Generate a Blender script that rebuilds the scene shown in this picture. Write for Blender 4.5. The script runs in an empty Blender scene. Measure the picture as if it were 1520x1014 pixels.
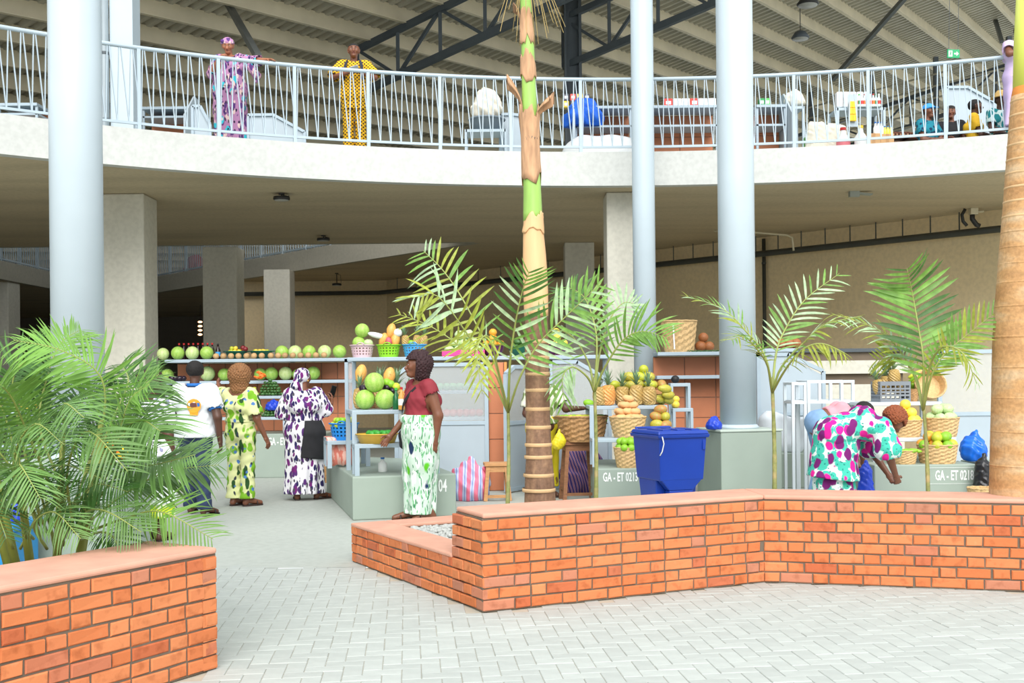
import bpy, bmesh, math, random
import numpy as np
from mathutils import Vector, Matrix
from mathutils.geometry import delaunay_2d_cdt
random.seed(7)
SC = bpy.context.scene
COL = SC.collection
PI = math.pi
# ---------------------------------------------------------------- camera
F_PX, CX, HY, ROLL, EYE = 1650.0, 760.0, 560.0, math.radians(0.6), 1.5
cr, sr = math.cos(ROLL), math.sin(ROLL)
cam_d = bpy.data.cameras.new('camera')
cam = bpy.data.objects.new('camera', cam_d); COL.objects.link(cam)
cam_d.sensor_width = 36.0; cam_d.lens = F_PX / 1520 * 36.0
cam_d.shift_y = (HY - 507) / 1520
cam.matrix_world = Matrix(((cr, sr, 0, 0), (0, 0, -1, 0), (-sr, cr, 0, EYE), (0, 0, 0, 1)))
cam_d.clip_end = 300
SC.camera = cam
# ---------------------------------------------------------------- light
wd = bpy.data.worlds.new('overcast_sky'); SC.world = wd; wd.use_nodes = True
_n = wd.node_tree.nodes; _l = wd.node_tree.links
_bg = _n['Background']; _bg.inputs[0].default_value = (0.90, 0.96, 1.0, 1); _bg.inputs[1].default_value = 0.95
sun_d = bpy.data.lights.new('hazy_sun', 'SUN'); sun = bpy.data.objects.new('hazy_sun', sun_d); COL.objects.link(sun)
sun_d.energy = 2.6; sun_d.angle = math.radians(50); sun_d.color = (1.0, 0.97, 0.93)
sun.rotation_euler = (math.radians(52), 0, math.radians(4))
SC.view_settings.view_transform = 'Standard'; SC.view_settings.look = 'None'
SC.view_settings.gamma = 1.0; SC.view_settings.use_curve_mapping = False
SC.view_settings.exposure = 0.56
SC.cycles.max_bounces = 10; SC.cycles.diffuse_bounces = 6
SC.cycles.transparent_max_bounces = 12
SC.cycles.caustics_reflective = False; SC.cycles.caustics_refractive = False

# ---------------------------------------------------------------- measuring helpers
def P(x, y, Y):
    """world point seen at photo pixel x,y and standing Y metres away"""
    u, v = x - CX, HY - y
    return Vector(((u * cr + v * sr) * Y / F_PX, Y, EYE + (-u * sr + v * cr) * Y / F_PX))
def G(x, y, z=0.0):
    u, v = x - CX, HY - y
    return P(x, y, (z - EYE) * F_PX / (-u * sr + v * cr))
# ---------------------------------------------------------------- materials
def lin(c):
    return tuple(((v / 255) / 12.92 if v / 255 <= 0.04045 else ((v / 255 + 0.055) / 1.055) ** 2.4) for v in c) + (1.0,)
MATS = {}
def _mat(name):
    m = bpy.data.materials.new(name); m.use_nodes = True
    nt = m.node_tree; b = nt.nodes['Principled BSDF']
    return m, nt, b
def _ramp(nt, src, stops, interp='LINEAR'):
    r = nt.nodes.new('ShaderNodeValToRGB'); r.color_ramp.interpolation = interp
    e = r.color_ramp.elements
    while len(e) < len(stops): e.new(0.5)
    for i, (p, c) in enumerate(stops): e[i].position = p; e[i].color = c
    nt.links.new(src, r.inputs[0]); return r
def _coord(nt, which='Object', scale=(1, 1, 1), rot=(0, 0, 0)):
    tc = nt.nodes.new('ShaderNodeTexCoord'); mp = nt.nodes.new('ShaderNodeMapping')
    mp.inputs['Scale'].default_value = scale; mp.inputs['Rotation'].default_value = rot
    nt.links.new(tc.outputs[which], mp.inputs[0]); return mp.outputs[0]
def _mix(nt, a, b, fac):
    m = nt.nodes.new('ShaderNodeMix'); m.data_type = 'RGBA'
    for s, v in ((m.inputs[6], a), (m.inputs[7], b), (m.inputs[0], fac)):
        if isinstance(v, (tuple, float, int)): s.default_value = v
        else: nt.links.new(v, s)
    return m.outputs[2]
def plain(name, c, rough=0.5, var=0.10, scale=6.0, bump=0.0, metal=0.0, rnd=0.0, spec=None, stretch=(1, 1, 1), detail=4):
    """colour with soft mottling, optional bump, optional per-object variation"""
    if name in MATS: return MATS[name]
    m, nt, b = _mat(name); c4 = lin(c)
    nz = nt.nodes.new('ShaderNodeTexNoise'); nz.inputs['Scale'].default_value = scale; nz.inputs['Detail'].default_value = detail
    nt.links.new(_coord(nt, scale=stretch), nz.inputs[0])
    lo = tuple(v * (1 - var) for v in c4[:3]) + (1,); hi = tuple(min(1, v * (1 + var)) for v in c4[:3]) + (1,)
    out = _ramp(nt, nz.outputs[0], [(0.3, lo), (0.7, hi)]).outputs[0]
    if rnd:
        oi = nt.nodes.new('ShaderNodeObjectInfo'); hs = nt.nodes.new('ShaderNodeHueSaturation')
        mr = nt.nodes.new('ShaderNodeMapRange'); mr.inputs[3].default_value = 1 - rnd; mr.inputs[4].default_value = 1 + rnd
        nt.links.new(oi.outputs['Random'], mr.inputs[0]); nt.links.new(mr.outputs[0], hs.inputs['Value'])
        nt.links.new(out, hs.inputs['Color']); out = hs.outputs[0]
    nt.links.new(out, b.inputs['Base Color'])
    b.inputs['Roughness'].default_value = rough; b.inputs['Metallic'].default_value = metal
    if spec is not None: b.inputs['Specular IOR Level'].default_value = spec
    if bump:
        bp = nt.nodes.new('ShaderNodeBump'); bp.inputs['Strength'].default_value = bump; bp.inputs['Distance'].default_value = 0.02
        nt.links.new(nz.outputs[0], bp.inputs['Height']); nt.links.new(bp.outputs[0], b.inputs['Normal'])
    MATS[name] = m; return m
def concrete(name, c, var=0.12, streak=(0.6, 0.6, 3.0), rough=0.85):
    if name in MATS: return MATS[name]
    m, nt, b = _mat(name); c4 = lin(c)
    n1 = nt.nodes.new('ShaderNodeTexNoise'); n1.inputs['Scale'].default_value = 0.7; n1.inputs['Detail'].default_value = 8
    nt.links.new(_coord(nt, scale=streak), n1.inputs[0])
    n2 = nt.nodes.new('ShaderNodeTexNoise'); n2.inputs['Scale'].default_value = 14; n2.inputs['Detail'].default_value = 5
    nt.links.new(_coord(nt), n2.inputs[0])
    k = lambda f: tuple(min(1, v * f) for v in c4[:3]) + (1,)
    r1 = _ramp(nt, n1.outputs[0], [(0.3, k(1 - var)), (0.5, k(1.0)), (0.72, k(1 + var * 0.6))])
    r2 = _ramp(nt, n2.outputs[0], [(0.35, (0.90, 0.90, 0.90, 1)), (0.6, (1, 1, 1, 1))])
    mu = nt.nodes.new('ShaderNodeMix'); mu.data_type = 'RGBA'; mu.blend_type = 'MULTIPLY'; mu.inputs[0].default_value = 1
    nt.links.new(r1.outputs[0], mu.inputs[6]); nt.links.new(r2.outputs[0], mu.inputs[7])
    nt.links.new(mu.outputs[2], b.inputs['Base Color']); b.inputs['Roughness'].default_value = rough
    bp = nt.nodes.new('ShaderNodeBump'); bp.inputs['Strength'].default_value = 0.15; bp.inputs['Distance'].default_value = 0.01
    nt.links.new(n2.outputs[0], bp.inputs['Height']); nt.links.new(bp.outputs[0], b.inputs['Normal'])
    MATS[name] = m; return m
def fabric(name, base, layers, rough=0.85, warp=0.35, base2=None):
    """printed cloth: layers of (colour, scale, threshold, stretch, rotation, offset) motifs on a ground colour"""
    if name in MATS: return MATS[name]
    m, nt, b = _mat(name)
    out = lin(base)
    if base2:
        nz = nt.nodes.new('ShaderNodeTexNoise'); nz.inputs['Scale'].default_value = 28; nt.links.new(_coord(nt), nz.inputs[0])
        out = _ramp(nt, nz.outputs[0], [(0.47, lin(base)), (0.53, lin(base2))]).outputs[0]
    for i, (c, sc, th, st, rot, off) in enumerate(layers):
        tc = nt.nodes.new('ShaderNodeTexCoord')
        nz = nt.nodes.new('ShaderNodeTexNoise'); nz.inputs['Scale'].default_value = 7.0; nt.links.new(tc.outputs['Object'], nz.inputs[0])
        ad = nt.nodes.new('ShaderNodeVectorMath'); ad.operation = 'MULTIPLY_ADD'
        nt.links.new(nz.outputs[1], ad.inputs[0]); ad.inputs[1].default_value = (warp * 0.2,) * 3; nt.links.new(tc.outputs['Object'], ad.inputs[2])
        mp = nt.nodes.new('ShaderNodeMapping'); mp.inputs['Scale'].default_value = st; mp.inputs['Rotation'].default_value = rot; mp.inputs['Location'].default_value = (off, off * 1.7, off * 0.6)
        nt.links.new(ad.outputs[0], mp.inputs[0])
        vo = nt.nodes.new('ShaderNodeTexVoronoi'); vo.inputs['Scale'].default_value = sc*1.55; nt.links.new(mp.outputs[0], vo.inputs['Vector'])
        th = th*1.45 + 0.05; f = _ramp(nt, vo.outputs['Distance'], [(max(0, th - 0.03), (1, 1, 1, 1)), (th + 0.03, (0, 0, 0, 1))]).outputs[0]
        out = _mix(nt, out, lin(c), f)
    nt.links.new(out, b.inputs['Base Color']); b.inputs['Roughness'].default_value = rough
    b.inputs['Specular IOR Level'].default_value = 0.2
    MATS[name] = m; return m
def leaf_mat(name, c, rough=0.45, rnd=0.18, trans=0.35):
    if name in MATS: return MATS[name]
    m, nt, b = _mat(name); c4 = lin(c)
    oi = nt.nodes.new('ShaderNodeObjectInfo'); nz = nt.nodes.new('ShaderNodeTexNoise'); nz.inputs['Scale'].default_value = 5
    nt.links.new(_coord(nt), nz.inputs[0])
    base = _ramp(nt, nz.outputs[0], [(0.3, tuple(v * 0.75 for v in c4[:3]) + (1,)), (0.7, tuple(min(1, v * 1.25) for v in c4[:3]) + (1,))]).outputs[0]
    hs = nt.nodes.new('ShaderNodeHueSaturation'); mr = nt.nodes.new('ShaderNodeMapRange')
    mr.inputs[3].default_value = 1 - rnd; mr.inputs[4].default_value = 1 + rnd
    nt.links.new(oi.outputs['Random'], mr.inputs[0]); nt.links.new(mr.outputs[0], hs.inputs['Value']); nt.links.new(base, hs.inputs['Color'])
    nt.links.new(hs.outputs[0], b.inputs['Base Color']); b.inputs['Roughness'].default_value = rough
    tr = nt.nodes.new('ShaderNodeBsdfTranslucent'); nt.links.new(hs.outputs[0], tr.inputs[0])
    mx = nt.nodes.new('ShaderNodeMixShader'); mx.inputs[0].default_value = trans
    nt.links.new(b.outputs[0], mx.inputs[1]); nt.links.new(tr.outputs[0], mx.inputs[2])
    nt.links.new(mx.outputs[0], nt.nodes['Material Output'].inputs[0])
    MATS[name] = m; return m
def banded(name, stops, scale, axis=2, noise=0.3, rough=0.7, bump=0.3):
    """bands across one axis (palm trunks, rings)"""
    if name in MATS: return MATS[name]
    m, nt, b = _mat(name)
    st = [0.25, 0.25, 0.25]; st[axis] = 1.0
    nz = nt.nodes.new('ShaderNodeTexNoise'); nz.inputs['Scale'].default_value = scale; nz.inputs['Detail'].default_value = 6
    nt.links.new(_coord(nt, scale=tuple(st)), nz.inputs[0])
    r = _ramp(nt, nz.outputs[0], [(p, lin(c)) for p, c in stops])
    n2 = nt.nodes.new('ShaderNodeTexNoise'); n2.inputs['Scale'].default_value = 40; nt.links.new(_coord(nt), n2.inputs[0])
    r2 = _ramp(nt, n2.outputs[0], [(0.3, (1 - noise,) * 3 + (1,)), (0.7, (1, 1, 1, 1))])
    mu = nt.nodes.new('ShaderNodeMix'); mu.data_type = 'RGBA'; mu.blend_type = 'MULTIPLY'; mu.inputs[0].default_value = 1
    nt.links.new(r.outputs[0], mu.inputs[6]); nt.links.new(r2.outputs[0], mu.inputs[7])
    nt.links.new(mu.outputs[2], b.inputs['Base Color']); b.inputs['Roughness'].default_value = rough
    bp = nt.nodes.new('ShaderNodeBump'); bp.inputs['Strength'].default_value = bump; bp.inputs['Distance'].default_value = 0.01
    nt.links.new(n2.outputs[0], bp.inputs['Height']); nt.links.new(bp.outputs[0], b.inputs['Normal'])
    MATS[name] = m; return m
def glass(name, c=(235, 242, 245), alpha=0.35):
    if name in MATS: return MATS[name]
    m, nt, b = _mat(name); b.inputs['Base Color'].default_value = lin(c); b.inputs['Roughness'].default_value = 0.25
    tr = nt.nodes.new('ShaderNodeBsdfTransparent'); mx = nt.nodes.new('ShaderNodeMixShader'); mx.inputs[0].default_value = alpha
    nt.links.new(tr.outputs[0], mx.inputs[1]); nt.links.new(b.outputs[0], mx.inputs[2])
    nt.links.new(mx.outputs[0], nt.nodes['Material Output'].inputs[0]); MATS[name] = m; return m
# ---------------------------------------------------------------- mesh builder
class MB:
    def __init__(s): s.v = []; s.f = []; s.m = []
    def add(s, vs, fs, mi=0):
        o = len(s.v); s.v += [tuple(p) for p in vs]; s.f += [tuple(i + o for i in q) for q in fs]; s.m += [mi] * len(fs); return s
    def box(s, lo, hi, mi=0):
        (a, b, c), (d, e, f) = lo, hi
        return s.add([(a,b,c),(d,b,c),(d,e,c),(a,e,c),(a,b,f),(d,b,f),(d,e,f),(a,e,f)],
                     [(0,3,2,1),(4,5,6,7),(0,1,5,4),(1,2,6,5),(2,3,7,6),(3,0,4,7)], mi)
    def cbox(s, c, size, mi=0): return s.box([c[i]-size[i]/2 for i in range(3)], [c[i]+size[i]/2 for i in range(3)], mi)
    def prism(s, pts, z0, z1, mi=0):
        """vertical extrusion of a plan polygon (counter-clockwise)"""
        n = len(pts)
        return s.add([(p[0], p[1], z0) for p in pts] + [(p[0], p[1], z1) for p in pts],
                     [tuple(range(n))[::-1], tuple(range(n, 2*n))] + [(i, (i+1) % n, n+(i+1) % n, n+i) for i in range(n)], mi)
    def bar(s, a, b, w, h=None, up=(0, 0, 1), mi=0):
        """rectangular bar from a to b"""
        a = Vector(a); b = Vector(b); h = h or w; d = (b - a).normalized(); u = Vector(up)
        if abs(d.dot(u)) > 0.98: u = Vector((0, 1, 0))
        r = d.cross(u).normalized() * w / 2; u = r.cross(d).normalized() * h / 2
        vs = [a-r-u, a+r-u, a+r+u, a-r+u, b-r-u, b+r-u, b+r+u, b-r+u]
        return s.add(vs, [(0,1,2,3)[::-1],(4,5,6,7),(0,1,5,4),(1,2,6,5),(2,3,7,6),(3,0,4,7)][::1], mi)
    def tube(s, pts, rad, n=8, cap=True, mi=0):
        pts = [Vector(p) for p in pts]; rads = rad if hasattr(rad, '__len__') else [rad] * len(pts)
        rings = []; ref = Vector((0, 0, 1)); prev = None
        for i, p in enumerate(pts):
            d = (pts[min(i+1, len(pts)-1)] - pts[max(i-1, 0)]).normalized()
            if prev is None:
                r = d.cross(ref if abs(d.z) < 0.95 else Vector((1, 0, 0))).normalized()
            else: r = (prev - d * prev.dot(d)).normalized()
            prev = r; u = d.cross(r)
            rings.append([p + (r * math.cos(2*PI*k/n) + u * math.sin(2*PI*k/n)) * rads[i] for k in range(n)])
        vs = [q for r in rings for q in r]; fs = []
        for i in range(len(rings)-1):
            for k in range(n): fs.append((i*n+k, i*n+(k+1) % n, (i+1)*n+(k+1) % n, (i+1)*n+k))
        if cap: fs.append(tuple(range(n))[::-1]); fs.append(tuple(range((len(rings)-1)*n, len(rings)*n)))
        return s.add(vs, fs, mi)
    def lathe(s, prof, n=24, c=(0, 0, 0), cap=True, mi=0, sx=1, sy=1, disp=None):
        vs = []; fs = []; L = len(prof)
        for i, (r, z) in enumerate(prof):
            for k in range(n):
                rr = r + (disp(i, k) if disp else 0); a = 2*PI*k/n
                vs.append((c[0]+rr*math.cos(a)*sx, c[1]+rr*math.sin(a)*sy, c[2]+z))
        for i in range(L-1):
            for k in range(n): fs.append((i*n+k, i*n+(k+1) % n, (i+1)*n+(k+1) % n, (i+1)*n+k))
        if cap: fs.append(tuple(range(n))[::-1]); fs.append(tuple(range((L-1)*n, L*n)))
        return s.add(vs, fs, mi)
    def ball(s, c, r, n=14, m=9, mi=0, disp=None):
        rx, ry, rz = r if hasattr(r, '__len__') else (r, r, r)
        vs = [(c[0], c[1], c[2]-rz)]; fs = []
        for i in range(1, m):
            t = PI*i/m
            for k in range(n):
                a = 2*PI*k/n; q = 1 + (disp(i, k) if disp else 0)
                vs.append((c[0]+rx*q*math.sin(t)*math.cos(a), c[1]+ry*q*math.sin(t)*math.sin(a), c[2]-rz*q*math.cos(t)))
        vs.append((c[0], c[1], c[2]+rz)); e = len(vs)-1
        for k in range(n):
            fs.append((0, 1+(k+1) % n, 1+k)); fs.append((e, e-n+k, e-n+(k+1) % n))
        for i in range(m-2):
            for k in range(n): fs.append((1+i*n+k, 1+i*n+(k+1) % n, 1+(i+1)*n+(k+1) % n, 1+(i+1)*n+k))
        return s.add(vs, fs, mi)
    def mesh(s, name, mats, smooth=False):
        me = bpy.data.meshes.new(name); me.from_pydata(s.v, [], s.f)
        for m in (mats if isinstance(mats, (list, tuple)) else [mats]): me.materials.append(m)
        if any(s.m): me.polygons.foreach_set('material_index', s.m)
        if smooth: me.polygons.foreach_set('use_smooth', [True] * len(me.polygons))
        me.update(); return me
    def build(s, name, mats, parent=None, smooth=False, loc=None):
        return link(name, s.mesh(name, mats, smooth), parent, loc)
def link(name, me, parent=None, loc=None, rot=None, scale=None):
    o = bpy.data.objects.new(name, me); COL.objects.link(o)
    if parent is not None: o.parent = parent
    if loc is not None: o.location = loc
    if rot is not None: o.rotation_euler = rot
    if scale is not None: o.scale = scale if hasattr(scale, '__len__') else (scale,) * 3
    return o
def tag(o, label=None, cat=None, group=None, kind=None):
    if label: o['label'] = label
    if cat: o['category'] = cat
    if group: o['group'] = group
    if kind: o['kind'] = kind
    return o
def thing(name, label, cat, loc=(0, 0, 0), rotz=0.0, group=None):
    o = bpy.data.objects.new(name, None); COL.objects.link(o); o.empty_display_size = 0.1
    o.location = loc; o.rotation_euler = (0, 0, rotz); return tag(o, label, cat, group)
def struct(o): o['kind'] = 'structure'; return o
def bevel(o, w=0.01, seg=2, angle=True):
    m = o.modifiers.new('bevel', 'BEVEL'); m.width = w; m.segments = seg
    m.limit_method = 'ANGLE'; m.angle_limit = math.radians(40); return o
ORD = ['first', 'second', 'third', 'fourth', 'fifth', 'sixth', 'seventh', 'eighth', 'ninth', 'tenth', 'eleventh', 'twelfth',
       'thirteenth', 'fourteenth', 'fifteenth', 'sixteenth', 'seventeenth', 'eighteenth', 'nineteenth', 'twentieth']
def ordl(i, n):
    if i == 0: return 'leftmost'
    if i == n - 1: return 'rightmost'
    return ORD[i] + ' from left'
# shared palette
M_COL = plain('pale_blue_grey_paint', (184, 198, 206), 0.4, 0.03, 2)
M_RAIL = plain('railing_paint', (172, 188, 198), 0.4, 0.04, 3)
M_FRAME = plain('stall_frame_paint', (164, 180, 191), 0.45, 0.05, 4)
M_PANEL = plain('stall_panel_paint', (170, 183, 192), 0.5, 0.05, 2)
M_BASE = plain('grey_green_paint', (150, 163, 152), 0.6, 0.06, 2)
M_WHITE = plain('white_paint', (228, 230, 228), 0.5, 0.03, 3)
M_STEEL = plain('dark_steel_paint', (74, 82, 88), 0.5, 0.08, 3)
M_DARK = plain('black_rubber', (22, 22, 24), 0.6, 0.1, 8)
# ================================================================ SETTING
CC = Vector((2.04, 3.1)); RR = 14.4; Z_SOF, Z_TOP = 4.5, 5.03
M_FASCIA = concrete('pale_cast_concrete', (200, 202, 198), 0.07, (0.5, 0.5, 2.5))
M_SOFFIT = concrete('board_cast_soffit', (196, 180, 150), 0.14, (0.35, 2.2, 1))
M_CONC = concrete('column_concrete', (206, 203, 190), 0.08, (2.0, 2.0, 0.3))
M_WALL = concrete('beige_render_wall', (236, 214, 172), 0.08, (0.4, 0.4, 0.4))
M_FLOOR = concrete('smooth_floor_concrete', (176, 181, 174), 0.07, (0.5, 0.5, 0.5), 0.7)
M_SAND = concrete('joint_sand', (180, 174, 158), 0.1, (2, 2, 2), 0.95)
def arc(r, a0, a1, n): return [(CC.x + r*math.sin(a0+(a1-a0)*i/n), CC.y + r*math.cos(a0+(a1-a0)*i/n)) for i in range(n+1)]
def inside(p, poly):
    c = False; j = len(poly)-1
    for i in range(len(poly)):
        a, b = poly[i], poly[j]
        if (a[1] > p[1]) != (b[1] > p[1]) and p[0] < (b[0]-a[0])*(p[1]-a[1])/(b[1]-a[1])+a[0]: c = not c
        j = i
    return c
PAVE_Y = 8.85
f = MB()
f.add([(-60, PAVE_Y, 0), (60, PAVE_Y, 0), (60, 75, 0), (-60, 75, 0)], [(0, 1, 2, 3)], 0)
f.add([(-60, -12, -0.005), (60, -12, -0.005), (60, PAVE_Y, -0.005), (-60, PAVE_Y, -0.005)], [(0, 1, 2, 3)], 1)
FLOOR = struct(f.build('floor', [M_FLOOR, M_SAND]))
# upper slab with the round courtyard opening and the three-cornered light well
A0 = math.acos((4.0-CC.y)/RR)
ARC = arc(RR, -A0, A0, 96)
HOLE = [(-14.75, 24.75), (-0.8, 24.75), (-14.75, 40.8)]
XE = 12.2; ARC = [p for p in ARC if not (p[0] > XE)] + [(XE, CC.y+math.sqrt(RR*RR-(XE-CC.x)**2))]
outer = [(-45, 4)] + ARC + [(XE, 62), (-45, 62)]
vs = [Vector(p) for p in outer + HOLE]; n0 = len(outer)
ed = [(i, (i+1) % n0) for i in range(n0)] + [(n0, n0+1), (n0+1, n0+2), (n0+2, n0)]
r = delaunay_2d_cdt(vs, ed, [], 0, 1e-6)
tri = [t for t in r[2] if (lambda c: inside(c, outer) and not inside(c, HOLE))(sum((r[0][i] for i in t), Vector((0, 0)))/3)]
pts = [(p.x, p.y) for p in r[0]]
cm = MB(); cm.add([(x, y, Z_SOF) for x, y in pts], [tuple(t)[::-1] for t in tri])
SLAB_S = struct(cm.build('ceiling', M_SOFFIT))
um = MB(); um.add([(x, y, 5.0) for x, y in pts], [tuple(t) for t in tri]); struct(um.build('upper_floor', M_FLOOR))
def strip(pts, z0, z1, t=0.12):
    """a thin upright band along a plan polyline, thickness to the left of travel"""
    m = MB(); pts = [Vector(p) for p in pts]; n = len(pts); off = []
    for i in range(n):
        d = (pts[min(i+1, n-1)] - pts[max(i-1, 0)]).normalized(); off.append(pts[i] + Vector((-d.y, d.x))*t)
    for i in range(n-1):
        a, b, c, d = pts[i], pts[i+1], off[i+1], off[i]
        m.prism([a, b, c, d], z0, z1)
    return m
struct(strip(ARC, Z_SOF - 0.002, Z_TOP, 0.18).build('trim_1', M_FASCIA))
h = MB()
for a, b in ((0, 1), (1, 2), (2, 0)):
    h.v, h.f, h.m = h.v, h.f, h.m
    q = strip([HOLE[a], HOLE[b]], Z_SOF - 0.002, Z_TOP, -0.15); h.add(q.v, q.f)
struct(h.build('trim_2', concrete('well_edge_concrete', (178, 174, 160), 0.08, (0.5, 0.5, 2.5))))
# ground-floor back wall, running diagonally on the right, straight across farther left
wl = [(-9.3, 34.0), (-3.8, 34.0), (3.5, 26.45), (9.0, 20.55), (10.6, 18.9)]
struct(strip(wl, 0, Z_SOF, 0.25).build('wall_back', M_WALL))
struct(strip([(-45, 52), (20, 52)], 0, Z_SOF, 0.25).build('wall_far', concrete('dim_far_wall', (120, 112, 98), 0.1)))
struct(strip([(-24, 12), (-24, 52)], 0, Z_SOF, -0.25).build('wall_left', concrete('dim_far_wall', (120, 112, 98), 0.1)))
# ---------------------------------------------------------------- columns
def square_column(px0, px1, ytop, Y, w, label, extra=0.0):
    a = P(px0, ytop, Y); b = P(px1, ytop, Y)
    t = thing('concrete_column', label, 'column', ((a.x+b.x)/2, Y + w/2, 0))
    m = MB().box((-(b.x-a.x)/2, -w/2, 0), ((b.x-a.x)/2, w/2, Z_SOF - 0.003))
    bevel(m.build('shaft', M_CONC, t), 0.02)
    return t
square_column(150, 213, 287, 17.75, 0.68, 'square pale concrete column right behind the left round blue-grey column')
square_column(900, 962, 285, 18.1, 0.66, 'square pale concrete column behind the slim middle round column')
square_column(838, 882, 359, 24.8, 0.66, 'square shaded concrete column standing deep behind the ringed palm trunk')
square_column(300, 351, 363, 24.9, 0.70, 'square shaded concrete column rising behind the top row of watermelons')
square_column(391, 430, 410, 30.2, 0.70, 'farthest square concrete column, under the sloping light well edge')
square_column(-40, 12, 415, 33.0, 0.80, 'square concrete column at the far left edge, deep in the dark hall')
def round_column(x, ybase, Y, dia, lean_top, label, plinth):
    c = P(x, ybase, Y); t = thing('round_column', label, 'column', (c.x, Y, 0))
    z0 = 0.83 if plinth else 0.0
    if plinth:
        w = 0.47 if x < 500 else 0.40
        p = MB().box((-w, -w, 0), (w, w, 0.80)); bevel(p.build('plinth', M_BASE, t), 0.015)
        bevel(MB().box((-w-0.012, -w-0.012, 0.80), (w+0.012, w+0.012, 0.83)).build('plinth_cap', plain('plinth_cap_paint', (176, 188, 178), 0.55, 0.05, 3), t), 0.01)
    MB().lathe([(dia/2, z0), (dia/2, 4), (dia/2, 12.5)], 40).build('shaft', M_COL, t, True)
    MB().lathe([(dia/2+0.03, z0), (dia/2+0.03, z0+0.02), (dia/2, z0+0.05)], 40).build('base_ring', M_COL, t, True)
    return t
round_column(117, 640, 9.75, 0.445, 0, 'tall round blue-grey steel column at left, behind the leafy palm clump', True)
rc = round_column(1096, 640, 14.0, 0.455, 0, 'tall round blue-grey steel column on a grey-green plinth beside the blue bin', True)
rc.rotation_euler.z = math.radians(12)
round_column(958, 560, 16.6, 0.335, 0, 'slim middle round blue-grey steel column behind the mango and pineapple stall', False)
# ---------------------------------------------------------------- balcony railing
def railing(r, a0, a1):
    npan = int(round((a1-a0)*r/1.13)); t = thing('balcony_railing', 'curved pale grey steel railing with slanted bars along the upper floor edge', 'railing')
    zb, zt = 5.13, 6.20
    def pt(a, z): return Vector((CC.x + r*math.sin(a), CC.y + r*math.cos(a), z))
    n = npan*4
    top = [pt(a0+(a1-a0)*i/n, zt) for i in range(n+1)]
    MB().tube(top, 0.032, 8).build('top_rail', M_RAIL, t, True)
    lo = [pt(a0+(a1-a0)*i/n, zb) for i in range(n+1)]; m = MB()
    for i in range(n): m.bar(lo[i], lo[i+1], 0.035, 0.035)
    m.build('bottom_rail', M_RAIL, t)
    pm = MB().box((-0.025, -0.025, Z_TOP-0.03), (0.025, 0.025, zt)).box((-0.06, -0.05, Z_TOP-0.03), (0.06, 0.05, Z_TOP+0.012)).mesh('post', M_RAIL)
    bm = {}
    da = (a1-a0)/npan
    for i in range(npan+1):
        a = a0+i*da; p = pt(a, 0); link('post', pm, t, (p.x, p.y, 0), (0, 0, -a))
        if i == npan: break
        k = 7; s = 1.13/k
        for j in range(k):
            at = a + da*(j+0.42)/k
            for q, dx in ((0, -0.24*s), (1, 0.72*s)):
                if q not in bm: bm[q] = MB().bar((dx, 0, zb), (0.012*(1 if q else -1), 0, zt-0.01), 0.014, 0.026).mesh('baluster', M_RAIL)
                p = pt(at, 0); link('baluster', bm[q], t, (p.x, p.y, 0), (0, 0, -at))
    return t
railing(RR+0.12, math.radians(-52), math.radians(36))
# railing round the light well beyond
t = thing('balcony_railing', 'far straight steel railing along the edge of the light well beyond the shelves', 'railing')
wm = MB(); bm_ = MB()
for a, b in (((-14.9, 24.9), (-14.9, 41.0)), ((-14.75, 41.1), (-1.2, 25.5))):
    a = Vector(a); b = Vector(b); L = (b-a).length; n = int(L/0.14)
    for z in (5.12, 6.2): wm.bar((a.x, a.y, z), (b.x, b.y, z), 0.05, 0.05)
    for i in range(n+1):
        q = a.lerp(b, i/n); bm_.bar((q.x, q.y, 5.0), (q.x, q.y, 6.2), 0.022 if i % 9 else 0.06)
wm.build('rail', M_RAIL, t); tag(bm_.build('balusters', M_RAIL, t), kind='stuff')
# ---------------------------------------------------------------- roof over the upper floor
RA = Vector((0.659, 1, 0)); RB = Vector((1, -0.659, 0)); LA = RA.length
def roofz(x, y): return 13.0 + 0.2115*x - 0.043*y
def roof_pt(u, w, dz=0):
    x = (u*RA.x + w*RB.x)/LA; y = (u*RA.y + w*RB.y)/LA; return Vector((x, y, roofz(x, y)+dz))
def roof_ok(p): return (Vector((p.x, p.y))-CC).length > 17.2 and p.y > 6 and p.z > 5.4 and -(0.62*p.y+9) < p.x < 0.47*p.y+2.5
M_SHEET = plain('galvanised_sheet', (182, 177, 162), 0.5, 0.08, 1.5)
M_PURL = plain('purlin_coating', (226, 214, 186), 0.6, 0.08, 1.2)
sm = MB(); du = 0.36
for i in range(int(-10/du), int(95/du)):
    u = i*du
    for w in range(-64, 26, 2):
        a = roof_pt(u+du/2, w+1)
        if not roof_ok(a): continue
        for (u0, u1, z0, z1) in ((0, 0.05, 0, 0.11), (0.05, 0.18, 0.11, 0.11), (0.18, 0.23, 0.11, 0), (0.23, 0.36, 0, 0)):
            sm.add([roof_pt(u+u0, w, z0), roof_pt(u+u0, w+2, z0), roof_pt(u+u1, w+2, z1), roof_pt(u+u1, w, z1)], [(0, 1, 2, 3)])
ROOF = thing('market_roof', 'corrugated metal roof on pale purlins over the upper floor', 'roof')
tag(sm.build('roof_sheet', M_SHEET, ROOF), kind='stuff')
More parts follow.
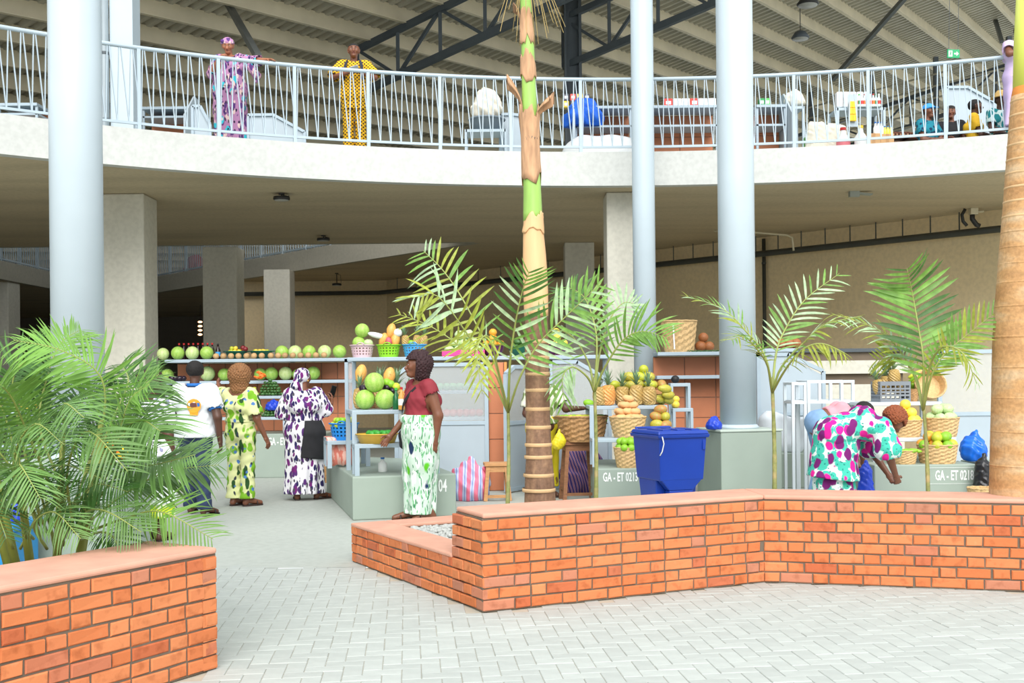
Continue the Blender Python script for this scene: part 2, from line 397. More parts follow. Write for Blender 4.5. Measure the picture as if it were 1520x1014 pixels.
for k in range(-58, 22):
    w = k*1.22; run = None
    for s in range(-10, 96, 1):
        ok = roof_ok(roof_pt(s, w)) and s < 95
        if ok and run is None: run = s
        if not ok and run is not None:
            if s-run > 2:
                a = roof_pt(run, w, -0.17); b = roof_pt(s, w, -0.17)
                m = MB().bar(a, b, 0.03, 0.42); a2 = a+Vector((0, 0, -0.20)); b2 = b+Vector((0, 0, -0.20)); o = RB.normalized()*0.05
                m.bar(a2+o, b2+o, 0.12, 0.02); m.build('purlin', M_PURL, ROOF)
            run = None
# steel trusses carrying the purlins, and the post they meet on
def truss(p0, p1, depth, n, label):
    """p0,p1 plan points; top chord under the purlins"""
    t = thing('roof_truss', label, 'truss')
    a = Vector((p0[0], p0[1], roofz(*p0)-0.45)); b = Vector((p1[0], p1[1], roofz(*p1)-0.45)); dn = Vector((0, 0, -depth))
    MB().bar(a, b, 0.14, 0.16).build('top_chord', M_STEEL, t); MB().bar(a+dn, b+dn, 0.14, 0.18).build('bottom_chord', M_STEEL, t)
    for i in range(n+1):
        q = a.lerp(b, i/n); MB().bar(q, q+dn, 0.09).build('vertical_web', M_STEEL, t)
        if i < n:
            q2 = a.lerp(b, (i+1)/n); MB().bar(q+dn if i % 2 else q, q2 if i % 2 else q2+dn, 0.08).build('diagonal_web', M_STEEL, t)
SP = P(850, 130, 31.0)
def along(p, s): return (p[0]+s*0.835, p[1]-s*0.55)
truss(along((SP.x, SP.y), -0.3), along((SP.x, SP.y), 10), 1.35, 7, 'dark steel roof truss meeting the dark post above the railing')
truss(along((-2.5, 29.0), -1.9), along((-2.5, 29.0), 6.5), 1.2, 6, 'dark steel roof truss left of the tall ringed palm top')
truss(along((21, 50), -14), along((21, 50), 12), 1.3, 14, 'grey steel roof truss behind the green exit sign')
t = thing('steel_post', 'dark twin-flange steel post rising from the upper floor behind the palm', 'post', (SP.x, SP.y, 5.0))
m = MB().box((-0.23, -0.2, 0), (-0.17, 0.22, 7.0)).box((0.17, -0.2, 0), (0.25, 0.22, 7.0)).box((-0.17, -0.03, 0), (0.17, 0.03, 7.0))
m.build('i_section', M_STEEL, t); MB().cbox((0, 0, 0.02), (0.7, 0.6, 0.04)).build('base_plate', M_STEEL, t)
c = P(187, 185, 18.6)
t = thing('steel_post', 'pale square steel post with a grey downpipe behind the upper left railing', 'post', (c.x, c.y, 5.0))
MB().box((-0.19, -0.19, 0), (0.19, 0.19, 4.3)).build('shaft', M_COL, t)
MB().tube([(-0.26, -0.24, 4.3), (-0.26, -0.24, 0.55), (-0.42, -0.3, 0.28), (-0.75, -0.3, 0.12)], 0.07, 10).build('downpipe', plain('pipe_grey', (140, 152, 158), 0.4, 0.05, 3), t, True)
for zz in (3.3, 1.9, 0.8): MB().lathe([(0.08, 0), (0.08, 0.04)], 12, (-0.26, -0.24, zz)).build('pipe_clip', M_STEEL, t)
for (x0, y0, Y0, x1, y1, Y1, lab) in ((333, -4, 27, 383, 84, 22.5, 'grey steel brace slanting down behind the woman on the balcony'),
                                      (1345, -5, 34, 1236, 118, 38, 'dark steel brace slanting under the right roof bays'),
                                      (1470, 5, 44, 1487, 62, 42, 'short dark steel brace near the right roof edge')):
    o = MB().bar(P(x0, y0, Y0), P(x1, y1, Y1), 0.13).build('roof_brace', plain('brace_steel', (92, 96, 96), 0.5, 0.08, 3)); tag(o, lab, 'brace')
# ================================================================ PAVING AND BRICK PLANTERS
M_PAVER = plain('pale_concrete_paver', (174, 179, 174), 0.8, 0.06, 9, 0.1, rnd=0.06, detail=6)
def brick_mat():
    m, nt, b = _mat('fired_brick')
    oi = nt.nodes.new('ShaderNodeObjectInfo')
    r = _ramp(nt, oi.outputs['Random'], [(0.0, lin((194, 110, 66))), (0.35, lin((203, 121, 76))), (0.7, lin((210, 132, 87))), (0.86, lin((184, 99, 64))), (0.94, lin((190, 124, 96))), (1.0, lin((176, 120, 96)))])
    nz = nt.nodes.new('ShaderNodeTexNoise'); nz.inputs['Scale'].default_value = 16; nz.inputs['Detail'].default_value = 7
    tc = nt.nodes.new('ShaderNodeTexCoord'); ad = nt.nodes.new('ShaderNodeVectorMath'); ad.operation = 'ADD'
    nt.links.new(tc.outputs['Object'], ad.inputs[0]); nt.links.new(oi.outputs['Location'], ad.inputs[1]); nt.links.new(ad.outputs[0], nz.inputs[0])
    bl = _ramp(nt, nz.outputs[0], [(0.30, (0.72, 0.66, 0.62, 1)), (0.48, (1, 1, 1, 1)), (0.66, (1, 1, 1, 1)), (0.78, (1.0, 1.18, 1.35, 1))])
    mu = nt.nodes.new('ShaderNodeMix'); mu.data_type = 'RGBA'; mu.blend_type = 'MULTIPLY'; mu.inputs[0].default_value = 0.85
    nt.links.new(r.outputs[0], mu.inputs[6]); nt.links.new(bl.outputs[0], mu.inputs[7]); nt.links.new(mu.outputs[2], b.inputs['Base Color'])
    b.inputs['Roughness'].default_value = 0.85; b.inputs['Specular IOR Level'].default_value = 0.25
    bp = nt.nodes.new('ShaderNodeBump'); bp.inputs['Strength'].default_value = 0.35; bp.inputs['Distance'].default_value = 0.008
    nt.links.new(nz.outputs[0], bp.inputs['Height']); nt.links.new(bp.outputs[0], b.inputs['Normal']); return m
M_BRICK = brick_mat()
M_MORTAR = concrete('grey_mortar', (112, 100, 86), 0.15, (3, 3, 3), 0.95)
M_COPE = plain('pinkish_coping_render', (206, 154, 132), 0.85, 0.10, 5, 0.15, detail=8)
M_SOIL = plain('planting_soil', (120, 98, 76), 0.95, 0.3, 18, 0.5)
def brick_mesh(L, H, D, seed):
    """brick with its face in the XZ plane (front at y=0, body behind), softly worn front edges"""
    R = random.Random(seed); c = 0.006; j = lambda: R.uniform(-0.0025, 0.0025)
    fr = [(c+j(), j(), c+j()), (L-c+j(), j(), c+j()), (L-c+j(), j(), H-c+j()), (c+j(), j(), H-c+j())]
    md = [(j(), c, j()), (L+j(), c, j()), (L+j(), c, H+j()), (j(), c, H+j())]
    bk = [(0, D, 0), (L, D, 0), (L, D, H), (0, D, H)]
    fs = [(0, 1, 2, 3)] + [(4+i, 4+(i+1) % 4, (i+1) % 4, i) for i in range(4)] + [(8+i, 8+(i+1) % 4, 4+(i+1) % 4, 4+i) for i in range(4)]
    m = MB(); m.add(fr+md+bk, fs); return m.mesh('brick', M_BRICK)
BM = {}
BL_, BH_, JT = 0.218, 0.063, 0.0105
def bricks_along(t, base, p0, p1, z0, courses, budget, shift=0, start=0.0):
    """Flemish bond on the outer face from p0 to p1 (seen with the wall on the left of travel)"""
    p0 = Vector(p0); p1 = Vector(p1); d = (p1-p0); L = d.length; d /= L; ang = math.atan2(d.y, d.x); n = 0
    for c in range(courses):
        z = z0 + c*(BH_+JT) + JT*0.5; x = 0.0; k = (c+shift) % 2
        first = True
        while x < L - 0.02:
            ln = BL_ if k % 2 == 0 else 0.104
            if first and c % 2: ln = 0.104 if k % 2 else 0.16
            first = False
            ln = min(ln + random.uniform(-0.004, 0.004), L-x)
            if L-x-ln < 0.035: ln = L-x
            key = (round(ln/0.004), random.randrange(2))
            if key not in BM: BM[key] = brick_mesh(key[0]*0.004, BH_, 0.10, len(BM))
            if ln > 0.03:
                q = p0 + d*x; o = link('brick', BM[key], t, (q.x-base.x, q.y-base.y, z+random.uniform(-0.001, 0.001)), (0, 0, ang))
                nrm = Vector((-d.y, d.x, 0)); o.location += nrm*random.uniform(-0.003, 0.003); n += 1
            x += ln + JT; k += 1
    return n
def wall_core(t, base, pts, depth, h, cope=0.032, capname='coping'):
    """mortar core behind the brick faces and a rendered coping on top; pts run along the outer face"""
    pts = [Vector(p) for p in pts]; n = len(pts); inn = []; core = []
    for i in range(n):
        d1 = (pts[i]-pts[i-1]).normalized() if i else (pts[1]-pts[0]).normalized()
        d2 = (pts[i+1]-pts[i]).normalized() if i < n-1 else d1
        nn = (Vector((-d1.y, d1.x)) + Vector((-d2.y, d2.x))); nn = nn/ (1+d1.dot(d2))
        inn.append(pts[i]+nn*depth); core.append(pts[i]+nn*0.010)
    cm = MB(); pm = MB()
    for i in range(n-1):
        q = [core[i]-base, core[i+1]-base, inn[i+1]-base, inn[i]-base]; cm.prism(q, 0, h-cope)
        dn = Vector((-(pts[i+1]-pts[i]).y, (pts[i+1]-pts[i]).x)).normalized()
        q = [pts[i]-base-dn*0.004, pts[i+1]-base-dn*0.004, inn[i+1]-base, inn[i]-base]; pm.prism(q, h-cope, h)
    cm.build('mortar_core', M_MORTAR, t); o = pm.build(capname, M_COPE, t); bevel(o, 0.012, 2); return inn
# --- right planter: tall zigzag wall with a lower arm at its left end
P0 = G(718, 910).xy; PF = G(1135, 865).xy; PR = G(1520, 879).xy; PR2 = PF + (PR-PF)*1.9
e2 = (G(522, 834).xy - P0); E2L = e2.length; e2 = e2/E2L
TALL_END = P0 + e2*0.455
t = thing('brick_planter', 'long tall orange brick planter wall that zigzags across the right foreground', 'planter', (P0.x, P0.y, 0)); RPL = t
TB = Vector((P0.x, P0.y))
inn = wall_core(t, TB, [P0, PF, PR2], 0.45, 0.632)
n = bricks_along(t, TB, P0, PF, 0.004, 8, 300)
n += bricks_along(t, TB, PF, PF+(PR-PF)*1.35, 0.004, 8, 300, 1)
n += bricks_along(t, TB, TALL_END, P0, 0.004, 8, 300, 1)
# --- low arm
LOW_BK = P0 + e2*E2L; e1 = Vector((e2.y, -e2.x))
t = thing('low_brick_planter', 'low four-course brick planter arm with white pebbles, in front of the walking woman', 'planter', (LOW_BK.x, LOW_BK.y, 0))
LB = Vector((LOW_BK.x, LOW_BK.y)); A = LOW_BK; B = P0 + e2*0.46; C = LOW_BK + e1*1.6
bricks_along(t, LB, A, B, 0.004, 4, 300)
bricks_along(t, LB, C, A, 0.004, 4, 300, 1)
cm = MB(); pm = MB(); W = 0.30; hh = 0.318
def pl(p): return p - LB
qa = [A, B, B+e1*W, A+e1*W-e2*0]; ns = [pl(A+e1*0.01), pl(B+e1*0.01), pl(B+e1*W), pl(A+e1*W)]
cm.prism(ns, 0, hh-0.03); cm.prism([pl(A+e1*W-e2*0.01), pl(A+e1*W-e2*W), pl(C-e2*W), pl(C-e2*0.01)], 0, hh-0.03)
pm.prism([pl(A-e1*0.004+e2*0.004), pl(B-e1*0.004), pl(B+e1*W), pl(A+e1*W+e2*0.004)], hh-0.03, hh)
pm.prism([pl(A+e1*W+e2*0.004), pl(A+e1*W-e2*W), pl(C-e2*W), pl(C+e2*0.004)], hh-0.03, hh)
cm.build('mortar_core', M_MORTAR, t); bevel(pm.build('coping', M_COPE, t), 0.01)
D0 = A+e1*W-e2*W; dx = e1; g = MB(); R = random.Random(3)
g.prism([pl(D0), pl(B+e1*W), pl(B+e1*1.3), pl(D0+e1*1.3)], 0.0, 0.255)
M_PEB = plain('white_pebble_stone', (172, 174, 170), 0.7, 0.2, 30)
g.build('gravel_bed', M_PEB, t); g = MB()
for i in range(1500):
    q = pl(D0 + e1*R.uniform(0.01, 0.9) - e2*R.uniform(0.01, (D0-(B+e1*W)).length-0.02)); s = R.uniform(0.012, 0.028)
    g.ball((q.x, q.y, 0.255+R.uniform(0, 0.035)), (s*R.uniform(0.8, 1.4), s, s*0.8), 6, 4)
tag(g.build('pebbles', M_PEB, t, True), kind='stuff')
# soil inside the tall planter
SP_ = [P0 + e1*0.44 + e2*0.46] ; ii = [Vector(v) for v in inn]
q = [ii[0]+e2*0.0, ii[1], ii[2], ii[2]+Vector((0, 1.6)), Vector((ii[1].x, ii[1].y+1.3)), Vector((ii[0].x+0.5, ii[0].y+1.7))]
SOIL_Z = 0.34
o = MB().prism([(v-TB) for v in q], 0.0, SOIL_Z).build('soil', M_SOIL, RPL)
# --- left planter
LA_ = G(321.6, 812.4, 0.632).xy; ld = Vector((-0.522, -0.853)); LE = LA_ + ld*2.6
nn = Vector((ld.y, -ld.x)); nn = nn if nn.x < 0 else -nn
t = thing('brick_planter', 'orange brick planter wall in the lower left corner, with the leafy palm clump behind', 'planter', (LA_.x, LA_.y, 0)); LPL = t
TB2 = Vector((LA_.x, LA_.y))
wall_core(t, TB2, [LE, LA_], 0.52, 0.632)
R_ = bricks_along(t, TB2, LE, LA_, 0.004, 8, 300)
bricks_along(t, TB2, LA_, LA_+nn*0.52, 0.004, 8, 300, 1)
q = [LA_+nn*0.52+ld*0.05, LA_+nn*2.6+ld*0.6, LE+nn*2.6, LE+nn*0.52]
MB().prism([(v-TB2) for v in q], 0.0, 0.42).build('soil', M_SOIL, LPL)
# --- herringbone pavers
polyR = [P0, PF, PR2, PR2+Vector((0, 4)), LOW_BK+e1*3, LOW_BK]; polyL = [LA_, LE, LE+nn*3, LA_+nn*3]
pang = math.atan2(-0.094, 1.0)*-1; ex = Vector((math.cos(pang), math.sin(pang))); ey = Vector((-ex.y, ex.x)); U = 0.1
orig = Vector((0.0, 7.0)); cells = []
for i in range(-60, 80):
    for j in range(-30, 40):
        m = (i-j) % 4
        if m == 0: w, h = 2, 1
        elif m == 3: w, h = 1, 2
        else: continue
        c = orig + ex*((i+w/2)*U) + ey*((j+h/2)*U)
        if not (4.9 < c.y < PAVE_Y+0.05) or abs(c.x) > c.y*0.49+0.4: continue
        if any(inside(c+ex*a+ey*b, pg) for pg in (polyR, polyL) for a, b in ((0, 0),)): continue
        cells.append((c.y + 0.15*abs(c.x), c, w > h))
cells.sort(key=lambda q: q[0])
def paver(w, h, seed):
    R = random.Random(seed); c = 0.003; g = 0.0014; a, b = w/2-g, h/2-g; z = R.uniform(-0.0015, 0.0015)
    m = MB(); top = [(-a+c, -b+c, z), (a-c, -b+c, z), (a-c, b-c, z), (-a+c, b-c, z)]; md = [(-a, -b, -c), (a, -b, -c), (a, b, -c), (-a, b, -c)]; lo = [(x, y, -0.008) for x, y, _ in md]
    return m.add(top+md+lo, [(0, 1, 2, 3)]+[(4+i, 4+(i+1) % 4, (i+1) % 4, i) for i in range(4)]+[(8+i, 8+(i+1) % 4, 4+(i+1) % 4, 4+i) for i in range(4)])
hp = [paver(0.2, 0.1, s).mesh('paver', M_PAVER) for s in range(4)]; vp = [paver(0.1, 0.2, s+9).mesh('paver', M_PAVER) for s in range(4)]
vis = [c for c in cells if abs(c[1].x*F_PX/c[1].y) < 770 and 1.5*F_PX/c[1].y < 462]
far = MB(); shown = set(id(c) for c in vis[:300])
for c in cells:
    p = c[1]; tilt = (random.uniform(-0.006, 0.006), random.uniform(-0.006, 0.006), pang+random.uniform(-0.006, 0.006))
    if id(c) in shown: link('paver', random.choice(hp if c[2] else vp), FLOOR, (p.x, p.y, 0), tilt)
    else:
        q = paver(0.2 if c[2] else 0.1, 0.1 if c[2] else 0.2, random.randrange(99))
        far.add([(p.x+x*ex.x+y*ey.x, p.y+x*ex.y+y*ey.y, z+random.uniform(-0.0006, 0.0006)) for x, y, z in q.v], q.f)
tag(far.build('paver_field', M_PAVER, FLOOR), kind='stuff')
# ================================================================ PALMS
L_FRESH = leaf_mat('fresh_palm_leaf', (120, 164, 74)); L_HIGHLIGHT = leaf_mat('highlight_palm_leaf', (176, 206, 160), 0.35)  # the pale leaf has a washed-out highlight put into its colour
L_OLIVE = leaf_mat('olive_palm_leaf', (156, 168, 62)); L_DEEP = leaf_mat('deep_palm_leaf', (78, 120, 56)); L_MID = leaf_mat('clump_palm_leaf', (112, 150, 84), 0.35)
M_RACHIS = plain('palm_leaf_stalk', (146, 158, 84), 0.5, 0.12, 8); M_STEM = banded('young_palm_stem', [(0.3, (110, 118, 62)), (0.5, (150, 156, 92)), (0.62, (176, 160, 110))], 9.0)
def leaflet_mesh(mat, w=0.09, droop=0.25, fold=0.35, n=5, seed=0):
    """unit-length leaflet along +X, slightly folded along its midrib, tapering to a point"""
    m = MB(); vs = []; R = random.Random(seed); tw = R.uniform(-0.3, 0.3)
    for i in range(n+1):
        x = i/n; ww = w*(math.sin(PI*min(1, 0.12+x*0.88))**0.7)*(1 if i < n else 0.05); z = -droop*x*x; a = tw*x
        vs += [(x, -ww*math.cos(a), z+fold*ww-ww*math.sin(a)), (x, 0, z), (x, ww*math.cos(a), z+fold*ww+ww*math.sin(a))]
    fs = []
    for i in range(n):
        o = i*3; fs += [(o, o+1, o+4, o+3), (o+1, o+2, o+5, o+4)]
    m.add(vs, fs); return m
LEAFLETS = {}
def leaflet(mat, kind):
    if (mat.name, kind) not in LEAFLETS:
        LEAFLETS[(mat.name, kind)] = leaflet_mesh(mat, [0.050, 0.060, 0.044][kind % 3], [0.06, 0.22, 0.42][kind % 3], 0.3, 5, kind).mesh('leaflet', mat, True)
    return LEAFLETS[(mat.name, kind)]
def bez(pts, n):
    """smooth curve through control points (Catmull-Rom), n+1 samples"""
    p = [Vector(q) for q in pts]; p = [p[0]*2-p[1]] + p + [p[-1]*2-p[-2]]; out = []
    segs = len(p)-3
    for i in range(n+1):
        t = i/n*segs; k = min(int(t), segs-1); t -= k; a, b, c, d = p[k:k+4]
        out.append(0.5*((2*b)+(c-a)*t+(2*a-5*b+4*c-d)*t*t+(3*b-a-3*c+d)*t**3))
    return out
def frame_mat(x, up, o, s):
    x = x.normalized(); y = up.cross(x)
    y = y.normalized() if y.length > 1e-4 else Vector((0, 1, 0)); z = x.cross(y)
    m = Matrix.Identity(4)
    for r in range(3): m[r][0] = x[r]*s; m[r][1] = y[r]*s; m[r][2] = z[r]*s; m[r][3] = o[r]
    return m
def frond(t, base, pts, mats, L=0.30, count=30, start=0.22, up=Vector((0, 0, 1)), joined=False, rad=0.011, fwd=0.75, hang=0.0, seed=0, gap=1.0, rise=0.25):
    """a feather leaf: stalk along pts, leaflets in two rows"""
    R = random.Random(seed); c = bez([Vector(p)-Vector(base) for p in pts], 16)
    m = MB().tube(c, [rad*(1-0.8*i/16) for i in range(17)], 6); fo = m.build('frond', M_RACHIS, t, True)
    jm = MB()
    for k in range(count):
        s = start+(1-start)*(k+0.5)/count; u = s*16; i = min(int(u), 15); p = c[i].lerp(c[i+1], u-i); d = (c[i+1]-c[i]).normalized()
        side = d.cross(up)
        side = side.normalized() if side.length > 1e-3 else Vector((1, 0, 0)); un = side.cross(d).normalized()
        env = math.sin(PI*(0.12+0.80*(s-start)/(1-start)))**0.6
        for sg in (-1, 1):
            if R.random() > gap: continue
            f = fwd*(0.55+0.9*s)
            dr = (side*sg + d*f + un*(rise+R.uniform(-0.12, 0.12)) + Vector((0, 0, -hang*R.uniform(0.7, 1.2)))).normalized()
            ln = L*env*R.uniform(0.85, 1.1); mat = R.choice(mats); kd = R.randrange(3)
            M = frame_mat(dr, un*1.0+Vector((0, 0, 0.15)), p, ln)
            if joined:
                q = LJ[kd]; jm.add([M @ Vector(v) for v in q.v], q.f)
            else:
                o = link('leaflet', leaflet(mat, kd), fo); o.matrix_local = M
    if joined: tag(jm.build('leaflets', mats[0], fo, True), kind='stuff')
    return fo
LJ = [leaflet_mesh(None, 0.029, dr, 0.3, 4, 20+i) for i, dr in enumerate((0.08, 0.25, 0.5))]
def young_palm(label, xb, yb, Y, xt, yt, fronds, rad=0.016, name='young_palm', ground=None):
    ground = SOIL_Z; b = P(xb, yb, Y); b.z = ground; top = P(xt, yt, Y)
    t = thing(name, label, 'palm', (b.x, b.y, ground-0.01))
    base = Vector((b.x, b.y, ground-0.01)); mid = b.lerp(top, 0.5) + Vector((0.01, 0, 0))
    c = bez([b-base-Vector((0, 0, 0.0)), mid-base, top-base], 14); m = MB()
    m.tube(c, [rad*(1.25-0.5*i/14)*(1.12 if i % 3 == 0 else 1) for i in range(15)], 9); m.build('stem', M_STEM, t, True)
    for i, (pp, mats, kw) in enumerate(fronds):
        pts = [top-Vector((0, 0, 0.12))]+[P(x, y, Y+dy) for x, y, dy in pp]
        frond(t, base, pts, mats, seed=i+int(xb), **kw)
    return t
V = Vector
young_palm('young palm in the planter left of the thick ringed trunk, with drooping olive fronds', 752, 742, 8.6, 754, 590, [
    ([(735, 540, 0), (690, 450, 0.1), (658, 402, 0.2), (628, 372, 0.3)], [L_OLIVE, L_FRESH, L_HIGHLIGHT], dict(L=0.30, count=14, up=V((0, -1, 0.3)), hang=0.6, start=0.3)),
    ([(738, 560, -0.1), (700, 505, -0.3), (650, 440, -0.5), (612, 442, -0.6)], [L_OLIVE, L_OLIVE, L_HIGHLIGHT], dict(L=0.30, count=15, up=V((0, -0.8, 0.6)), hang=0.7, start=0.3)),
    ([(728, 560, 0), (690, 520, 0), (640, 485, 0.1), (590, 466, 0.2)], [L_OLIVE], dict(L=0.24, count=14, up=V((0, -0.7, 0.7)), hang=0.2, start=0.35)),
    ([(757, 540, -0.2), (765, 480, -0.35), (776, 430, -0.5), (786, 402, -0.6)], [L_FRESH, L_HIGHLIGHT, L_DEEP], dict(L=0.27, count=13, up=V((0.1, -1, 0.2)), start=0.25)),
    ([(772, 560, -0.2), (800, 510, -0.3), (840, 470, -0.4), (892, 420, -0.5)], [L_HIGHLIGHT, L_FRESH], dict(L=0.30, count=16, up=V((0, -1, 0.5)), hang=0.35, start=0.3)),
    ([(742, 560, -0.3), (725, 500, -0.6), (708, 520, -0.9), (716, 585, -1.0)], [L_OLIVE], dict(L=0.22, count=12, up=V((0, -0.4, 1)), hang=0.5, start=0.4)),
], 0.014)
young_palm('young palm with broad fresh fronds between the ringed trunk and the pineapple stall', 884, 735, 8.9, 882, 560, [
    ([(886, 520, 0), (882, 480, 0.1), (866, 440, 0.2), (840, 425, 0.4)], [L_FRESH, L_DEEP], dict(L=0.33, count=15, up=V((0.2, -1, 0.1)), start=0.25)),
    ([(874, 540, 0.1), (850, 500, 0.2), (820, 490, 0.3), (800, 510, 0.3)], [L_HIGHLIGHT, L_FRESH], dict(L=0.24, count=12, up=V((0, -0.6, 1)), hang=0.7, start=0.3)),
    ([(898, 545, -0.1), (925, 505, -0.2), (955, 492, -0.3), (990, 502, -0.4)], [L_FRESH], dict(L=0.28, count=17, up=V((0, -1, 0.6)), start=0.3, rise=0.5)),
    ([(890, 525, 0.2), (905, 475, 0.35), (925, 450, 0.5), (945, 452, 0.6)], [L_HIGHLIGHT], dict(L=0.26, count=14, up=V((0, -1, 0.4)), start=0.3)),
    ([(872, 560, -0.1), (850, 545, -0.2), (835, 560, -0.3), (838, 600, -0.3)], [L_FRESH, L_HIGHLIGHT], dict(L=0.24, count=9, up=V((0, -0.8, 0.7)), hang=0.8, start=0.4)),
], 0.015)
young_palm('thin young palm in the planter in front of the grey-green column plinth', 1149, 730, 8.6, 1146, 560, [
    ([(1136, 530, 0), (1110, 495, 0), (1072, 458, 0.05), (1018, 440, 0.1)], [L_FRESH, L_OLIVE, L_HIGHLIGHT], dict(L=0.21, count=20, up=V((0, -0.35, 1)), start=0.25)),
    ([(1152, 525, 0.1), (1165, 490, 0.15), (1195, 445, 0.2), (1246, 406, 0.25)], [L_FRESH, L_HIGHLIGHT], dict(L=0.25, count=17, up=V((-0.4, -1, 0.2)), start=0.25)),
    ([(1160, 545, -0.1), (1192, 510, -0.2), (1225, 482, -0.3), (1275, 470, -0.4)], [L_HIGHLIGHT, L_OLIVE, L_FRESH], dict(L=0.20, count=22, up=V((0, -0.3, 1)), hang=0.3, start=0.25)),
    ([(1165, 550, -0.3), (1190, 520, -0.6), (1220, 510, -0.7), (1255, 525, -0.8)], [L_OLIVE], dict(L=0.20, count=16, up=V((0, -0.3, 1)), hang=0.9, start=0.3)),
    ([(1140, 545, -0.2), (1125, 520, -0.4), (1105, 500, -0.5), (1085, 505, -0.6)], [L_OLIVE, L_FRESH], dict(L=0.18, count=13, up=V((0, -0.3, 1)), hang=0.1, start=0.3)),
], 0.016)
young_palm('young palm with one tall upright frond in front of the right fruit baskets', 1378, 732, 8.2, 1370, 585, [
    ([(1371, 540, 0), (1364, 490, 0.05), (1354, 435, 0.1), (1346, 398, 0.0)], [L_FRESH, L_FRESH, L_DEEP], dict(L=0.36, count=21, up=V((0, -1, 0.1)), start=0.16, fwd=0.42)),
    ([(1382, 560, -0.1), (1400, 528, -0.15), (1432, 500, -0.2), (1476, 465, -0.25)], [L_OLIVE, L_FRESH], dict(L=0.23, count=19, up=V((0, -1, 0.5)), start=0.25, rise=0.6)),
    ([(1358, 560, 0.1), (1335, 520, 0.15), (1300, 488, 0.2), (1235, 466, 0.3)], [L_HIGHLIGHT, L_OLIVE], dict(L=0.22, count=20, up=V((0, -0.4, 1)), start=0.3, hang=0.3)),
    ([(1360, 560, 0.2), (1340, 535, 0.3), (1322, 530, 0.3), (1300, 535, 0.4)], [L_OLIVE], dict(L=0.22, count=11, up=V((0.2, -1, 0.4)), start=0.3)),
    ([(1380, 545, -0.2), (1400, 515, -0.4), (1430, 525, -0.5), (1450, 570, -0.5)], [L_HIGHLIGHT, L_OLIVE], dict(L=0.18, count=11, up=V((0, -0.5, 1)), hang=0.5, start=0.35)),
], 0.014)
# small seedlings at the foot of the wall on the right
for i, (x, y) in enumerate(((1350, 716), (1392, 720))):
    b = P(x, y, 8.5); b.z = SOIL_Z; t = thing('palm_seedling', ['pale green seedling just left of', 'pale green seedling just right of'][i]+' the rightmost thin palm stem', 'seedling', b)
    for k in range(7):
        a = k*0.9+i; q = [V((0, 0, -0.01)), V((math.cos(a)*0.06, math.sin(a)*0.06, 0.12)), V((math.cos(a)*0.2, math.sin(a)*0.16, 0.16+0.03*(k % 3)))]
        M = frame_mat(q[2]-q[0], V((0, 0, 1)), q[0], 0.26); o = link('leaf', leaflet(L_FRESH, k % 3), t); o.matrix_local = M
# ---------------------------------------------------------------- the tall ringed palm
M_RING = banded('ringed_palm_bark', [(0.3, (112, 82, 62)), (0.55, (146, 112, 86)), (0.7, (168, 134, 102))], 18, 0, 0.3)
M_SCAR = plain('palm_leaf_scar', (206, 172, 128), 0.8, 0.12, 12, 0.2)
M_SMOOTH = plain('tan_palm_sheath', (222, 178, 130), 0.6, 0.12, 3, 0.1, stretch=(4, 4, 0.6))
M_GREEN = plain('green_palm_shaft', (148, 188, 92), 0.45, 0.15, 3, stretch=(5, 5, 0.6)); M_HUSK = plain('dry_palm_husk', (186, 146, 112), 0.85, 0.25, 7, 0.4, stretch=(4, 4, 0.8))
def trunk_tube(pts, rads, n=24): return MB().tube(pts, rads, n)
YT = 8.75; tb = P(800, 740, YT); tb.z = SOIL_Z
t = thing('ringed_palm', 'tall slender palm with a brown ringed trunk and green upper shaft in mid planter', 'palm', (tb.x, tb.y, SOIL_Z-0.01)); tbase = V((tb.x, tb.y, SOIL_Z-0.01))
def tp(x, y): return P(x, y, YT)-tbase
def w2r(w): return w*YT/F_PX/2
ys = [(802, 745, 50), (801, 715, 44), (800, 680, 39), (799, 640, 37), (798, 590, 36), (797, 540, 35.5), (796.5, 500, 35.5), (796, 468, 35)]
pp = [tp(x, y) for x, y, w in ys]; rr_ = [w2r(w) for x, y, w in ys]
pp[0].z = 0.0
c = bez(pp, 40); import bisect
def rad_at(i, n): u = i/n*(len(rr_)-1); k = min(int(u), len(rr_)-2); return rr_[k]+(rr_[k+1]-rr_[k])*(u-k)
MB().tube(c, [rad_at(i, 40) for i in range(41)], 26).build('ringed_trunk', M_RING, t, True)
for y in (727, 705, 678, 660, 634, 607, 579, 555, 531, 507):
    q = tp(800-(740-y)*0.012, y); k = max(0, min(40, int((740-y)/(740-468)*40))); r = rad_at(k, 40)
    MB().lathe([(r*0.99, -0.015), (r+0.0025, -0.011), (r+0.003, 0.008), (r*0.99, 0.014)], 26, q, False).build('leaf_scar', M_SCAR, t, True)
ys2 = [(796, 470, 36), (795, 430, 37), (793.5, 385, 35), (792, 350, 31), (791, 325, 28)]
c2 = bez([tp(x, y) for x, y, w in ys2], 20); MB().tube(c2, [w2r(np.interp(i/20, np.linspace(0, 1, 5), [w for *_, w in ys2])) for i in range(21)], 24).build('lower_sheath', M_SMOOTH, t, True)
ys3 = [(791, 328, 29), (790, 280, 26), (788, 240, 25), (787, 190, 24), (785, 130, 21), (783, 60, 19), (780, 0, 16), (777, -60, 14)]
c3 = bez([tp(x, y) for x, y, w in ys3], 30); MB().tube(c3, [w2r(np.interp(i/30, np.linspace(0, 1, 8), [w for *_, w in ys3])) for i in range(31)], 20).build('green_shaft', M_GREEN, t, True)
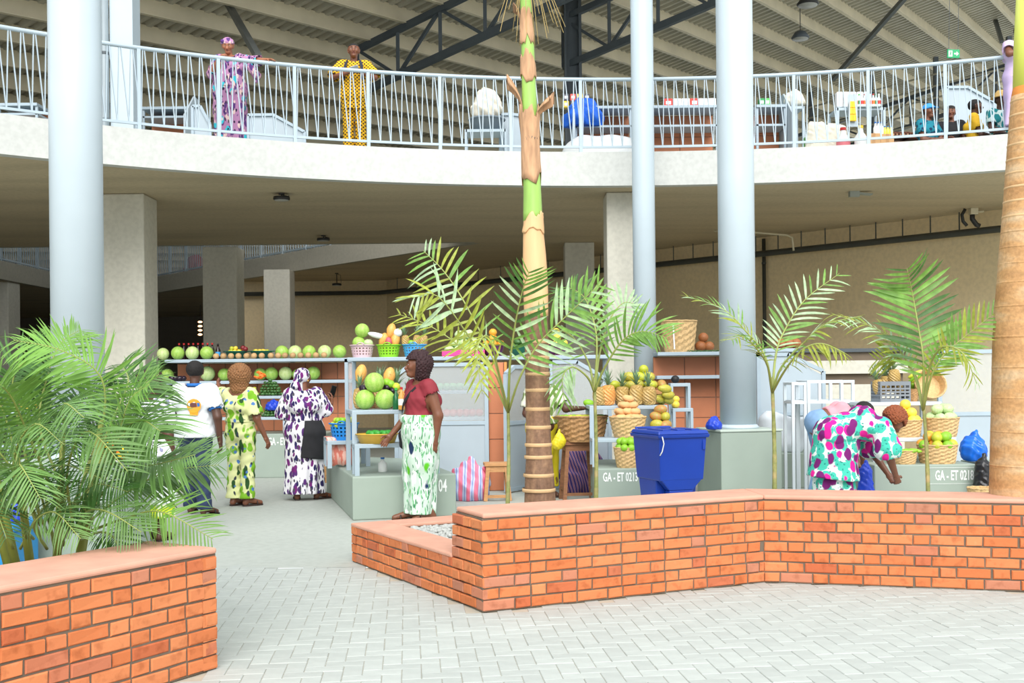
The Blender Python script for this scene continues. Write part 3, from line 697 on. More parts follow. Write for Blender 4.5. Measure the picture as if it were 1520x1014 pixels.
def husk(ya, yb, wid, side, mat=M_HUSK, lift=0.0, seed=0):
    """a torn dry leaf base wrapping part of the shaft"""
    R = random.Random(seed); m = MB(); n = 10; vs = []; K = 13; jag = [R.uniform(-1, 1)*min(16, abs(yb-ya)*0.28) for _ in range(K)]
    for i in range(n+1):
        s = i/n; y = ya+(yb-ya)*s; q = tp(np.interp(y, [0, 130, 240, 330, 470], [780, 785, 788, 791, 796]), y)
        r = w2r(np.interp(y, [0, 60, 190, 330, 400], [16.5, 19.5, 25, 30, 37]))+0.006+lift*max(0, s-0.5)**2*4
        ha = wid*(1-0.55*s)
        for k in range(K):
            a = side + ha*(k/(K-1)*2-1); e = jag[k]*(1.6*s-0.8)*YT/F_PX
            vs.append(q+V((math.cos(a)*r, math.sin(a)*r, e)))
    fs = [(i*K+k, i*K+k+1, (i+1)*K+k+1, (i+1)*K+k) for i in range(n) for k in range(K-1)]
    o = m.add(vs, fs).build('dry_husk', mat, t, True); s_ = o.modifiers.new('thick', 'SOLIDIFY'); s_.thickness = 0.005; return o
husk(268, 165, 2.9, -PI/2, lift=0.02, seed=1); husk(345, 318, 2.2, -PI/2+0.7, M_SMOOTH, seed=12); husk(200, 120, 0.7, PI*1.03, lift=0.11, seed=2); husk(205, 150, 0.8, -0.35, lift=0.13, seed=3)
husk(118, 80, 2.4, -PI/2-0.3, seed=4); husk(60, 20, 1.7, -PI/2, lift=0.01, seed=5); husk(45, 10, 0.6, PI, lift=0.05, seed=6); husk(210, 178, 1.0, -PI/2+0.3, plain('grey_old_husk', (136, 122, 108), 0.9, 0.3, 9, 0.4), seed=7)
fm = MB(); R = random.Random(5)
for i in range(22):
    a = R.uniform(0, 2*PI); q = tp(780, -30); L = R.uniform(0.25, 0.5); x = math.cos(a)*R.uniform(0.1, 0.33)
    fm.tube([q+V((math.cos(a)*0.04, math.sin(a)*0.04, 0)), q+V((x*0.7, math.sin(a)*0.1, -L*0.4)), q+V((x, math.sin(a)*0.14, -L))], [0.004, 0.003, 0.002], 4)
tag(fm.build('dry_fibres', plain('dry_fibre', (170, 148, 96), 0.9, 0.2, 5), t), kind='stuff')
# ---------------------------------------------------------------- the thick palm at the right edge
YR = 7.9; tb = P(1522, 728, YR); tb.z = SOIL_Z
t = thing('thick_palm', 'thick tan palm trunk at the right edge of the frame, green at its top', 'palm', (tb.x, tb.y, SOIL_Z-0.01)); tbase = V((tb.x, tb.y, SOIL_Z-0.01))
def tp(x, y): return P(x, y, YR)-tbase
prof = [(1522, 740, 104), (1522, 690, 98), (1522, 600, 94), (1523, 500, 92), (1525, 400, 82), (1528, 300, 72), (1530, 200, 62), (1531, 143, 56)]
pz = [tp(x, y) for x, y, w in prof]; pz[0].z = 0
M_TAN = banded('tan_palm_bark', [(0.3, (176, 128, 80)), (0.5, (204, 158, 106)), (0.68, (214, 186, 148)), (0.8, (196, 150, 100))], 7, 2, 0.28)
c = bez(pz, 50); MB().tube(c, [np.interp(i/50, np.linspace(0, 1, 8), [w for *_, w in prof])*YR/F_PX/2 for i in range(51)], 32).build('trunk', M_TAN, t, True)
for k, y in enumerate((150, 172, 194, 216, 238, 258, 279, 300, 322, 345, 368, 392, 420, 455, 500, 545, 590, 640, 690)):
    x = np.interp(y, [143, 300, 500, 740], [1531, 1528, 1523, 1522]); r = np.interp(y, [p[1] for p in prof][::-1], [p[2] for p in prof][::-1])*YR/F_PX/2
    MB().lathe([(r*0.97, -0.012), (r+0.003, -0.006), (r+0.003, 0.006), (r*0.97, 0.012)], 32, tp(x, y), False).build('leaf_scar', M_SCAR if k < 9 else M_TAN, t, True)
MB().tube([tp(1531, 146), tp(1532, 60), tp(1533, -40)], [w2r(52)*YR/YT, w2r(50)*YR/YT, w2r(42)*YR/YT], 28).build('green_shaft', plain('yellow_green_palm_shaft', (206, 214, 96), 0.45, 0.12, 2, stretch=(4, 4, 0.5)), t, True)
MB().lathe([(w2r(56)*YR/YT, -0.05), (w2r(55)*YR/YT, 0.0), (w2r(51)*YR/YT, 0.05)], 28, tp(1531, 140), False).build('orange_collar', plain('orange_sheath_edge', (222, 140, 60), 0.6, 0.15, 6), t, True)
# ---------------------------------------------------------------- leafy clump at the left
R = random.Random(11)
t = thing('palm_clump', 'big bushy clump of feathery palm fronds behind the lower left brick wall', 'palm', (-2.75, 6.55, 0.40)); cb = V((-2.75, 6.55, 0.40))
stems = [(-0.25, -0.1), (0.05, 0.1), (0.3, 0.0), (-0.05, -0.25), (-0.45, 0.15), (0.2, 0.3), (-0.6, -0.15)]
for i, (x, y) in enumerate(stems):
    h = R.uniform(0.55, 0.9); MB().tube([(x*0.6, y*0.6, 0), (x*0.9, y*0.9, h*0.6), (x*1.1, y*1.1, h)], [0.028, 0.022, 0.016], 8).build('stem', plain('clump_cane', (142, 148, 66), 0.5, 0.15, 8), t, True)
def cf(p, mats, kw, k): frond(t, cb, [V(q) for q in p], mats, joined=True, seed=200+k, **kw)
# fronds seen in the photograph, from their stalk foot to the tip: (pixel path, distances)
paths = [
    ([(105, 760, 6.5), (150, 640, 6.4), (150, 560, 6.3), (90, 520, 6.2), (20, 505, 6.1)], L_FRESH, 0.42, 46),
    ([(110, 760, 6.6), (60, 640, 6.6), (70, 560, 6.7), (90, 510, 6.8), (118, 490, 6.9)], L_FRESH, 0.36, 40),
    ([(90, 760, 6.3), (40, 640, 6.0), (10, 580, 5.8), (-30, 560, 5.7)], L_FRESH, 0.42, 40),
    ([(120, 760, 6.6), (170, 650, 6.7), (200, 585, 6.9), (236, 556, 7.0)], L_MID, 0.42, 42),
    ([(120, 760, 6.5), (160, 640, 6.5), (190, 570, 6.6), (180, 540, 6.7)], L_DEEP, 0.40, 38),
    ([(125, 770, 6.4), (180, 700, 6.3), (230, 690, 6.2), (290, 675, 6.1)], L_MID, 0.44, 44),
    ([(125, 780, 6.5), (190, 730, 6.5), (250, 700, 6.5), (325, 690, 6.5)], L_MID, 0.42, 44),
    ([(130, 780, 6.3), (180, 650, 6.2), (210, 625, 6.1), (238, 640, 6.0)], L_MID, 0.42, 46),
    ([(130, 790, 6.2), (185, 770, 6.05), (240, 760, 5.95), (316, 800, 5.9)], L_FRESH, 0.34, 38),
    ([(110, 790, 6.1), (100, 700, 5.9), (130, 640, 5.7), (190, 700, 5.6)], L_MID, 0.36, 40),
    ([(110, 790, 6.1), (130, 760, 5.9), (160, 760, 5.75), (210, 790, 5.7)], L_MID, 0.30, 36),
    ([(70, 790, 6.0), (40, 720, 5.7), (30, 690, 5.5), (60, 740, 5.4)], L_MID, 0.32, 36),
    ([(60, 780, 6.2), (20, 700, 6.0), (-20, 660, 5.9), (-60, 690, 5.8)], L_MID, 0.36, 36),
    ([(100, 780, 6.6), (90, 660, 6.8), (120, 600, 7.0), (160, 580, 7.1)], L_DEEP, 0.40, 40),
    ([(90, 780, 6.2), (95, 650, 6.0), (95, 600, 5.8), (125, 620, 5.6)], L_MID, 0.36, 40),
    ([(60, 770, 6.6), (30, 640, 6.6), (20, 560, 6.6), (60, 520, 6.6)], L_DEEP, 0.40, 42),
    ([(80, 800, 6.3), (60, 720, 6.1), (90, 690, 5.9), (150, 710, 5.7)], L_DEEP, 0.34, 36),
    ([(110, 790, 6.3), (150, 700, 6.2), (185, 645, 6.1), (235, 665, 6.0)], L_MID, 0.38, 40),
    ([(50, 800, 6.3), (10, 760, 6.0), (-10, 740, 5.9), (10, 800, 5.7)], L_DEEP, 0.32, 34),
    ([(120, 800, 6.2), (150, 790, 6.0), (170, 800, 5.9), (180, 830, 5.85)], L_DEEP, 0.28, 30),
    ([(60, 800, 6.5), (30, 700, 6.4), (0, 600, 6.3), (-50, 540, 6.2)], L_FRESH, 0.40, 44),
    ([(40, 800, 6.1), (20, 690, 5.9), (50, 630, 5.7), (95, 660, 5.5)], L_MID, 0.36, 42),
    ([(80, 810, 6.6), (60, 690, 6.7), (50, 610, 6.8), (10, 560, 6.9)], L_DEEP, 0.42, 44),
    ([(95, 810, 6.2), (85, 740, 6.0), (60, 700, 5.8), (10, 710, 5.6)], L_DEEP, 0.34, 40),
    ([(100, 800, 6.7), (130, 690, 6.9), (160, 640, 7.0), (210, 620, 7.1)], L_DEEP, 0.40, 44),
    ([(90, 815, 6.3), (110, 760, 6.2), (140, 720, 6.1), (190, 730, 6.0)], L_DEEP, 0.36, 42),
    ([(30, 815, 6.4), (60, 760, 6.3), (90, 740, 6.2), (130, 760, 6.1)], L_DEEP, 0.32, 38),
    ([(70, 815, 5.9), (50, 780, 5.75), (80, 760, 5.65), (120, 800, 5.55)], L_MID, 0.26, 34),
    ([(20, 815, 6.0), (0, 760, 5.9), (20, 720, 5.8), (60, 740, 5.7)], L_MID, 0.30, 36),
    ([(115, 790, 6.4), (165, 690, 6.3), (190, 600, 6.2), (222, 570, 6.1)], L_FRESH, 0.36, 44),
]
for k, (pp, mat, L, n) in enumerate(paths):
    cf([P(x, y, Y) for x, y, Y in pp], [mat], dict(L=L*0.72, count=int(n*0.85), start=0.28, up=V((R.uniform(-0.3, 0.3), -0.55, 0.8)), hang=R.uniform(0.05, 0.35), fwd=0.6, rad=0.009), k)
# ================================================================ PEOPLE
class Field:
    """blended signed-distance body: tapered limbs melt together, then one surface is drawn round them"""
    def __init__(s): s.pr = []; s.cuts = []; s.waves = []
    def cone(s, a, b, ra, rb, side=None, k=1.0, sm=0.02, op='u'):
        s.pr.append((np.array(a, float), np.array(b, float), ra, rb, None if side is None else np.array(Vector(side).normalized()), k, sm, op)); return s
    def ball(s, c, r, side=None, k=1.0, sm=0.015, op='u'): return s.cone(c, Vector(c)+Vector((0, 0, 1e-4)), r, r, side, k, sm, op)
    def mesh(s, h, pad=0.03):
        lo = np.min([np.minimum(a-max(ra, rb)*max(1, k), b-max(ra, rb)*max(1, k)) for a, b, ra, rb, sd, k, sm, op in s.pr if op == 'u'], axis=0)-pad
        hi = np.max([np.maximum(a+max(ra, rb)*max(1, k), b+max(ra, rb)*max(1, k)) for a, b, ra, rb, sd, k, sm, op in s.pr if op == 'u'], axis=0)+pad
        n = np.maximum(4, np.ceil((hi-lo)/h).astype(int)+1)
        F = np.full(n, 0.25, dtype=np.float32); ax = [lo[i]+h*np.arange(n[i]) for i in range(3)]
        for a, b, ra, rb, sd, k, sm, op in s.pr:
            m = max(ra, rb)*max(1, k)+0.05
            i0 = [max(0, int((min(a[i], b[i])-m-lo[i])/h)) for i in range(3)]; i1 = [min(n[i], int((max(a[i], b[i])+m-lo[i])/h)+2) for i in range(3)]
            if any(i1[i] <= i0[i] for i in range(3)): continue
            X = ax[0][i0[0]:i1[0], None, None]; Y = ax[1][None, i0[1]:i1[1], None]; Z = ax[2][None, None, i0[2]:i1[2]]
            d = b-a; L2 = max(d @ d, 1e-9)
            t = np.clip(((X-a[0])*d[0]+(Y-a[1])*d[1]+(Z-a[2])*d[2])/L2, 0, 1)
            ox = X-a[0]-t*d[0]; oy = Y-a[1]-t*d[1]; oz = Z-a[2]-t*d[2]; q = ox*ox+oy*oy+oz*oz
            if sd is not None:
                c = ox*sd[0]+oy*sd[1]+oz*sd[2]; q = q-c*c*(1-1/(k*k))
            D = np.sqrt(np.maximum(q, 0))-(ra+(rb-ra)*t)
            sl = tuple(slice(i0[i], i1[i]) for i in range(3)); f = F[sl]
            if op == 'u':
                hh = np.maximum(sm-np.abs(f-D), 0)/sm; F[sl] = np.minimum(f, D)-hh*hh*sm*0.25
            else: F[sl] = np.maximum(f, -D)
        X, Y, Z = np.meshgrid(*ax, indexing='ij', sparse=True)
        for w in s.waves: F += w(X, Y, Z).astype(np.float32)
        for c in s.cuts: F = np.maximum(F, c(X, Y, Z).astype(np.float32))
        F[0] = F[-1] = 1; F[:, 0] = F[:, -1] = 1; F[:, :, 0] = F[:, :, -1] = 1
        return nets(F, lo, h)
def nets(F, lo, h):
    """naive surface nets"""
    S = F < 0; nx, ny, nz = F.shape
    cs = [(i, j, k) for i in (0, 1) for j in (0, 1) for k in (0, 1)]
    sub = {c: F[c[0]:nx-1+c[0], c[1]:ny-1+c[1], c[2]:nz-1+c[2]] for c in cs}
    cnt = sum((sub[c] < 0).astype(np.int8) for c in cs); act = (cnt > 0) & (cnt < 8)
    idx = np.argwhere(act); val = {c: sub[c][act] for c in cs}; acc = np.zeros((len(idx), 3)); num = np.zeros(len(idx))
    for a in cs:
        for d in range(3):
            if a[d]: continue
            b = list(a); b[d] = 1; b = tuple(b); va, vb = val[a], val[b]; x = (va < 0) != (vb < 0)
            t = np.where(x, va/np.where(x, va-vb, 1), 0); p = np.tile(np.array(a, float), (len(idx), 1)); p[:, d] += t
            acc += p*x[:, None]; num += x
    vs = lo+h*(idx+acc/num[:, None]); ids = np.full(act.shape, -1); ids[act] = np.arange(len(idx)); fs = []
    for d in range(3):
        sh = [slice(None)]*3; a = [slice(1, -1)]*3; a[d] = slice(0, -1); b = [slice(1, -1)]*3; b[d] = slice(1, None)
        A = S[tuple(a)]; B = S[tuple(b)]; e, g = [q for q in range(3) if q != d]
        for flip, msk in ((0, A & ~B), (1, ~A & B)):
            pos = np.argwhere(msk); off = np.ones(3, int); off[d] = 0; pos = pos+off
            q = []
            for de, dg in ((0, 0), (-1, 0), (-1, -1), (0, -1)):
                c = pos.copy(); c[:, e] += de; c[:, g] += dg; q.append(ids[c[:, 0], c[:, 1], c[:, 2]])
            q = np.stack(q, 1)
            if (d == 1) ^ bool(flip): q = q[:, ::-1]
            fs.append(q)
    fs = np.concatenate(fs); return vs, fs[(fs >= 0).all(1)]
def emesh(name, parts, mats, parent):
    """one mesh object out of several surfaces [(verts, faces, material index)]"""
    V_, F_, M_ = [], [], []; o = 0
    for v, f, mi in parts: V_.append(v); F_.append(f+o); M_ += [mi]*len(f); o += len(v)
    me = bpy.data.meshes.new(name); me.from_pydata(np.concatenate(V_).tolist(), [], np.concatenate(F_).tolist())
    for m in (mats if isinstance(mats, list) else [mats]): me.materials.append(m)
    if any(M_): me.polygons.foreach_set('material_index', M_)
    me.polygons.foreach_set('use_smooth', [True]*len(me.polygons)); me.update(); return link(name, me, parent)
SK_D = plain('deep_brown_skin', (86, 54, 40), 0.45, 0.08, 9); SK_M = plain('warm_brown_skin', (120, 74, 52), 0.45, 0.08, 9); SK_L = plain('light_brown_skin', (158, 100, 70), 0.45, 0.08, 9)
M_EYE = plain('eye_white', (230, 226, 218), 0.3, 0.01, 2); M_IRIS = plain('dark_iris', (28, 18, 14), 0.3, 0.01, 2); M_LIP = plain('dark_lips', (112, 56, 50), 0.45, 0.05, 6)
H_BLACK = plain('black_hair', (24, 19, 18), 0.75, 0.3, 60, 0.5); H_PLUM = plain('plum_brown_hair', (52, 26, 30), 0.7, 0.35, 70, 0.6); H_HONEY = plain('honey_curly_hair', (140, 96, 58), 0.7, 0.35, 70, 0.7); H_RUST = plain('rust_braided_hair', (142, 74, 40), 0.7, 0.35, 80, 0.7)
class Man:
    """joints of a standing figure facing -Y, +X is its own left; all in metres for height H"""
    def __init__(s, H, female=True, bulk=1.0):
        s.H = H; s.b = bulk; s.fem = female; q = lambda x, y, z: V((x*H, y*H, z*H)); sw = 0.100 if female else 0.118
        s.J = dict(pelvis=q(0, 0, 0.53), waist=q(0, -0.004, 0.61), chest=q(0, 0.0, 0.73), neck=q(0, 0.006, 0.832), head=q(0, -0.012, 0.925))
        for n, sg in (('l', 1), ('r', -1)):
            s.J.update({'sho'+n: q(sg*sw, 0.006, 0.80), 'elb'+n: q(sg*(sw+0.028), 0.02, 0.625), 'wri'+n: q(sg*(sw+0.036), -0.015, 0.475),
                        'hip'+n: q(sg*0.052, 0, 0.515), 'kne'+n: q(sg*0.055, -0.008, 0.285), 'ank'+n: q(sg*0.055, 0.008, 0.045), 'toe'+n: q(sg*0.065, -0.105, 0.02)})
        s.look = V((0, -1, 0)); s.up = V((0, 0, 1)); s.palm = {'l': V((-1, 0, 0)), 'r': V((1, 0, 0))}; s.curl = {'l': 0.5, 'r': 0.5}; s.hdir = {}
    def set(s, **k):
        for n, v in k.items(): s.J[n] = V(v)*s.H
        return s
    def side(s): return (s.J['shol']-s.J['shor']).normalized()
    def torso(s, F, e=0.0, sm=0.03):
        J, H, b = s.J, s.H, s.b; sd = s.side(); hs = (s.J['hipl']-s.J['hipr']).normalized()
        hip = (0.078 if s.fem else 0.068)*H*b+e
        F.cone(J['pelvis'], J['waist'], hip, 0.066*H*b+e, hs, 1.32, sm)
        F.cone(J['waist'], J['chest'], 0.066*H*b+e, 0.072*H*b+e, sd, 1.32, sm)
        F.cone(J['chest'], J['chest'].lerp(J['neck'], 0.55), 0.072*H*b+e, 0.048*H+e, sd, 1.6, sm)
        F.cone(J['shol'].lerp(J['neck'], 0.15), J['shor'].lerp(J['neck'], 0.15), 0.036*H+e, 0.036*H+e, None, 1, sm)
        f = sd.cross(J['neck']-J['waist']).normalized()*-1
        if s.fem:
            for sg in (-1, 1): F.ball(J['chest']+sd*sg*0.048*H+f*0.052*H*b-(J['neck']-J['waist']).normalized()*0.012*H, 0.045*H*b+e, None, 1, sm)
            F.ball(J['pelvis']-f*0.035*H*b, 0.068*H*b+e, hs, 1.25, sm)
        return F
    def arm(s, F, n, e=0.0, t0=0.0, t1=2.0, flare=0.0):
        J, H, b = s.J, s.H, s.b; a, m, w = J['sho'+n], J['elb'+n], J['wri'+n]
        k = (0.033*H*b, 0.0265*H*b, 0.0165*H)
        if t1 <= 1: F.cone(a, a.lerp(m, t1), k[0]+e, k[0]+(k[1]-k[0])*t1+e+flare, None, 1, 0.025)
        else:
            F.cone(a, m, k[0]+e, k[1]+e, None, 1, 0.025); F.cone(m, m.lerp(w, t1-1), k[1]+e, k[1]+(k[2]-k[1])*(t1-1)+e+flare, None, 1, 0.02)
        return F
    def leg(s, F, n, e=0.0, t1=2.0, flare=0.0):
        J, H, b = s.J, s.H, s.b; a, m, w = J['hip'+n], J['kne'+n], J['ank'+n]
        F.cone(a, m, 0.052*H*b+e, 0.034*H*b+e+(flare if t1 <= 1 else 0), None, 1, 0.03)
        if t1 > 1: F.cone(m, m.lerp(w, t1-1), 0.034*H*b+e, 0.022*H+e+flare, None, 1, 0.02)
        return F
    def frame(s):
        f = s.look.normalized(); u = (s.up-f*s.up.dot(f)).normalized(); return f, u, u.cross(f)*-1
    def body(s, parent, skin, h=0.013, shoes=None):
        J, H = s.J, s.H; F = Field(); s.torso(F)
        for n in 'lr':
            s.arm(F, n); s.leg(F, n)
            F.cone(J['ank'+n], J['toe'+n]*1, 0.024*H, 0.017*H, None, 1, 0.02)
            hd = (J['ank'+n]-J['toe'+n]); hd.z = 0; F.ball(J['ank'+n]+hd.normalized()*0.012*H-V((0, 0, 0.02*H)), 0.022*H)
        f, u, r = s.frame()
        F.cone(J['neck']-u*0.02*H, J['head']-u*0.02*H, 0.031*H, 0.029*H, None, 1, 0.02)
        parts = [F.mesh(h)+(0,)]
        K = Field(); c = J['head']; S = H/1.7*1.07
        K.ball(c+u*0.024*S-f*-0.0*S+f*-0.012*S, 0.083*S, f, 1.15); K.cone(c+f*0.022*S+u*0.0*S, c+f*0.048*S-u*0.078*S, 0.066*S, 0.036*S, None, 1, 0.03)
        K.cone(c-u*0.03*S-f*0.01*S, J['neck']+u*0.0, 0.05*S, 0.047*S, None, 1, 0.03)
        K.cone(c+f*0.082*S+u*0.012*S, c+f*0.103*S-u*0.024*S, 0.008*S, 0.0145*S, r, 1.25, 0.012)
        for sg in (-1, 1):
            K.cone(c+f*0.080*S+u*0.030*S+r*0.012*S*sg, c+f*0.066*S+u*0.030*S+r*0.045*S*sg, 0.012*S, 0.011*S, None, 1, 0.012)
            K.ball(c+f*0.060*S-u*0.012*S+r*0.040*S*sg, 0.024*S, None, 1, 0.025)
            K.ball(c+f*0.088*S+u*0.010*S+r*0.031*S*sg, 0.010*S, r, 1.3, 0.0, 's')
            K.cone(c-f*0.004*S+u*0.018*S+r*0.078*S*sg, c+f*0.004*S-u*0.022*S+r*0.074*S*sg, 0.014*S, 0.010*S, f, 1.5, 0.006)
        K.ball(c+f*0.088*S-u*0.046*S, 0.012*S, r, 2.0, 0.012); K.ball(c+f*0.076*S-u*0.078*S, 0.018*S, r, 1.3, 0.02)
        parts.append(K.mesh(0.0058*S)+(0,))
        for n in 'lr': parts.append(s.hand(n).mesh(0.0052*S)+(0,))
        o = emesh('body', parts, skin, parent)
        return o
    def hand(s, n):
        J = s.J; S = s.H/1.7; w = J['wri'+n]; d = (s.hdir.get(n) or (w-J['elb'+n])).normalized(); p = (s.palm[n]-d*s.palm[n].dot(d)).normalized()
        th = d.cross(p)*(1 if n == 'l' else -1)*-1            # thumb side
        F = Field(); F.cone(w-d*0.03*S, w+d*0.012*S, 0.026*S, 0.024*S, th, 1.15); F.cone(w+d*0.015*S, w+d*0.078*S, 0.019*S, 0.0165*S, th, 1.95, 0.015)
        c = s.curl[n]
        for i, (off, ln) in enumerate(((0.030, 0.072), (0.010, 0.082), (-0.010, 0.076), (-0.029, 0.058))):
            q = w+(d*(0.083-abs(i-1.2)*0.004)+th*off)*S; ang = 0.15+0.12*i*c
            for k, fr in enumerate((0.45, 0.31, 0.24)):
                ang += c*(0.35, 0.75, 0.6)[k]; e = q+(d*math.cos(ang)+p*math.sin(ang)+th*off*1.2)*ln*fr*S
                F.cone(q, e, (0.0098-0.0010*k)*S, (0.0090-0.0012*k)*S, None, 1, 0.006); q = e
        q = w+(d*0.026+th*0.026+p*0.006)*S
        for k, (ln, dr) in enumerate(((0.036, d*0.55+th*0.75+p*0.3), (0.030, d*0.8+th*0.35+p*0.45), (0.022, d*0.85+p*0.5))):
            e = q+dr.normalized()*ln*S; F.cone(q, e, (0.0135-0.002*k)*S, (0.0115-0.002*k)*S, None, 1, 0.008); q = e
        return F
    def face(s, parent):
        c = s.J['head']; S = s.H/1.7*1.07; f, u, r = s.frame()
        w = MB(); i = MB(); l = MB(); b = MB()
        for sg in (-1, 1):
            e = c+f*0.0755*S+u*0.012*S+r*0.031*S*sg; w.ball(e, (0.0125*S, 0.0125*S, 0.0046*S), 10, 7); i.ball(e+f*0.0080*S, (0.0058*S, 0.0058*S, 0.0050*S), 8, 6)
            b.tube([c+f*0.091*S+u*0.034*S+r*0.014*S*sg, c+f*0.086*S+u*0.039*S+r*0.032*S*sg, c+f*0.070*S+u*0.033*S+r*0.05*S*sg], [0.004*S, 0.0045*S, 0.002*S], 5)
        eo = w.build('eye', M_EYE, parent, True); i.build('iris', M_IRIS, eo, True); b.build('eyebrow', H_BLACK, parent, True)
        q = c+f*0.098*S-u*0.046*S
        l.tube([q-r*0.024*S-f*0.014*S, q-r*0.012*S+u*0.004*S, q+u*0.003*S, q+r*0.012*S+u*0.004*S, q+r*0.024*S-f*0.014*S], [0.002*S, 0.0055*S, 0.006*S, 0.0055*S, 0.002*S], 6)
        l.tube([q-r*0.022*S-u*0.008*S-f*0.014*S, q-u*0.011*S, q+r*0.022*S-u*0.008*S-f*0.014*S], [0.002*S, 0.007*S, 0.002*S], 6); l.build('lips', M_LIP, parent, True)
    def hair(s, parent, mat, thick=0.012, back=0.0, volume=0.0, name='hair', down=0.0, rough=0.004, line=0.045):
        c = s.J['head']; S = s.H/1.7*1.07; f, u, r = s.frame(); F = Field(); t = thick*S
        F.ball(c+u*0.026*S-f*0.014*S, 0.083*S+t, f, 1.14)
        if volume: F.ball(c+u*0.03*S-f*0.03*S, 0.083*S+t+volume*S, r, 1.0)
        if down: F.cone(c-f*0.035*S, c-f*0.045*S-u*down*S, 0.08*S+t*0.6, 0.062*S+t, r, 1.22, 0.03)
        a, b = np.array(f), np.array(u); cc = np.array(c)
        def cut(X, Y, Z):
            df = (X-cc[0])*a[0]+(Y-cc[1])*a[1]+(Z-cc[2])*a[2]; dz = (X-cc[0])*b[0]+(Y-cc[1])*b[1]+(Z-cc[2])*b[2]
            front = np.minimum(df-0.018*S, -(dz-line*S))          # clear the face
            if down: return front
            return np.maximum(front, np.minimum(-(dz+0.045*S), df+0.5) if back else -(dz+0.045*S))
        F.cuts.append(cut)
        if rough:
            R = random.Random(int(c.x*1000)); ph = [R.uniform(0, 6) for _ in range(3)]; fq = 150/S
            F.waves.append(lambda X, Y, Z: rough*np.sin(X*fq+ph[0])*np.sin(Y*fq+ph[1])*np.sin(Z*fq+ph[2]))
        return emesh(name, [F.mesh(0.0065*S)+(0,)], mat, parent)
    def shirt(s, parent, mat, e=0.014, sleeve=0.8, flare=0.012, bottom=None, neck=0.055, name='blouse', arms='lr', neckf=0.0, extra=None, h=0.011, loose=0.0):
        J, H = s.J, s.H; F = Field(); s.torso(F, e, 0.03)
        for n in arms: s.arm(F, n, e, 0, sleeve, flare)
        if loose: F.cone(J['waist'], J['pelvis'], 0.066*H*s.b+e+loose*0.5, 0.078*H*s.b+e+loose, s.side(), 1.3, 0.03)
        f, u, r = s.frame(); fr = s.side().cross(J['neck']-J['waist']).normalized()*-1; ax = (J['neck']-J['waist']).normalized()
        if extra: extra(F)
        nk = J['neck']+fr*neckf*H+ax*0.02*H; F.ball(nk, neck*H, s.side(), 1.25, 0.0, 's')
        F.cone(J['neck']+ax*0.012*H, J['neck']+ax*0.1*H, 0.05*H, 0.08*H, None, 1, 0, 's')
        for n in arms:                                     # open the cuff square to the arm
            a, m, w = J['sho'+n], J['elb'+n], J['wri'+n]; en = a.lerp(m, sleeve) if sleeve <= 1 else m.lerp(w, sleeve-1); dd = (m-a if sleeve <= 1 else w-m).normalized()
            F.cone(en+dd*0.035, en+dd*0.16, 0.09, 0.09, None, 1, 0, 's')
        if bottom is not None:
            bt = bottom*H if not isinstance(bottom, tuple) else None
            if bt is not None: F.cuts.append(lambda X, Y, Z: bt-Z+0*X+0*Y)
            else:
                o, n_ = np.array(bottom[0]), np.array(bottom[1]); F.cuts.append(lambda X, Y, Z: (X-o[0])*n_[0]+(Y-o[1])*n_[1]+(Z-o[2])*n_[2])
        F.waves.append(lambda X, Y, Z: 0.0035*np.sin(Z*55+X*30)*np.sin(X*38+Y*31))
        return emesh(name, [F.mesh(h)+(0,)], mat, parent)
    def skirt(s, parent, mat, hem=0.06, top=0.62, r_top=0.079, r_hip=0.096, r_hem=0.085, k=1.36, folds=9, amp=0.010, name='skirt', shift=(0, 0), h=0.012, kh=None, e=0.012):
        J, H, b = s.J, s.H, s.b; F = Field(); hs = (J['hipl']-J['hipr']).normalized(); p = J['pelvis']; w = J['waist']
        tz = top*H; hz = hem*H; c = V((p.x+shift[0]*H, p.y+shift[1]*H, hz))
        F.cone(V((w.x, w.y, tz)), p, r_top*H*b+e, r_hip*H*b, hs, k, 0.03)
        F.cone(p, p.lerp(c, 0.35), r_hip*H*b, (r_hip*0.92)*H*b, hs, k, 0.05); F.cone(p.lerp(c, 0.35), c, r_hip*0.92*H*b, r_hem*H*b, hs, kh or k, 0.05)
        for n in 'lr':
            m = s.J['kne'+n]
            if m.z > hz: F.cone(J['hip'+n], m, 0.05*H*b+e, 0.04*H*b+e, None, 1, 0.06)
            if s.J['ank'+n].z < hz: F.cone(m, s.J['ank'+n].lerp(m, max(0, (hz-s.J['ank'+n].z)/(m.z-s.J['ank'+n].z))), 0.04*H*b+e, 0.038*H+e, None, 1, 0.06)
        F.cuts += [lambda X, Y, Z: hz-Z+0*X+0*Y, lambda X, Y, Z: Z-tz+0*X+0*Y]
        px, py, cx, cy = p.x, p.y, c.x, c.y
        def wave(X, Y, Z):
            t = np.clip((p.z-Z)/max(0.05, p.z-hz), 0, 1); return amp*(0.2+t)*np.sin(folds*np.arctan2(Y-(py+(cy-py)*t), X-(px+(cx-px)*t))+1.3+3*t)
        F.waves.append(wave)
        return emesh(name, [F.mesh(h)+(0,)], mat, parent)
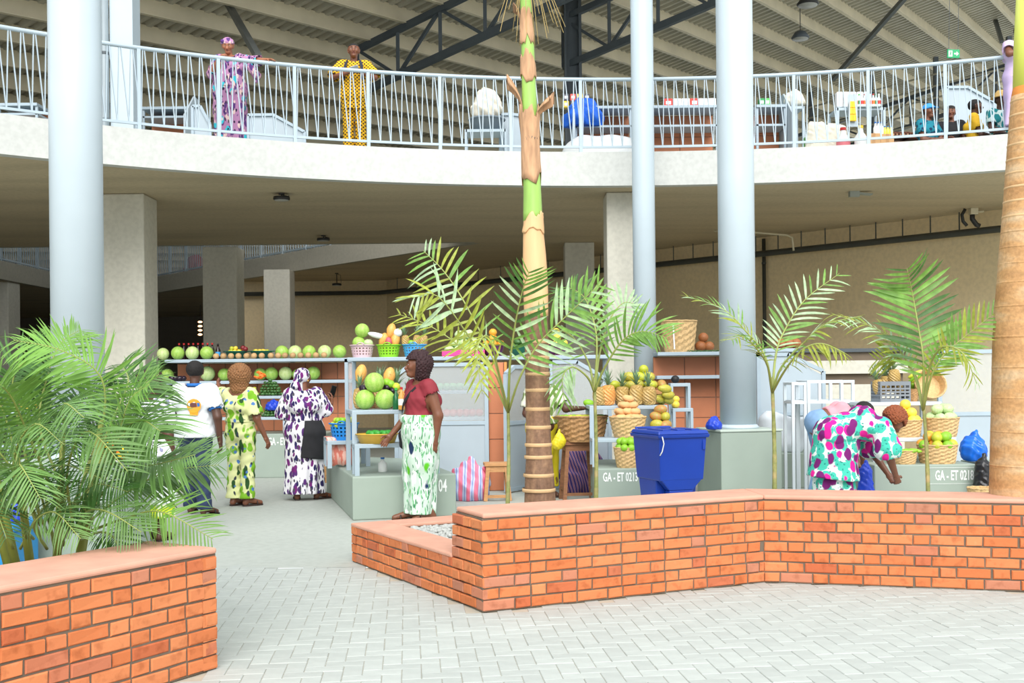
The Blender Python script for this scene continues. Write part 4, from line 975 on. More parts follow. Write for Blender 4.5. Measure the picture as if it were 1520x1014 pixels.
    def trousers(s, parent, mat, e=0.014, t1=1.93, flare=0.012, name='trousers', top=0.585, h=0.011):
        J, H = s.J, s.H; F = Field(); hs = (J['hipl']-J['hipr']).normalized()
        F.cone(J['pelvis'], J['waist'], 0.07*H*s.b+e, 0.066*H*s.b+e, hs, 1.32, 0.03)
        for n in 'lr': s.leg(F, n, e, 2.0, flare); F.cone(J['ank'+n]+V((0, 0, 0.02)), J['ank'+n]-V((0, 0, 0.05)), 0.022*H+e+flare, 0.022*H+e+flare, None, 1, 0.02)
        tz = top*H; hz = min(J['ankl'].z, J['ankr'].z)-0.012*H+(2-t1)*0.2*H; F.cuts += [lambda X, Y, Z: Z-tz+0*X+0*Y, lambda X, Y, Z: hz-Z+0*X+0*Y]; F.waves.append(lambda X, Y, Z: 0.004*np.sin(Z*60+X*25))
        return emesh(name, [F.mesh(h)+(0,)], mat, parent)
    def sandals(s, parent, mat, strap=True):
        for n in 'lr':
            a, t_ = s.J['ank'+n], s.J['toe'+n]; d = (t_-a); d.z = 0; d.normalize(); S = s.H/1.7; r = V((-d.y, d.x, 0)); z0 = min(a.z-0.045*s.H, t_.z-0.02*s.H)
            m = MB(); pl_ = []
            for q, w in ((-0.05, 0.026), (-0.02, 0.033), (0.06, 0.032), (0.13, 0.044), (0.185, 0.036), (0.205, 0.015)): pl_.append((q, w))
            c0 = V((a.x, a.y, 0)); lo = [c0+d*q*S+r*w*S for q, w in pl_]+[c0+d*q*S-r*w*S for q, w in pl_[::-1]]
            m.prism([(p.x, p.y) for p in lo][::-1], z0, z0+0.02*S); o = m.build('sandal', mat, parent)
            if strap:
                b = MB(); c = c0+d*0.12*S; b.tube([c+r*0.045*S+V((0, 0, z0+0.01)), c+r*0.03*S+V((0, 0, z0+0.058*S)), c-r*0.03*S+V((0, 0, z0+0.058*S)), c-r*0.045*S+V((0, 0, z0+0.01))], 0.009*S, 6); b.build('strap', mat, o, True)
def person(label, loc, yaw, group=None): return thing('person', label, 'person', loc, yaw, group)
# ---------------------------------------------------------------- cloth prints
C_MAROON = plain('maroon_jersey', (138, 40, 52), 0.75, 0.08, 5, 0.1)
C_PALM = fabric('white_green_leaf_wrap', (196, 216, 200), [((228, 234, 228), 10, 0.26, (1, 1, 0.30), (0.5, 0.3, 0), 1.0), ((120, 178, 132), 15, 0.20, (1.5, 1.5, 0.25), (0.3, 0.7, 0), 2.2), ((70, 128, 92), 17, 0.15, (1.6, 1.6, 0.28), (-0.5, -0.5, 0), 7.7), ((96, 190, 44), 4.0, 0.17, (1, 1, 0.5), (0.2, -0.4, 0), 3.1), ((36, 56, 90), 3.6, 0.11, (1, 1, 0.5), (0.1, 0.4, 0), 5.5)])
C_VIOLET = fabric('violet_dash_print', (222, 220, 226), [((84, 48, 110), 11, 0.22, (1, 1, 0.38), (0.4, 0.8, 0.2), 0.7), ((44, 40, 84), 12, 0.19, (1, 1, 0.4), (-0.3, -0.8, 0), 2.9), ((110, 40, 110), 9, 0.17, (1, 1, 0.45), (0.2, 0.2, 0.5), 4.4), ((74, 70, 80), 14, 0.15, (1, 1, 0.4), (0.6, -0.3, 0), 6.4)])
C_LEAFY = fabric('cream_green_leaf_print', (214, 218, 160), [((120, 172, 44), 6.5, 0.24, (1, 1, 0.6), (0.3, 0.5, 0), 0.4), ((44, 78, 40), 7, 0.17, (1, 1, 0.4), (0, -0.7, 0.3), 1.9), ((52, 60, 72), 8, 0.12, (1, 1, 0.45), (0.3, 0.9, 0), 3.9), ((80, 120, 180), 6, 0.11, (1, 1, 1), (0, 0, 0), 5.1)])
C_PINK = fabric('magenta_teal_print', (226, 236, 232), [((72, 190, 168), 7, 0.36, (1, 1, 0.9), (0.2, 0.2, 0), 1.3), ((44, 140, 128), 16, 0.13, (1, 1, 1), (0, 0, 0), 1.3), ((226, 40, 150), 5.5, 0.23, (1, 1, 0.75), (0.4, 0.5, 0), 2.6), ((120, 36, 110), 5, 0.24, (1, 1, 0.7), (-0.3, 0.6, 0), 4.3)])
C_LILAC = fabric('lilac_wax_print', (176, 128, 166), [((92, 60, 120), 9, 0.24, (1, 1, 0.5), (0.3, 0.8, 0), 0.3), ((60, 190, 206), 6, 0.17, (1, 1, 0.6), (0.5, 0.9, 0), 2.5), ((226, 196, 190), 10, 0.18, (1, 1, 0.5), (0.2, -0.6, 0), 4.2), ((48, 40, 66), 13, 0.15, (1, 1, 0.5), (0, 0.5, 0), 6.1)])
def dots(name, c, d, sc):
    m, nt, b = _mat(name); vo = nt.nodes.new('ShaderNodeTexVoronoi'); vo.inputs['Randomness'].default_value = 0; vo.inputs['Scale'].default_value = sc
    nt.links.new(_coord(nt, rot=(0, math.radians(45), 0), scale=(1, 0.02, 1)), vo.inputs['Vector'])
    nt.links.new(_ramp(nt, vo.outputs['Distance'], [(0.30, lin(d)), (0.38, lin(c))]).outputs[0], b.inputs['Base Color']); b.inputs['Roughness'].default_value = 0.8; return m
C_YELLOW = dots('yellow_dotted_print', (232, 180, 18), (70, 42, 16), 25)
C_TEE = plain('white_tee', (224, 228, 232), 0.8, 0.04, 4, 0.1); C_BLUE = plain('bright_blue_trim', (34, 110, 190), 0.7, 0.05, 5); C_DENIM = plain('dark_denim', (40, 54, 84), 0.85, 0.2, 14, 0.2); C_LDENIM = plain('light_denim', (124, 158, 196), 0.85, 0.15, 9, 0.2)
C_BLACK = plain('black_cloth', (26, 26, 30), 0.8, 0.2, 12)
M_SANDAL = plain('dark_sandal', (52, 36, 30), 0.6, 0.1, 8)
def band(parent, name, mat, c, r, k, side, w=0.02, th=0.008):
    """belt or tie: flat ring"""
    m = MB(); n = 28; s = Vector(side).normalized(); f = V((-s.y, s.x, 0)); vs = []; fs = []
    for i in range(n):
        a = 2*PI*i/n; e = s*math.cos(a)*r*k+f*math.sin(a)*r; o = e.normalized()*th
        for q, z in ((e, -w), (e+o, -w), (e+o, w), (e, w)): vs.append(c+q+V((0, 0, z)))
    for i in range(n):
        for j in range(4): fs.append((i*4+j, ((i+1) % n)*4+j, ((i+1) % n)*4+(j+1) % 4, i*4+(j+1) % 4))
    return m.add(vs, fs).build(name, mat, parent, True)
def sling(parent, name, mat, pts, w=0.03):
    m = MB(); p = bez(pts, 18)
    for i in range(18):
        d = (p[i+1]-p[i]).normalized(); n = V((p[i].x, p[i].y, 0.12 if p[i].z > 1.38 else 0)).normalized(); m.bar(p[i]-d*0.003, p[i+1]+d*0.003, 0.007, w, up=d.cross(n))
    return m.build(name, mat, parent)

# 1 ---- the woman walking in maroon -------------------------------------------------
g = G(626, 773); m = Man(1.76, True, 1.10)
# walks towards the photo's left (her front is -X of the picture); built facing -Y and turned
yaw = math.radians(-72)
m.set(pelvis=(0, 0.0, 0.53), shol=(0.105, 0.03, 0.80), elbl=(0.132, 0.075, 0.63), wril=(0.125, 0.055, 0.475), shor=(-0.105, -0.02, 0.80), elbr=(-0.135, -0.04, 0.635), wrir=(-0.14, -0.155, 0.505),
      knel=(0.05, 0.015, 0.285), ankl=(0.05, 0.045, 0.05), toel=(0.055, -0.055, 0.02), kner=(-0.045, -0.05, 0.285), ankr=(-0.045, -0.05, 0.045), toer=(-0.05, -0.155, 0.02), head=(0, -0.022, 0.925))
m.look = V((-0.1, -1, 0.02))
t = person('woman in a maroon top and white-green leaf wrap skirt walking left past the fruit steps', g, yaw)
m.body(t, SK_M); m.face(t); m.hair(t, H_PLUM, 0.022, volume=0.026, down=0.072, rough=0.012, line=0.060)
m.shirt(t, C_MAROON, 0.014, 0.28, 0.012, 0.575, 0.050, 'top', neckf=-0.028, loose=0.0)
m.skirt(t, C_PALM, 0.045, 0.635, 0.082, 0.100, 0.078, 1.34, 7, 0.010, 'wrap_skirt', kh=1.15, shift=(0, -0.005))
F = Field(); q = m.J['waist']+V((0, -0.165, 0.0)); F.ball(q, 0.05, (1, 0, 0), 1.7).ball(q+V((0.12, 0.05, -0.02)), 0.05).ball(q+V((-0.12, 0.04, -0.01)), 0.055); emesh('skirt_knot', [F.mesh(0.012)+(0,)], C_PALM, t)
sling(t, 'bag_strap', C_BLACK, [V((0.09, 0.05, 1.40)), V((0.10, -0.06, 1.41)), V((0.03, -0.175, 1.26)), V((-0.06, -0.185, 1.12)), V((-0.14, -0.14, 1.02)), V((-0.185, -0.08, 0.96))], 0.035)
F = Field(); F.cone((-0.20, -0.10, 0.90), (-0.20, -0.02, 0.82), 0.075, 0.095, (0, 1, 0), 1.3).cone((-0.20, -0.14, 0.86), (-0.20, -0.13, 0.80), 0.05, 0.06); emesh('handbag', [F.mesh(0.012)+(0,)], C_BLACK, t)
m.sandals(t, M_SANDAL)
# 2 ---- the man in the white tee, seen from behind ------------------------------------
g = G(291, 764); m = Man(1.73, False, 1.05); yaw = math.radians(172)
m.set(elbr=(-0.165, 0.03, 0.63), wrir=(-0.165, -0.01, 0.475), elbl=(0.16, -0.02, 0.63), wril=(0.14, -0.11, 0.52), knel=(0.055, -0.06, 0.285), ankl=(0.06, -0.06, 0.045), toel=(0.08, -0.165, 0.02), kner=(-0.055, 0.03, 0.285), ankr=(-0.09, 0.07, 0.05), toer=(-0.13, -0.02, 0.02))
m.look = V((0.15, -1, 0))
t = person('man in white polo shirt with orange back print and dark jeans, from behind', g, yaw)
m.body(t, SK_D); m.hair(t, H_BLACK, 0.006, rough=0.002, line=0.05)
m.shirt(t, C_TEE, 0.020, 0.62, 0.022, 0.50, 0.050, 'polo_shirt', loose=0.028)
m.trousers(t, C_DENIM, 0.02, 1.93, 0.022); m.sandals(t, M_DARK)
band(t, 'collar', C_BLUE, m.J['neck']+V((0, 0.0, 0.012)), 0.062, 1.2, (1, 0, 0), 0.018, 0.012)
for n in 'lr':
    a, e_ = m.J['sho'+n], m.J['elb'+n]; d = (e_-a).normalized(); q = a.lerp(e_, 0.66); r = 0.096
    mm = MB().tube([q-d*0.014, q+d*0.014], [0.0745, 0.0765], 18); mm.build('sleeve_trim', C_BLUE, t, True)
def curved_patch(t, pts, y_of, mat, name):
    """flat print following the back of a garment"""
    mm = MB(); mm.add([(x, y_of(x), z) for x, z in pts], [tuple(range(len(pts)))[::-1]]); return mm.build(name, mat, t)
M_LOGO = plain('orange_print', (236, 160, 40), 0.8, 0.03, 3)
bz = 1.22; yb = lambda x: 0.152-abs(x)*0.12
LX = -0.055
circ = [(LX+math.cos(i/24*2*PI)*0.078, bz+math.sin(i/24*2*PI)*0.078) for i in range(24)]
curved_patch(t, circ, lambda x: 0.160-abs(x)*abs(x)*1.2, M_LOGO, 'back_print')
curved_patch(t, [(LX-0.042, bz-0.105), (LX+0.042, bz-0.105), (LX+0.05, bz-0.06), (LX-0.05, bz-0.06)], lambda x: 0.158-abs(x)*abs(x)*1.2, M_LOGO, 'back_print')
hm = MB(); hz_ = bz+0.01
hm.add([(x+LX, 0.1645-(x+LX)**2*1.2, z) for x, z in ((-0.035, hz_-0.02), (0.03, hz_-0.024), (0.045, hz_+0.006), (0.02, hz_+0.026), (-0.03, hz_+0.022))], [(4, 3, 2, 1, 0)], 0)
hm.add([(x+LX, 0.165-(x+LX)**2*1.2, z) for x, z in ((-0.068, hz_-0.012), (-0.042, hz_-0.02), (-0.036, hz_+0.022), (-0.062, hz_+0.024))], [(3, 2, 1, 0)], 1)
hm.add([(x+LX, 0.165-(x+LX)**2*1.2, z) for x, z in ((0.04, hz_-0.014), (0.064, hz_-0.010), (0.06, hz_+0.024), (0.042, hz_+0.022))], [(3, 2, 1, 0)], 2)
hm.build('handshake_print', [plain('brown_print', (104, 62, 60), 0.8, 0.05, 4), C_BLUE, M_WHITE], t)
# 3 ---- the woman in the cream and green print ----------------------------------------
g = G(358, 751); m = Man(1.66, True, 1.0); yaw = math.radians(160)
m.set(elbl=(0.215, -0.07, 0.80), wril=(0.30, -0.17, 0.86), elbr=(-0.15, 0.02, 0.63), wrir=(-0.19, -0.03, 0.49), toel=(0.03, -0.105, 0.02), toer=(-0.11, -0.08, 0.02))
m.look = V((0.1, -1, 0.02)); m.curl['l'] = 0.3
t = person('woman with honey-brown curls in a cream and green leaf print outfit, reaching to a shelf', g, yaw)
m.body(t, SK_M); m.hair(t, H_HONEY, 0.02, volume=0.03, down=0.13, rough=0.012)
m.shirt(t, C_LEAFY, 0.020, 0.82, 0.03, 0.60, 0.062, 'blouse', neckf=0.03, loose=0.02)
m.trousers(t, C_LEAFY, 0.026, 1.88, 0.03, 'wide_trousers', 0.615)
band(t, 'belt', C_BLACK, V((0, 0, 0.612*1.66)), 0.128, 1.28, (1, 0, 0), 0.010)
m.sandals(t, M_SANDAL)
# 4 ---- the woman in violet print with headscarf and phone ----------------------------
g = G(452, 742); m = Man(1.64, True, 1.22); yaw = math.radians(196)
m.set(elbr=(-0.165, -0.03, 0.665), wrir=(-0.225, -0.115, 0.735), elbl=(0.15, -0.02, 0.64), wril=(0.10, -0.13, 0.60), toel=(0.05, -0.10, 0.02), ankr=(-0.10, 0.0, 0.045), toer=(-0.20, -0.05, 0.02))
m.look = V((-0.75, -0.66, 0.0)); m.curl['r'] = 0.9; m.palm['r'] = V((0.6, -0.3, 0.4)); m.hdir['r'] = V((-0.15, -0.25, 1))
t = person('woman in a violet and white print dress and headscarf holding up a phone', g, yaw)
m.body(t, SK_M); m.face(t)
m.shirt(t, C_VIOLET, 0.026, 0.92, 0.035, 0.60, 0.075, 'blouse', neckf=-0.04, loose=0.02)
m.skirt(t, C_VIOLET, 0.05, 0.625, 0.07, 0.090, 0.090, 1.36, 9, 0.012, 'long_skirt')
f, u, r = m.frame(); c = m.J['head']; F = Field(); F.ball(c+u*0.03-f*0.018, 0.098, f, 1.14); F.cone(c-f*0.085-u*0.005, c-f*0.15-u*0.10, 0.035, 0.045, r, 1.5); F.cone(c-f*0.08-u*0.03, c-f*0.08-u*0.20, 0.03, 0.035, r, 1.8)
ca, cu, cc_ = np.array(f), np.array(u), np.array(c)
F.cuts.append(lambda X, Y, Z: np.minimum((X-cc_[0])*ca[0]+(Y-cc_[1])*ca[1]+(Z-cc_[2])*ca[2]-0.028, -((X-cc_[0])*cu[0]+(Y-cc_[1])*cu[1]+(Z-cc_[2])*cu[2]-0.055)))
emesh('headscarf', [F.mesh(0.008)+(0,)], C_VIOLET, t)
MB().ball(c+r*0.082-u*0.035, (0.008, 0.008, 0.014), 8, 6).build('earring', plain('gold', (226, 180, 90), 0.3, 0.05, 4, metal=0.8), t, True)
band(t, 'waist_tie', C_BLACK, V((0, 0, 0.61*1.64)), 0.146, 1.3, (1, 0, 0), 0.014)
F = Field(); F.cone((0, 0.012, 1.0), (0, 0.012, 0.84), 0.158, 0.196, (1, 0, 0), 1.36).cone((0, 0.012, 0.84), (0, 0.012, 0.5), 0.196, 0.190, (1, 0, 0), 1.36)
F.cuts += [lambda X, Y, Z: 0.53-Z+0.12*X+0*Y, lambda X, Y, Z: Z-0.99+0*X+0*Y, lambda X, Y, Z: -(Y-0.02)+0*X+0*Z, lambda X, Y, Z: X-0.015+0.12*(Z-0.9)+0*Y]
emesh('black_apron', [F.mesh(0.012)+(0,)], C_BLACK, t)
m.sandals(t, M_SANDAL)
ph = m.J['wrir']; hb = ph+V((-0.02, -0.045, 0.115)); M4 = Matrix.Rotation(yaw, 4, 'Z')
o = thing('phone', 'black smartphone held up by the woman in violet print', 'phone', V(g)+M4@hb, yaw+math.radians(25))
bevel(MB().cbox((0, 0, 0.02), (0.075, 0.010, 0.155)).build('case', M_DARK, o), 0.006); MB().cbox((0, 0.0056, 0.02), (0.066, 0.002, 0.142)).build('screen', plain('dark_glass', (14, 14, 18), 0.1, 0.02, 3), o)
o.rotation_euler.x = math.radians(-8); o.rotation_euler.y = math.radians(-14)
# 5 ---- the half-hidden woman behind the palm fronds -----------------------------------
g = G(226, 803); m = Man(1.60, True, 1.05); yaw = math.radians(165)
m.look = V((-0.3, -1, 0)); m.set(wril=(0.10, -0.16, 0.60), elbl=(0.14, -0.02, 0.63))
t = person('woman in white with a yellow-green hem, mostly hidden behind the left palm fronds', g, yaw)
m.body(t, SK_D); m.hair(t, plain('dark_braids', (58, 32, 28), 0.7, 0.35, 60, 0.6), 0.022, volume=0.022, rough=0.008)
C_WV = fabric('white_grey_print', (220, 222, 228), [((140, 140, 170), 12, 0.2, (1, 1, 0.5), (0.2, 0.6, 0), 1.1)])
m.shirt(t, C_WV, 0.02, 0.7, 0.02, 0.50, 0.055, 'blouse', loose=0.03)
m.skirt(t, plain('white_wrap', (216, 226, 220), 0.85, 0.06, 5), 0.22, 0.615, 0.075, 0.094, 0.105, 1.36, 8, 0.012, 'wrap_skirt')
C_LIME = fabric('lime_yellow_print', (206, 220, 50), [((110, 170, 60), 8, 0.26, (1, 1, 1), (0, 0, 0), 1), ((226, 236, 190), 7, 0.2, (1, 1, 1), (0, 0, 0), 3)])
F = Field(); F.cone((0, 0, 0.38), (0, 0, 0.23), 0.165, 0.172, (1, 0, 0), 1.28); F.cuts += [lambda X, Y, Z: 0.225-Z+0*X+0*Y, lambda X, Y, Z: Z-0.385+0*X+0*Y]; F.waves.append(lambda X, Y, Z: 0.008*np.sin(9*np.arctan2(Y, X))); emesh('skirt_hem', [F.mesh(0.011)+(0,)], C_LIME, t)
m.sandals(t, M_SANDAL)
# 6 ---- the bending woman in magenta and teal print ------------------------------------
def bending(label, gx, gy, H, yaw, skin, pel, neckp, headp, hands):
    g = G(gx, gy) if gy else gx; m = Man(H, True, 1.12)
    p = V(pel); n = V(neckp); ax = (n-p)
    m.set(pelvis=p, waist=p+ax*0.33+V((0, 0, 0.02)), chest=p+ax*0.68+V((0, 0, 0.012)), neck=n, head=headp)
    ch = p+ax*0.9
    for q, sg in (('l', 1), ('r', -1)):
        m.J['sho'+q] = V((sg*0.115, ch.y, ch.z-0.005))*H; m.J['elb'+q] = V((sg*0.14, hands[0], hands[1]))*H; m.J['wri'+q] = V((sg*0.06, hands[2], hands[3]))*H
        m.J['hip'+q] = V((sg*0.055, p.y, p.z-0.02))*H; m.J['kne'+q] = V((sg*0.07, p.y-0.05, 0.28))*H; m.J['ank'+q] = V((sg*0.08, p.y+0.01, 0.045))*H; m.J['toe'+q] = V((sg*0.09, p.y-0.1, 0.02))*H
    m.look = V((0, -0.55, -0.85)); m.up = V((0, -0.85, 0.5)); m.palm = {'l': V((-1, 0, 0)), 'r': V((1, 0, 0))}; m.curl = {'l': 0.8, 'r': 0.8}
    return person(label, g, yaw), m
YB = 11.7; b0 = P(1250, 700, YB); b0.z = 0
t, m = bending('woman in a magenta and teal print dress bending down beside the right fruit baskets', b0, None, 1.68, math.radians(93), SK_M, (0, 0.06, 0.515), (0, -0.24, 0.575), (0, -0.335, 0.59), (-0.24, 0.40, -0.32, 0.25))
m.body(t, SK_M); m.face(t)
m.hair(t, H_RUST, 0.02, volume=0.02, rough=0.010, line=0.05)
H = m.H
def wide(F):
    for sg in (-1, 1): F.cone(m.J['sho'+('l' if sg > 0 else 'r')], m.J['elb'+('l' if sg > 0 else 'r')]+V((0, 0, 0.05)), 0.10, 0.125, None, 1, 0.04)
m.shirt(t, C_PINK, 0.03, 0.85, 0.06, None, 0.05, 'blouse', extra=wide, loose=0.02)
F = Field(); pv = m.J['pelvis']; wst = m.J['waist']
F.cone(wst, pv, 0.15, 0.185, (1, 0, 0), 1.2, 0.04).cone(pv, V((0, pv.y+0.01, 0.62)), 0.185, 0.21, (1, 0, 0), 1.2, 0.05).cone(V((0, pv.y, 0.62)), V((0, pv.y+0.0, 0.42)), 0.21, 0.27, (1, 0, 0), 1.1, 0.05)
F.cone(wst, V((0, wst.y+0.03, 0.70)), 0.145, 0.13, (1, 0, 0), 1.2, 0.05).cone(V((0, wst.y+0.03, 0.70)), V((0, wst.y+0.10, 0.44)), 0.13, 0.16, (1, 0, 0), 1.2, 0.06)
F.cuts.append(lambda X, Y, Z: 0.40-Z+0*X+0*Y-0.12*np.clip((Y-pv.y)*-1, -0.3, 0.3)); F.waves.append(lambda X, Y, Z: 0.012*np.sin(16*Y+7*X)*np.clip((0.85-Z)/0.4, 0, 1))
emesh('tunic_skirt', [F.mesh(0.013)+(0,)], C_PINK, t)
F = Field(); F.cone(V((0, pv.y, 0.5)), V((0, pv.y-0.02, 0.16)), 0.19, 0.23, (1, 0, 0), 1.1, 0.05); F.cuts.append(lambda X, Y, Z: 0.15-Z+0*X+0*Y); F.waves.append(lambda X, Y, Z: 0.012*np.sin(8*np.arctan2(Y-pv.y, X))); emesh('wrap_skirt', [F.mesh(0.014)+(0,)], C_PINK, t)
m.sandals(t, M_SANDAL)
# 7 ---- the second bending figure behind her --------------------------------------------
b0 = P(1214, 640, 12.9); b0.z = 0
t, m = bending('person in a pink top and pale jeans bending behind the woman in magenta print', b0, None, 1.66, math.radians(95), SK_M, (0, 0.0, 0.565), (0, -0.25, 0.605), (0, -0.34, 0.63), (-0.24, 0.44, -0.30, 0.29))
m.look = V((0, -0.9, -0.45)); m.up = V((0, -0.45, 0.9)); m.b = 1.0
m.body(t, SK_M); m.hair(t, H_BLACK, 0.012, rough=0.003, line=0.05)
m.shirt(t, plain('pale_pink_top', (232, 150, 160), 0.8, 0.06, 5, 0.1), 0.016, 0.5, 0.015, (m.J['pelvis'].lerp(m.J['waist'], 0.75), (m.J['pelvis']-m.J['neck']).normalized()), 0.05, 'top')
F = Field(); F.cone(m.J['pelvis'], m.J['waist'], 0.15, 0.125, (1, 0, 0), 1.25)
for n in 'lr': m.leg(F, n, 0.02, 1.93, 0.015)
ax_ = np.array((m.J['waist']-m.J['pelvis']).normalized()); o_ = np.array(m.J['pelvis'].lerp(m.J['waist'], 0.65)); F.cuts.append(lambda X, Y, Z: (X-o_[0])*ax_[0]+(Y-o_[1])*ax_[1]+(Z-o_[2])*ax_[2])
emesh('jeans', [F.mesh(0.012)+(0,)], C_LDENIM, t); m.sandals(t, M_SANDAL)
# 8 ---- the vendor behind the ringed palm -----------------------------------------------
YV = 13.9; b0 = P(806, 700, YV); b0.z = 0
m = Man(1.66, True, 1.05); yaw = math.radians(28)
m.set(elbl=(0.17, -0.06, 0.66), wril=(0.245, -0.175, 0.665), elbr=(-0.14, 0.0, 0.63), wrir=(-0.10, -0.12, 0.55)); m.palm['l'] = V((0, 0, 1)); m.curl['l'] = 0.6
t = person('vendor half hidden by the ringed palm trunk, holding out a green fruit', b0, yaw)
m.body(t, SK_D); m.face(t); m.hair(t, H_BLACK, 0.012, rough=0.004)
m.shirt(t, fabric('olive_white_print', (206, 208, 190), [((110, 130, 70), 8, 0.28, (1, 1, 0.6), (0.2, 0.5, 0), 1.1)]), 0.018, 0.75, 0.02, 0.55, 0.055, 'blouse')
m.skirt(t, fabric('yellow_brown_wrap', (214, 196, 40), [((120, 96, 50), 7, 0.25, (1, 1, 0.5), (0.2, 0.5, 0), 2.1)]), 0.08, 0.61, 0.075, 0.09, 0.09, 1.36, 8, 0.01, 'wrap_skirt'); m.sandals(t, M_SANDAL)
VEND = (b0.copy(), yaw, m.J['wril'].copy())
# 9 ---- upstairs: the woman in lilac wax print ------------------------------------------
def upstairs(x, Yd): q = P(x, 150, Yd); q.z = 5.0; return q
g = upstairs(341, 16.75); m = Man(1.66, True, 1.15); yaw = math.radians(-2)
m.set(elbl=(0.245, -0.03, 0.775), wril=(0.375, -0.095, 0.765), shol=(0.10, 0.0, 0.80), elbr=(-0.155, -0.03, 0.66), wrir=(-0.06, -0.13, 0.775), head=(-0.004, -0.028, 0.915), pelvis=(0, 0.01, 0.53))
m.look = V((0.15, -1, -0.35)); m.palm['l'] = V((0, 0, -1)); m.curl = {'l': 0.25, 'r': 0.8}; m.palm['r'] = V((1, 0.2, 0)); m.hdir['r'] = V((0.6, -0.1, 0.5))
t = person('woman in a lilac wax print dress and headwrap leaning on the balcony railing', g, yaw)
m.body(t, SK_L); m.face(t)
m.shirt(t, C_LILAC, 0.022, 1.35, 0.022, 0.535, 0.058, 'blouse', neckf=-0.03, loose=0.02)
m.skirt(t, C_LILAC, 0.02, 0.65, 0.084, 0.100, 0.088, 1.36, 8, 0.012, 'long_skirt')
F = Field(); q = m.J['elbl']; F.cone(q+V((-0.12, 0, -0.02)), q+V((0.02, 0.02, -0.22)), 0.07, 0.06, (0, 1, 0), 1.0).cone(q+V((0.02, 0.02, -0.22)), q+V((0.0, 0.02, -0.30)), 0.06, 0.03); emesh('hanging_sleeve', [F.mesh(0.012)+(0,)], C_LILAC, t)
f, u, r = m.frame(); c = m.J['head']; F = Field(); F.ball(c+u*0.036-f*0.016, 0.096, f, 1.1); F.cone(c+u*0.06+f*0.05-r*0.07, c+u*0.075+f*0.06+r*0.07, 0.028, 0.028); F.cone(c+u*0.04+f*0.04+r*0.075, c+u*0.02-f*0.05+r*0.085, 0.028, 0.02)
cu, cc2 = np.array(u), np.array(c); ca2 = np.array(f)
F.cuts.append(lambda X, Y, Z: -((X-cc2[0])*cu[0]+(Y-cc2[1])*cu[1]+(Z-cc2[2])*cu[2]-0.035)+0.35*np.minimum(0, (X-cc2[0])*ca2[0]+(Y-cc2[1])*ca2[1]+(Z-cc2[2])*ca2[2])); emesh('headwrap', [F.mesh(0.008)+(0,)], C_LILAC, t)
# 10 --- upstairs: the man in yellow ------------------------------------------------------
g = upstairs(526, 17.42); m = Man(1.76, False, 1.0); yaw = math.radians(4)
m.set(elbl=(0.185, -0.06, 0.68), wril=(0.055, -0.145, 0.705), elbr=(-0.185, -0.06, 0.68), wrir=(-0.03, -0.15, 0.70)); m.palm = {'l': V((0, 0.3, -1)), 'r': V((0, 1, 0.4))}; m.curl = {'l': 0.5, 'r': 0.6}
m.look = V((0.05, -1, 0.06))
t = person('man in a yellow dotted tunic and trousers with a backpack, standing at the railing', g, yaw)
m.body(t, SK_M); m.face(t); m.hair(t, H_BLACK, 0.004, rough=0.0015, line=0.055)
m.shirt(t, C_YELLOW, 0.022, 0.80, 0.035, 0.40, 0.047, 'tunic', loose=0.03, extra=lambda F: F.cone((0, 0, 0.95), (0, 0, 0.68), 0.15, 0.165, (1, 0, 0), 1.25, 0.03))
m.trousers(t, C_YELLOW, 0.022, 1.97, 0.03); m.sandals(t, M_SANDAL, False)
for sg in (-1, 1): sling(t, 'backpack_strap', plain('navy_strap', (40, 48, 66), 0.7, 0.1, 8), [V((sg*0.10, 0.10, 1.40)), V((sg*0.105, 0.0, 1.487)), V((sg*0.115, -0.10, 1.43)), V((sg*0.135, -0.168, 1.30)), V((sg*0.15, -0.14, 1.16))], 0.055)
F = Field(); F.cone((0, 0.2, 1.36), (0, 0.22, 1.02), 0.10, 0.12, (1, 0, 0), 1.35); emesh('backpack', [F.mesh(0.014)+(0,)], plain('navy_strap', (40, 48, 66), 0.7, 0.1, 8), t)
q = V(g)+V((m.J['wrir'].x+0.10, m.J['wrir'].y-0.07, m.J['wrir'].z+0.045)); o = thing('phone', 'small silver phone in the hands of the man in yellow', 'phone', q, 0.4)
bevel(MB().cbox((0, 0, 0), (0.14, 0.012, 0.072)).build('case', plain('silver', (190, 196, 200), 0.3, 0.04, 4, metal=0.5), o), 0.005); MB().cbox((0, 0.0066, 0), (0.125, 0.002, 0.062)).build('screen', M_DARK, o); o.rotation_euler.y = -0.35; o.rotation_euler.x = 0.6
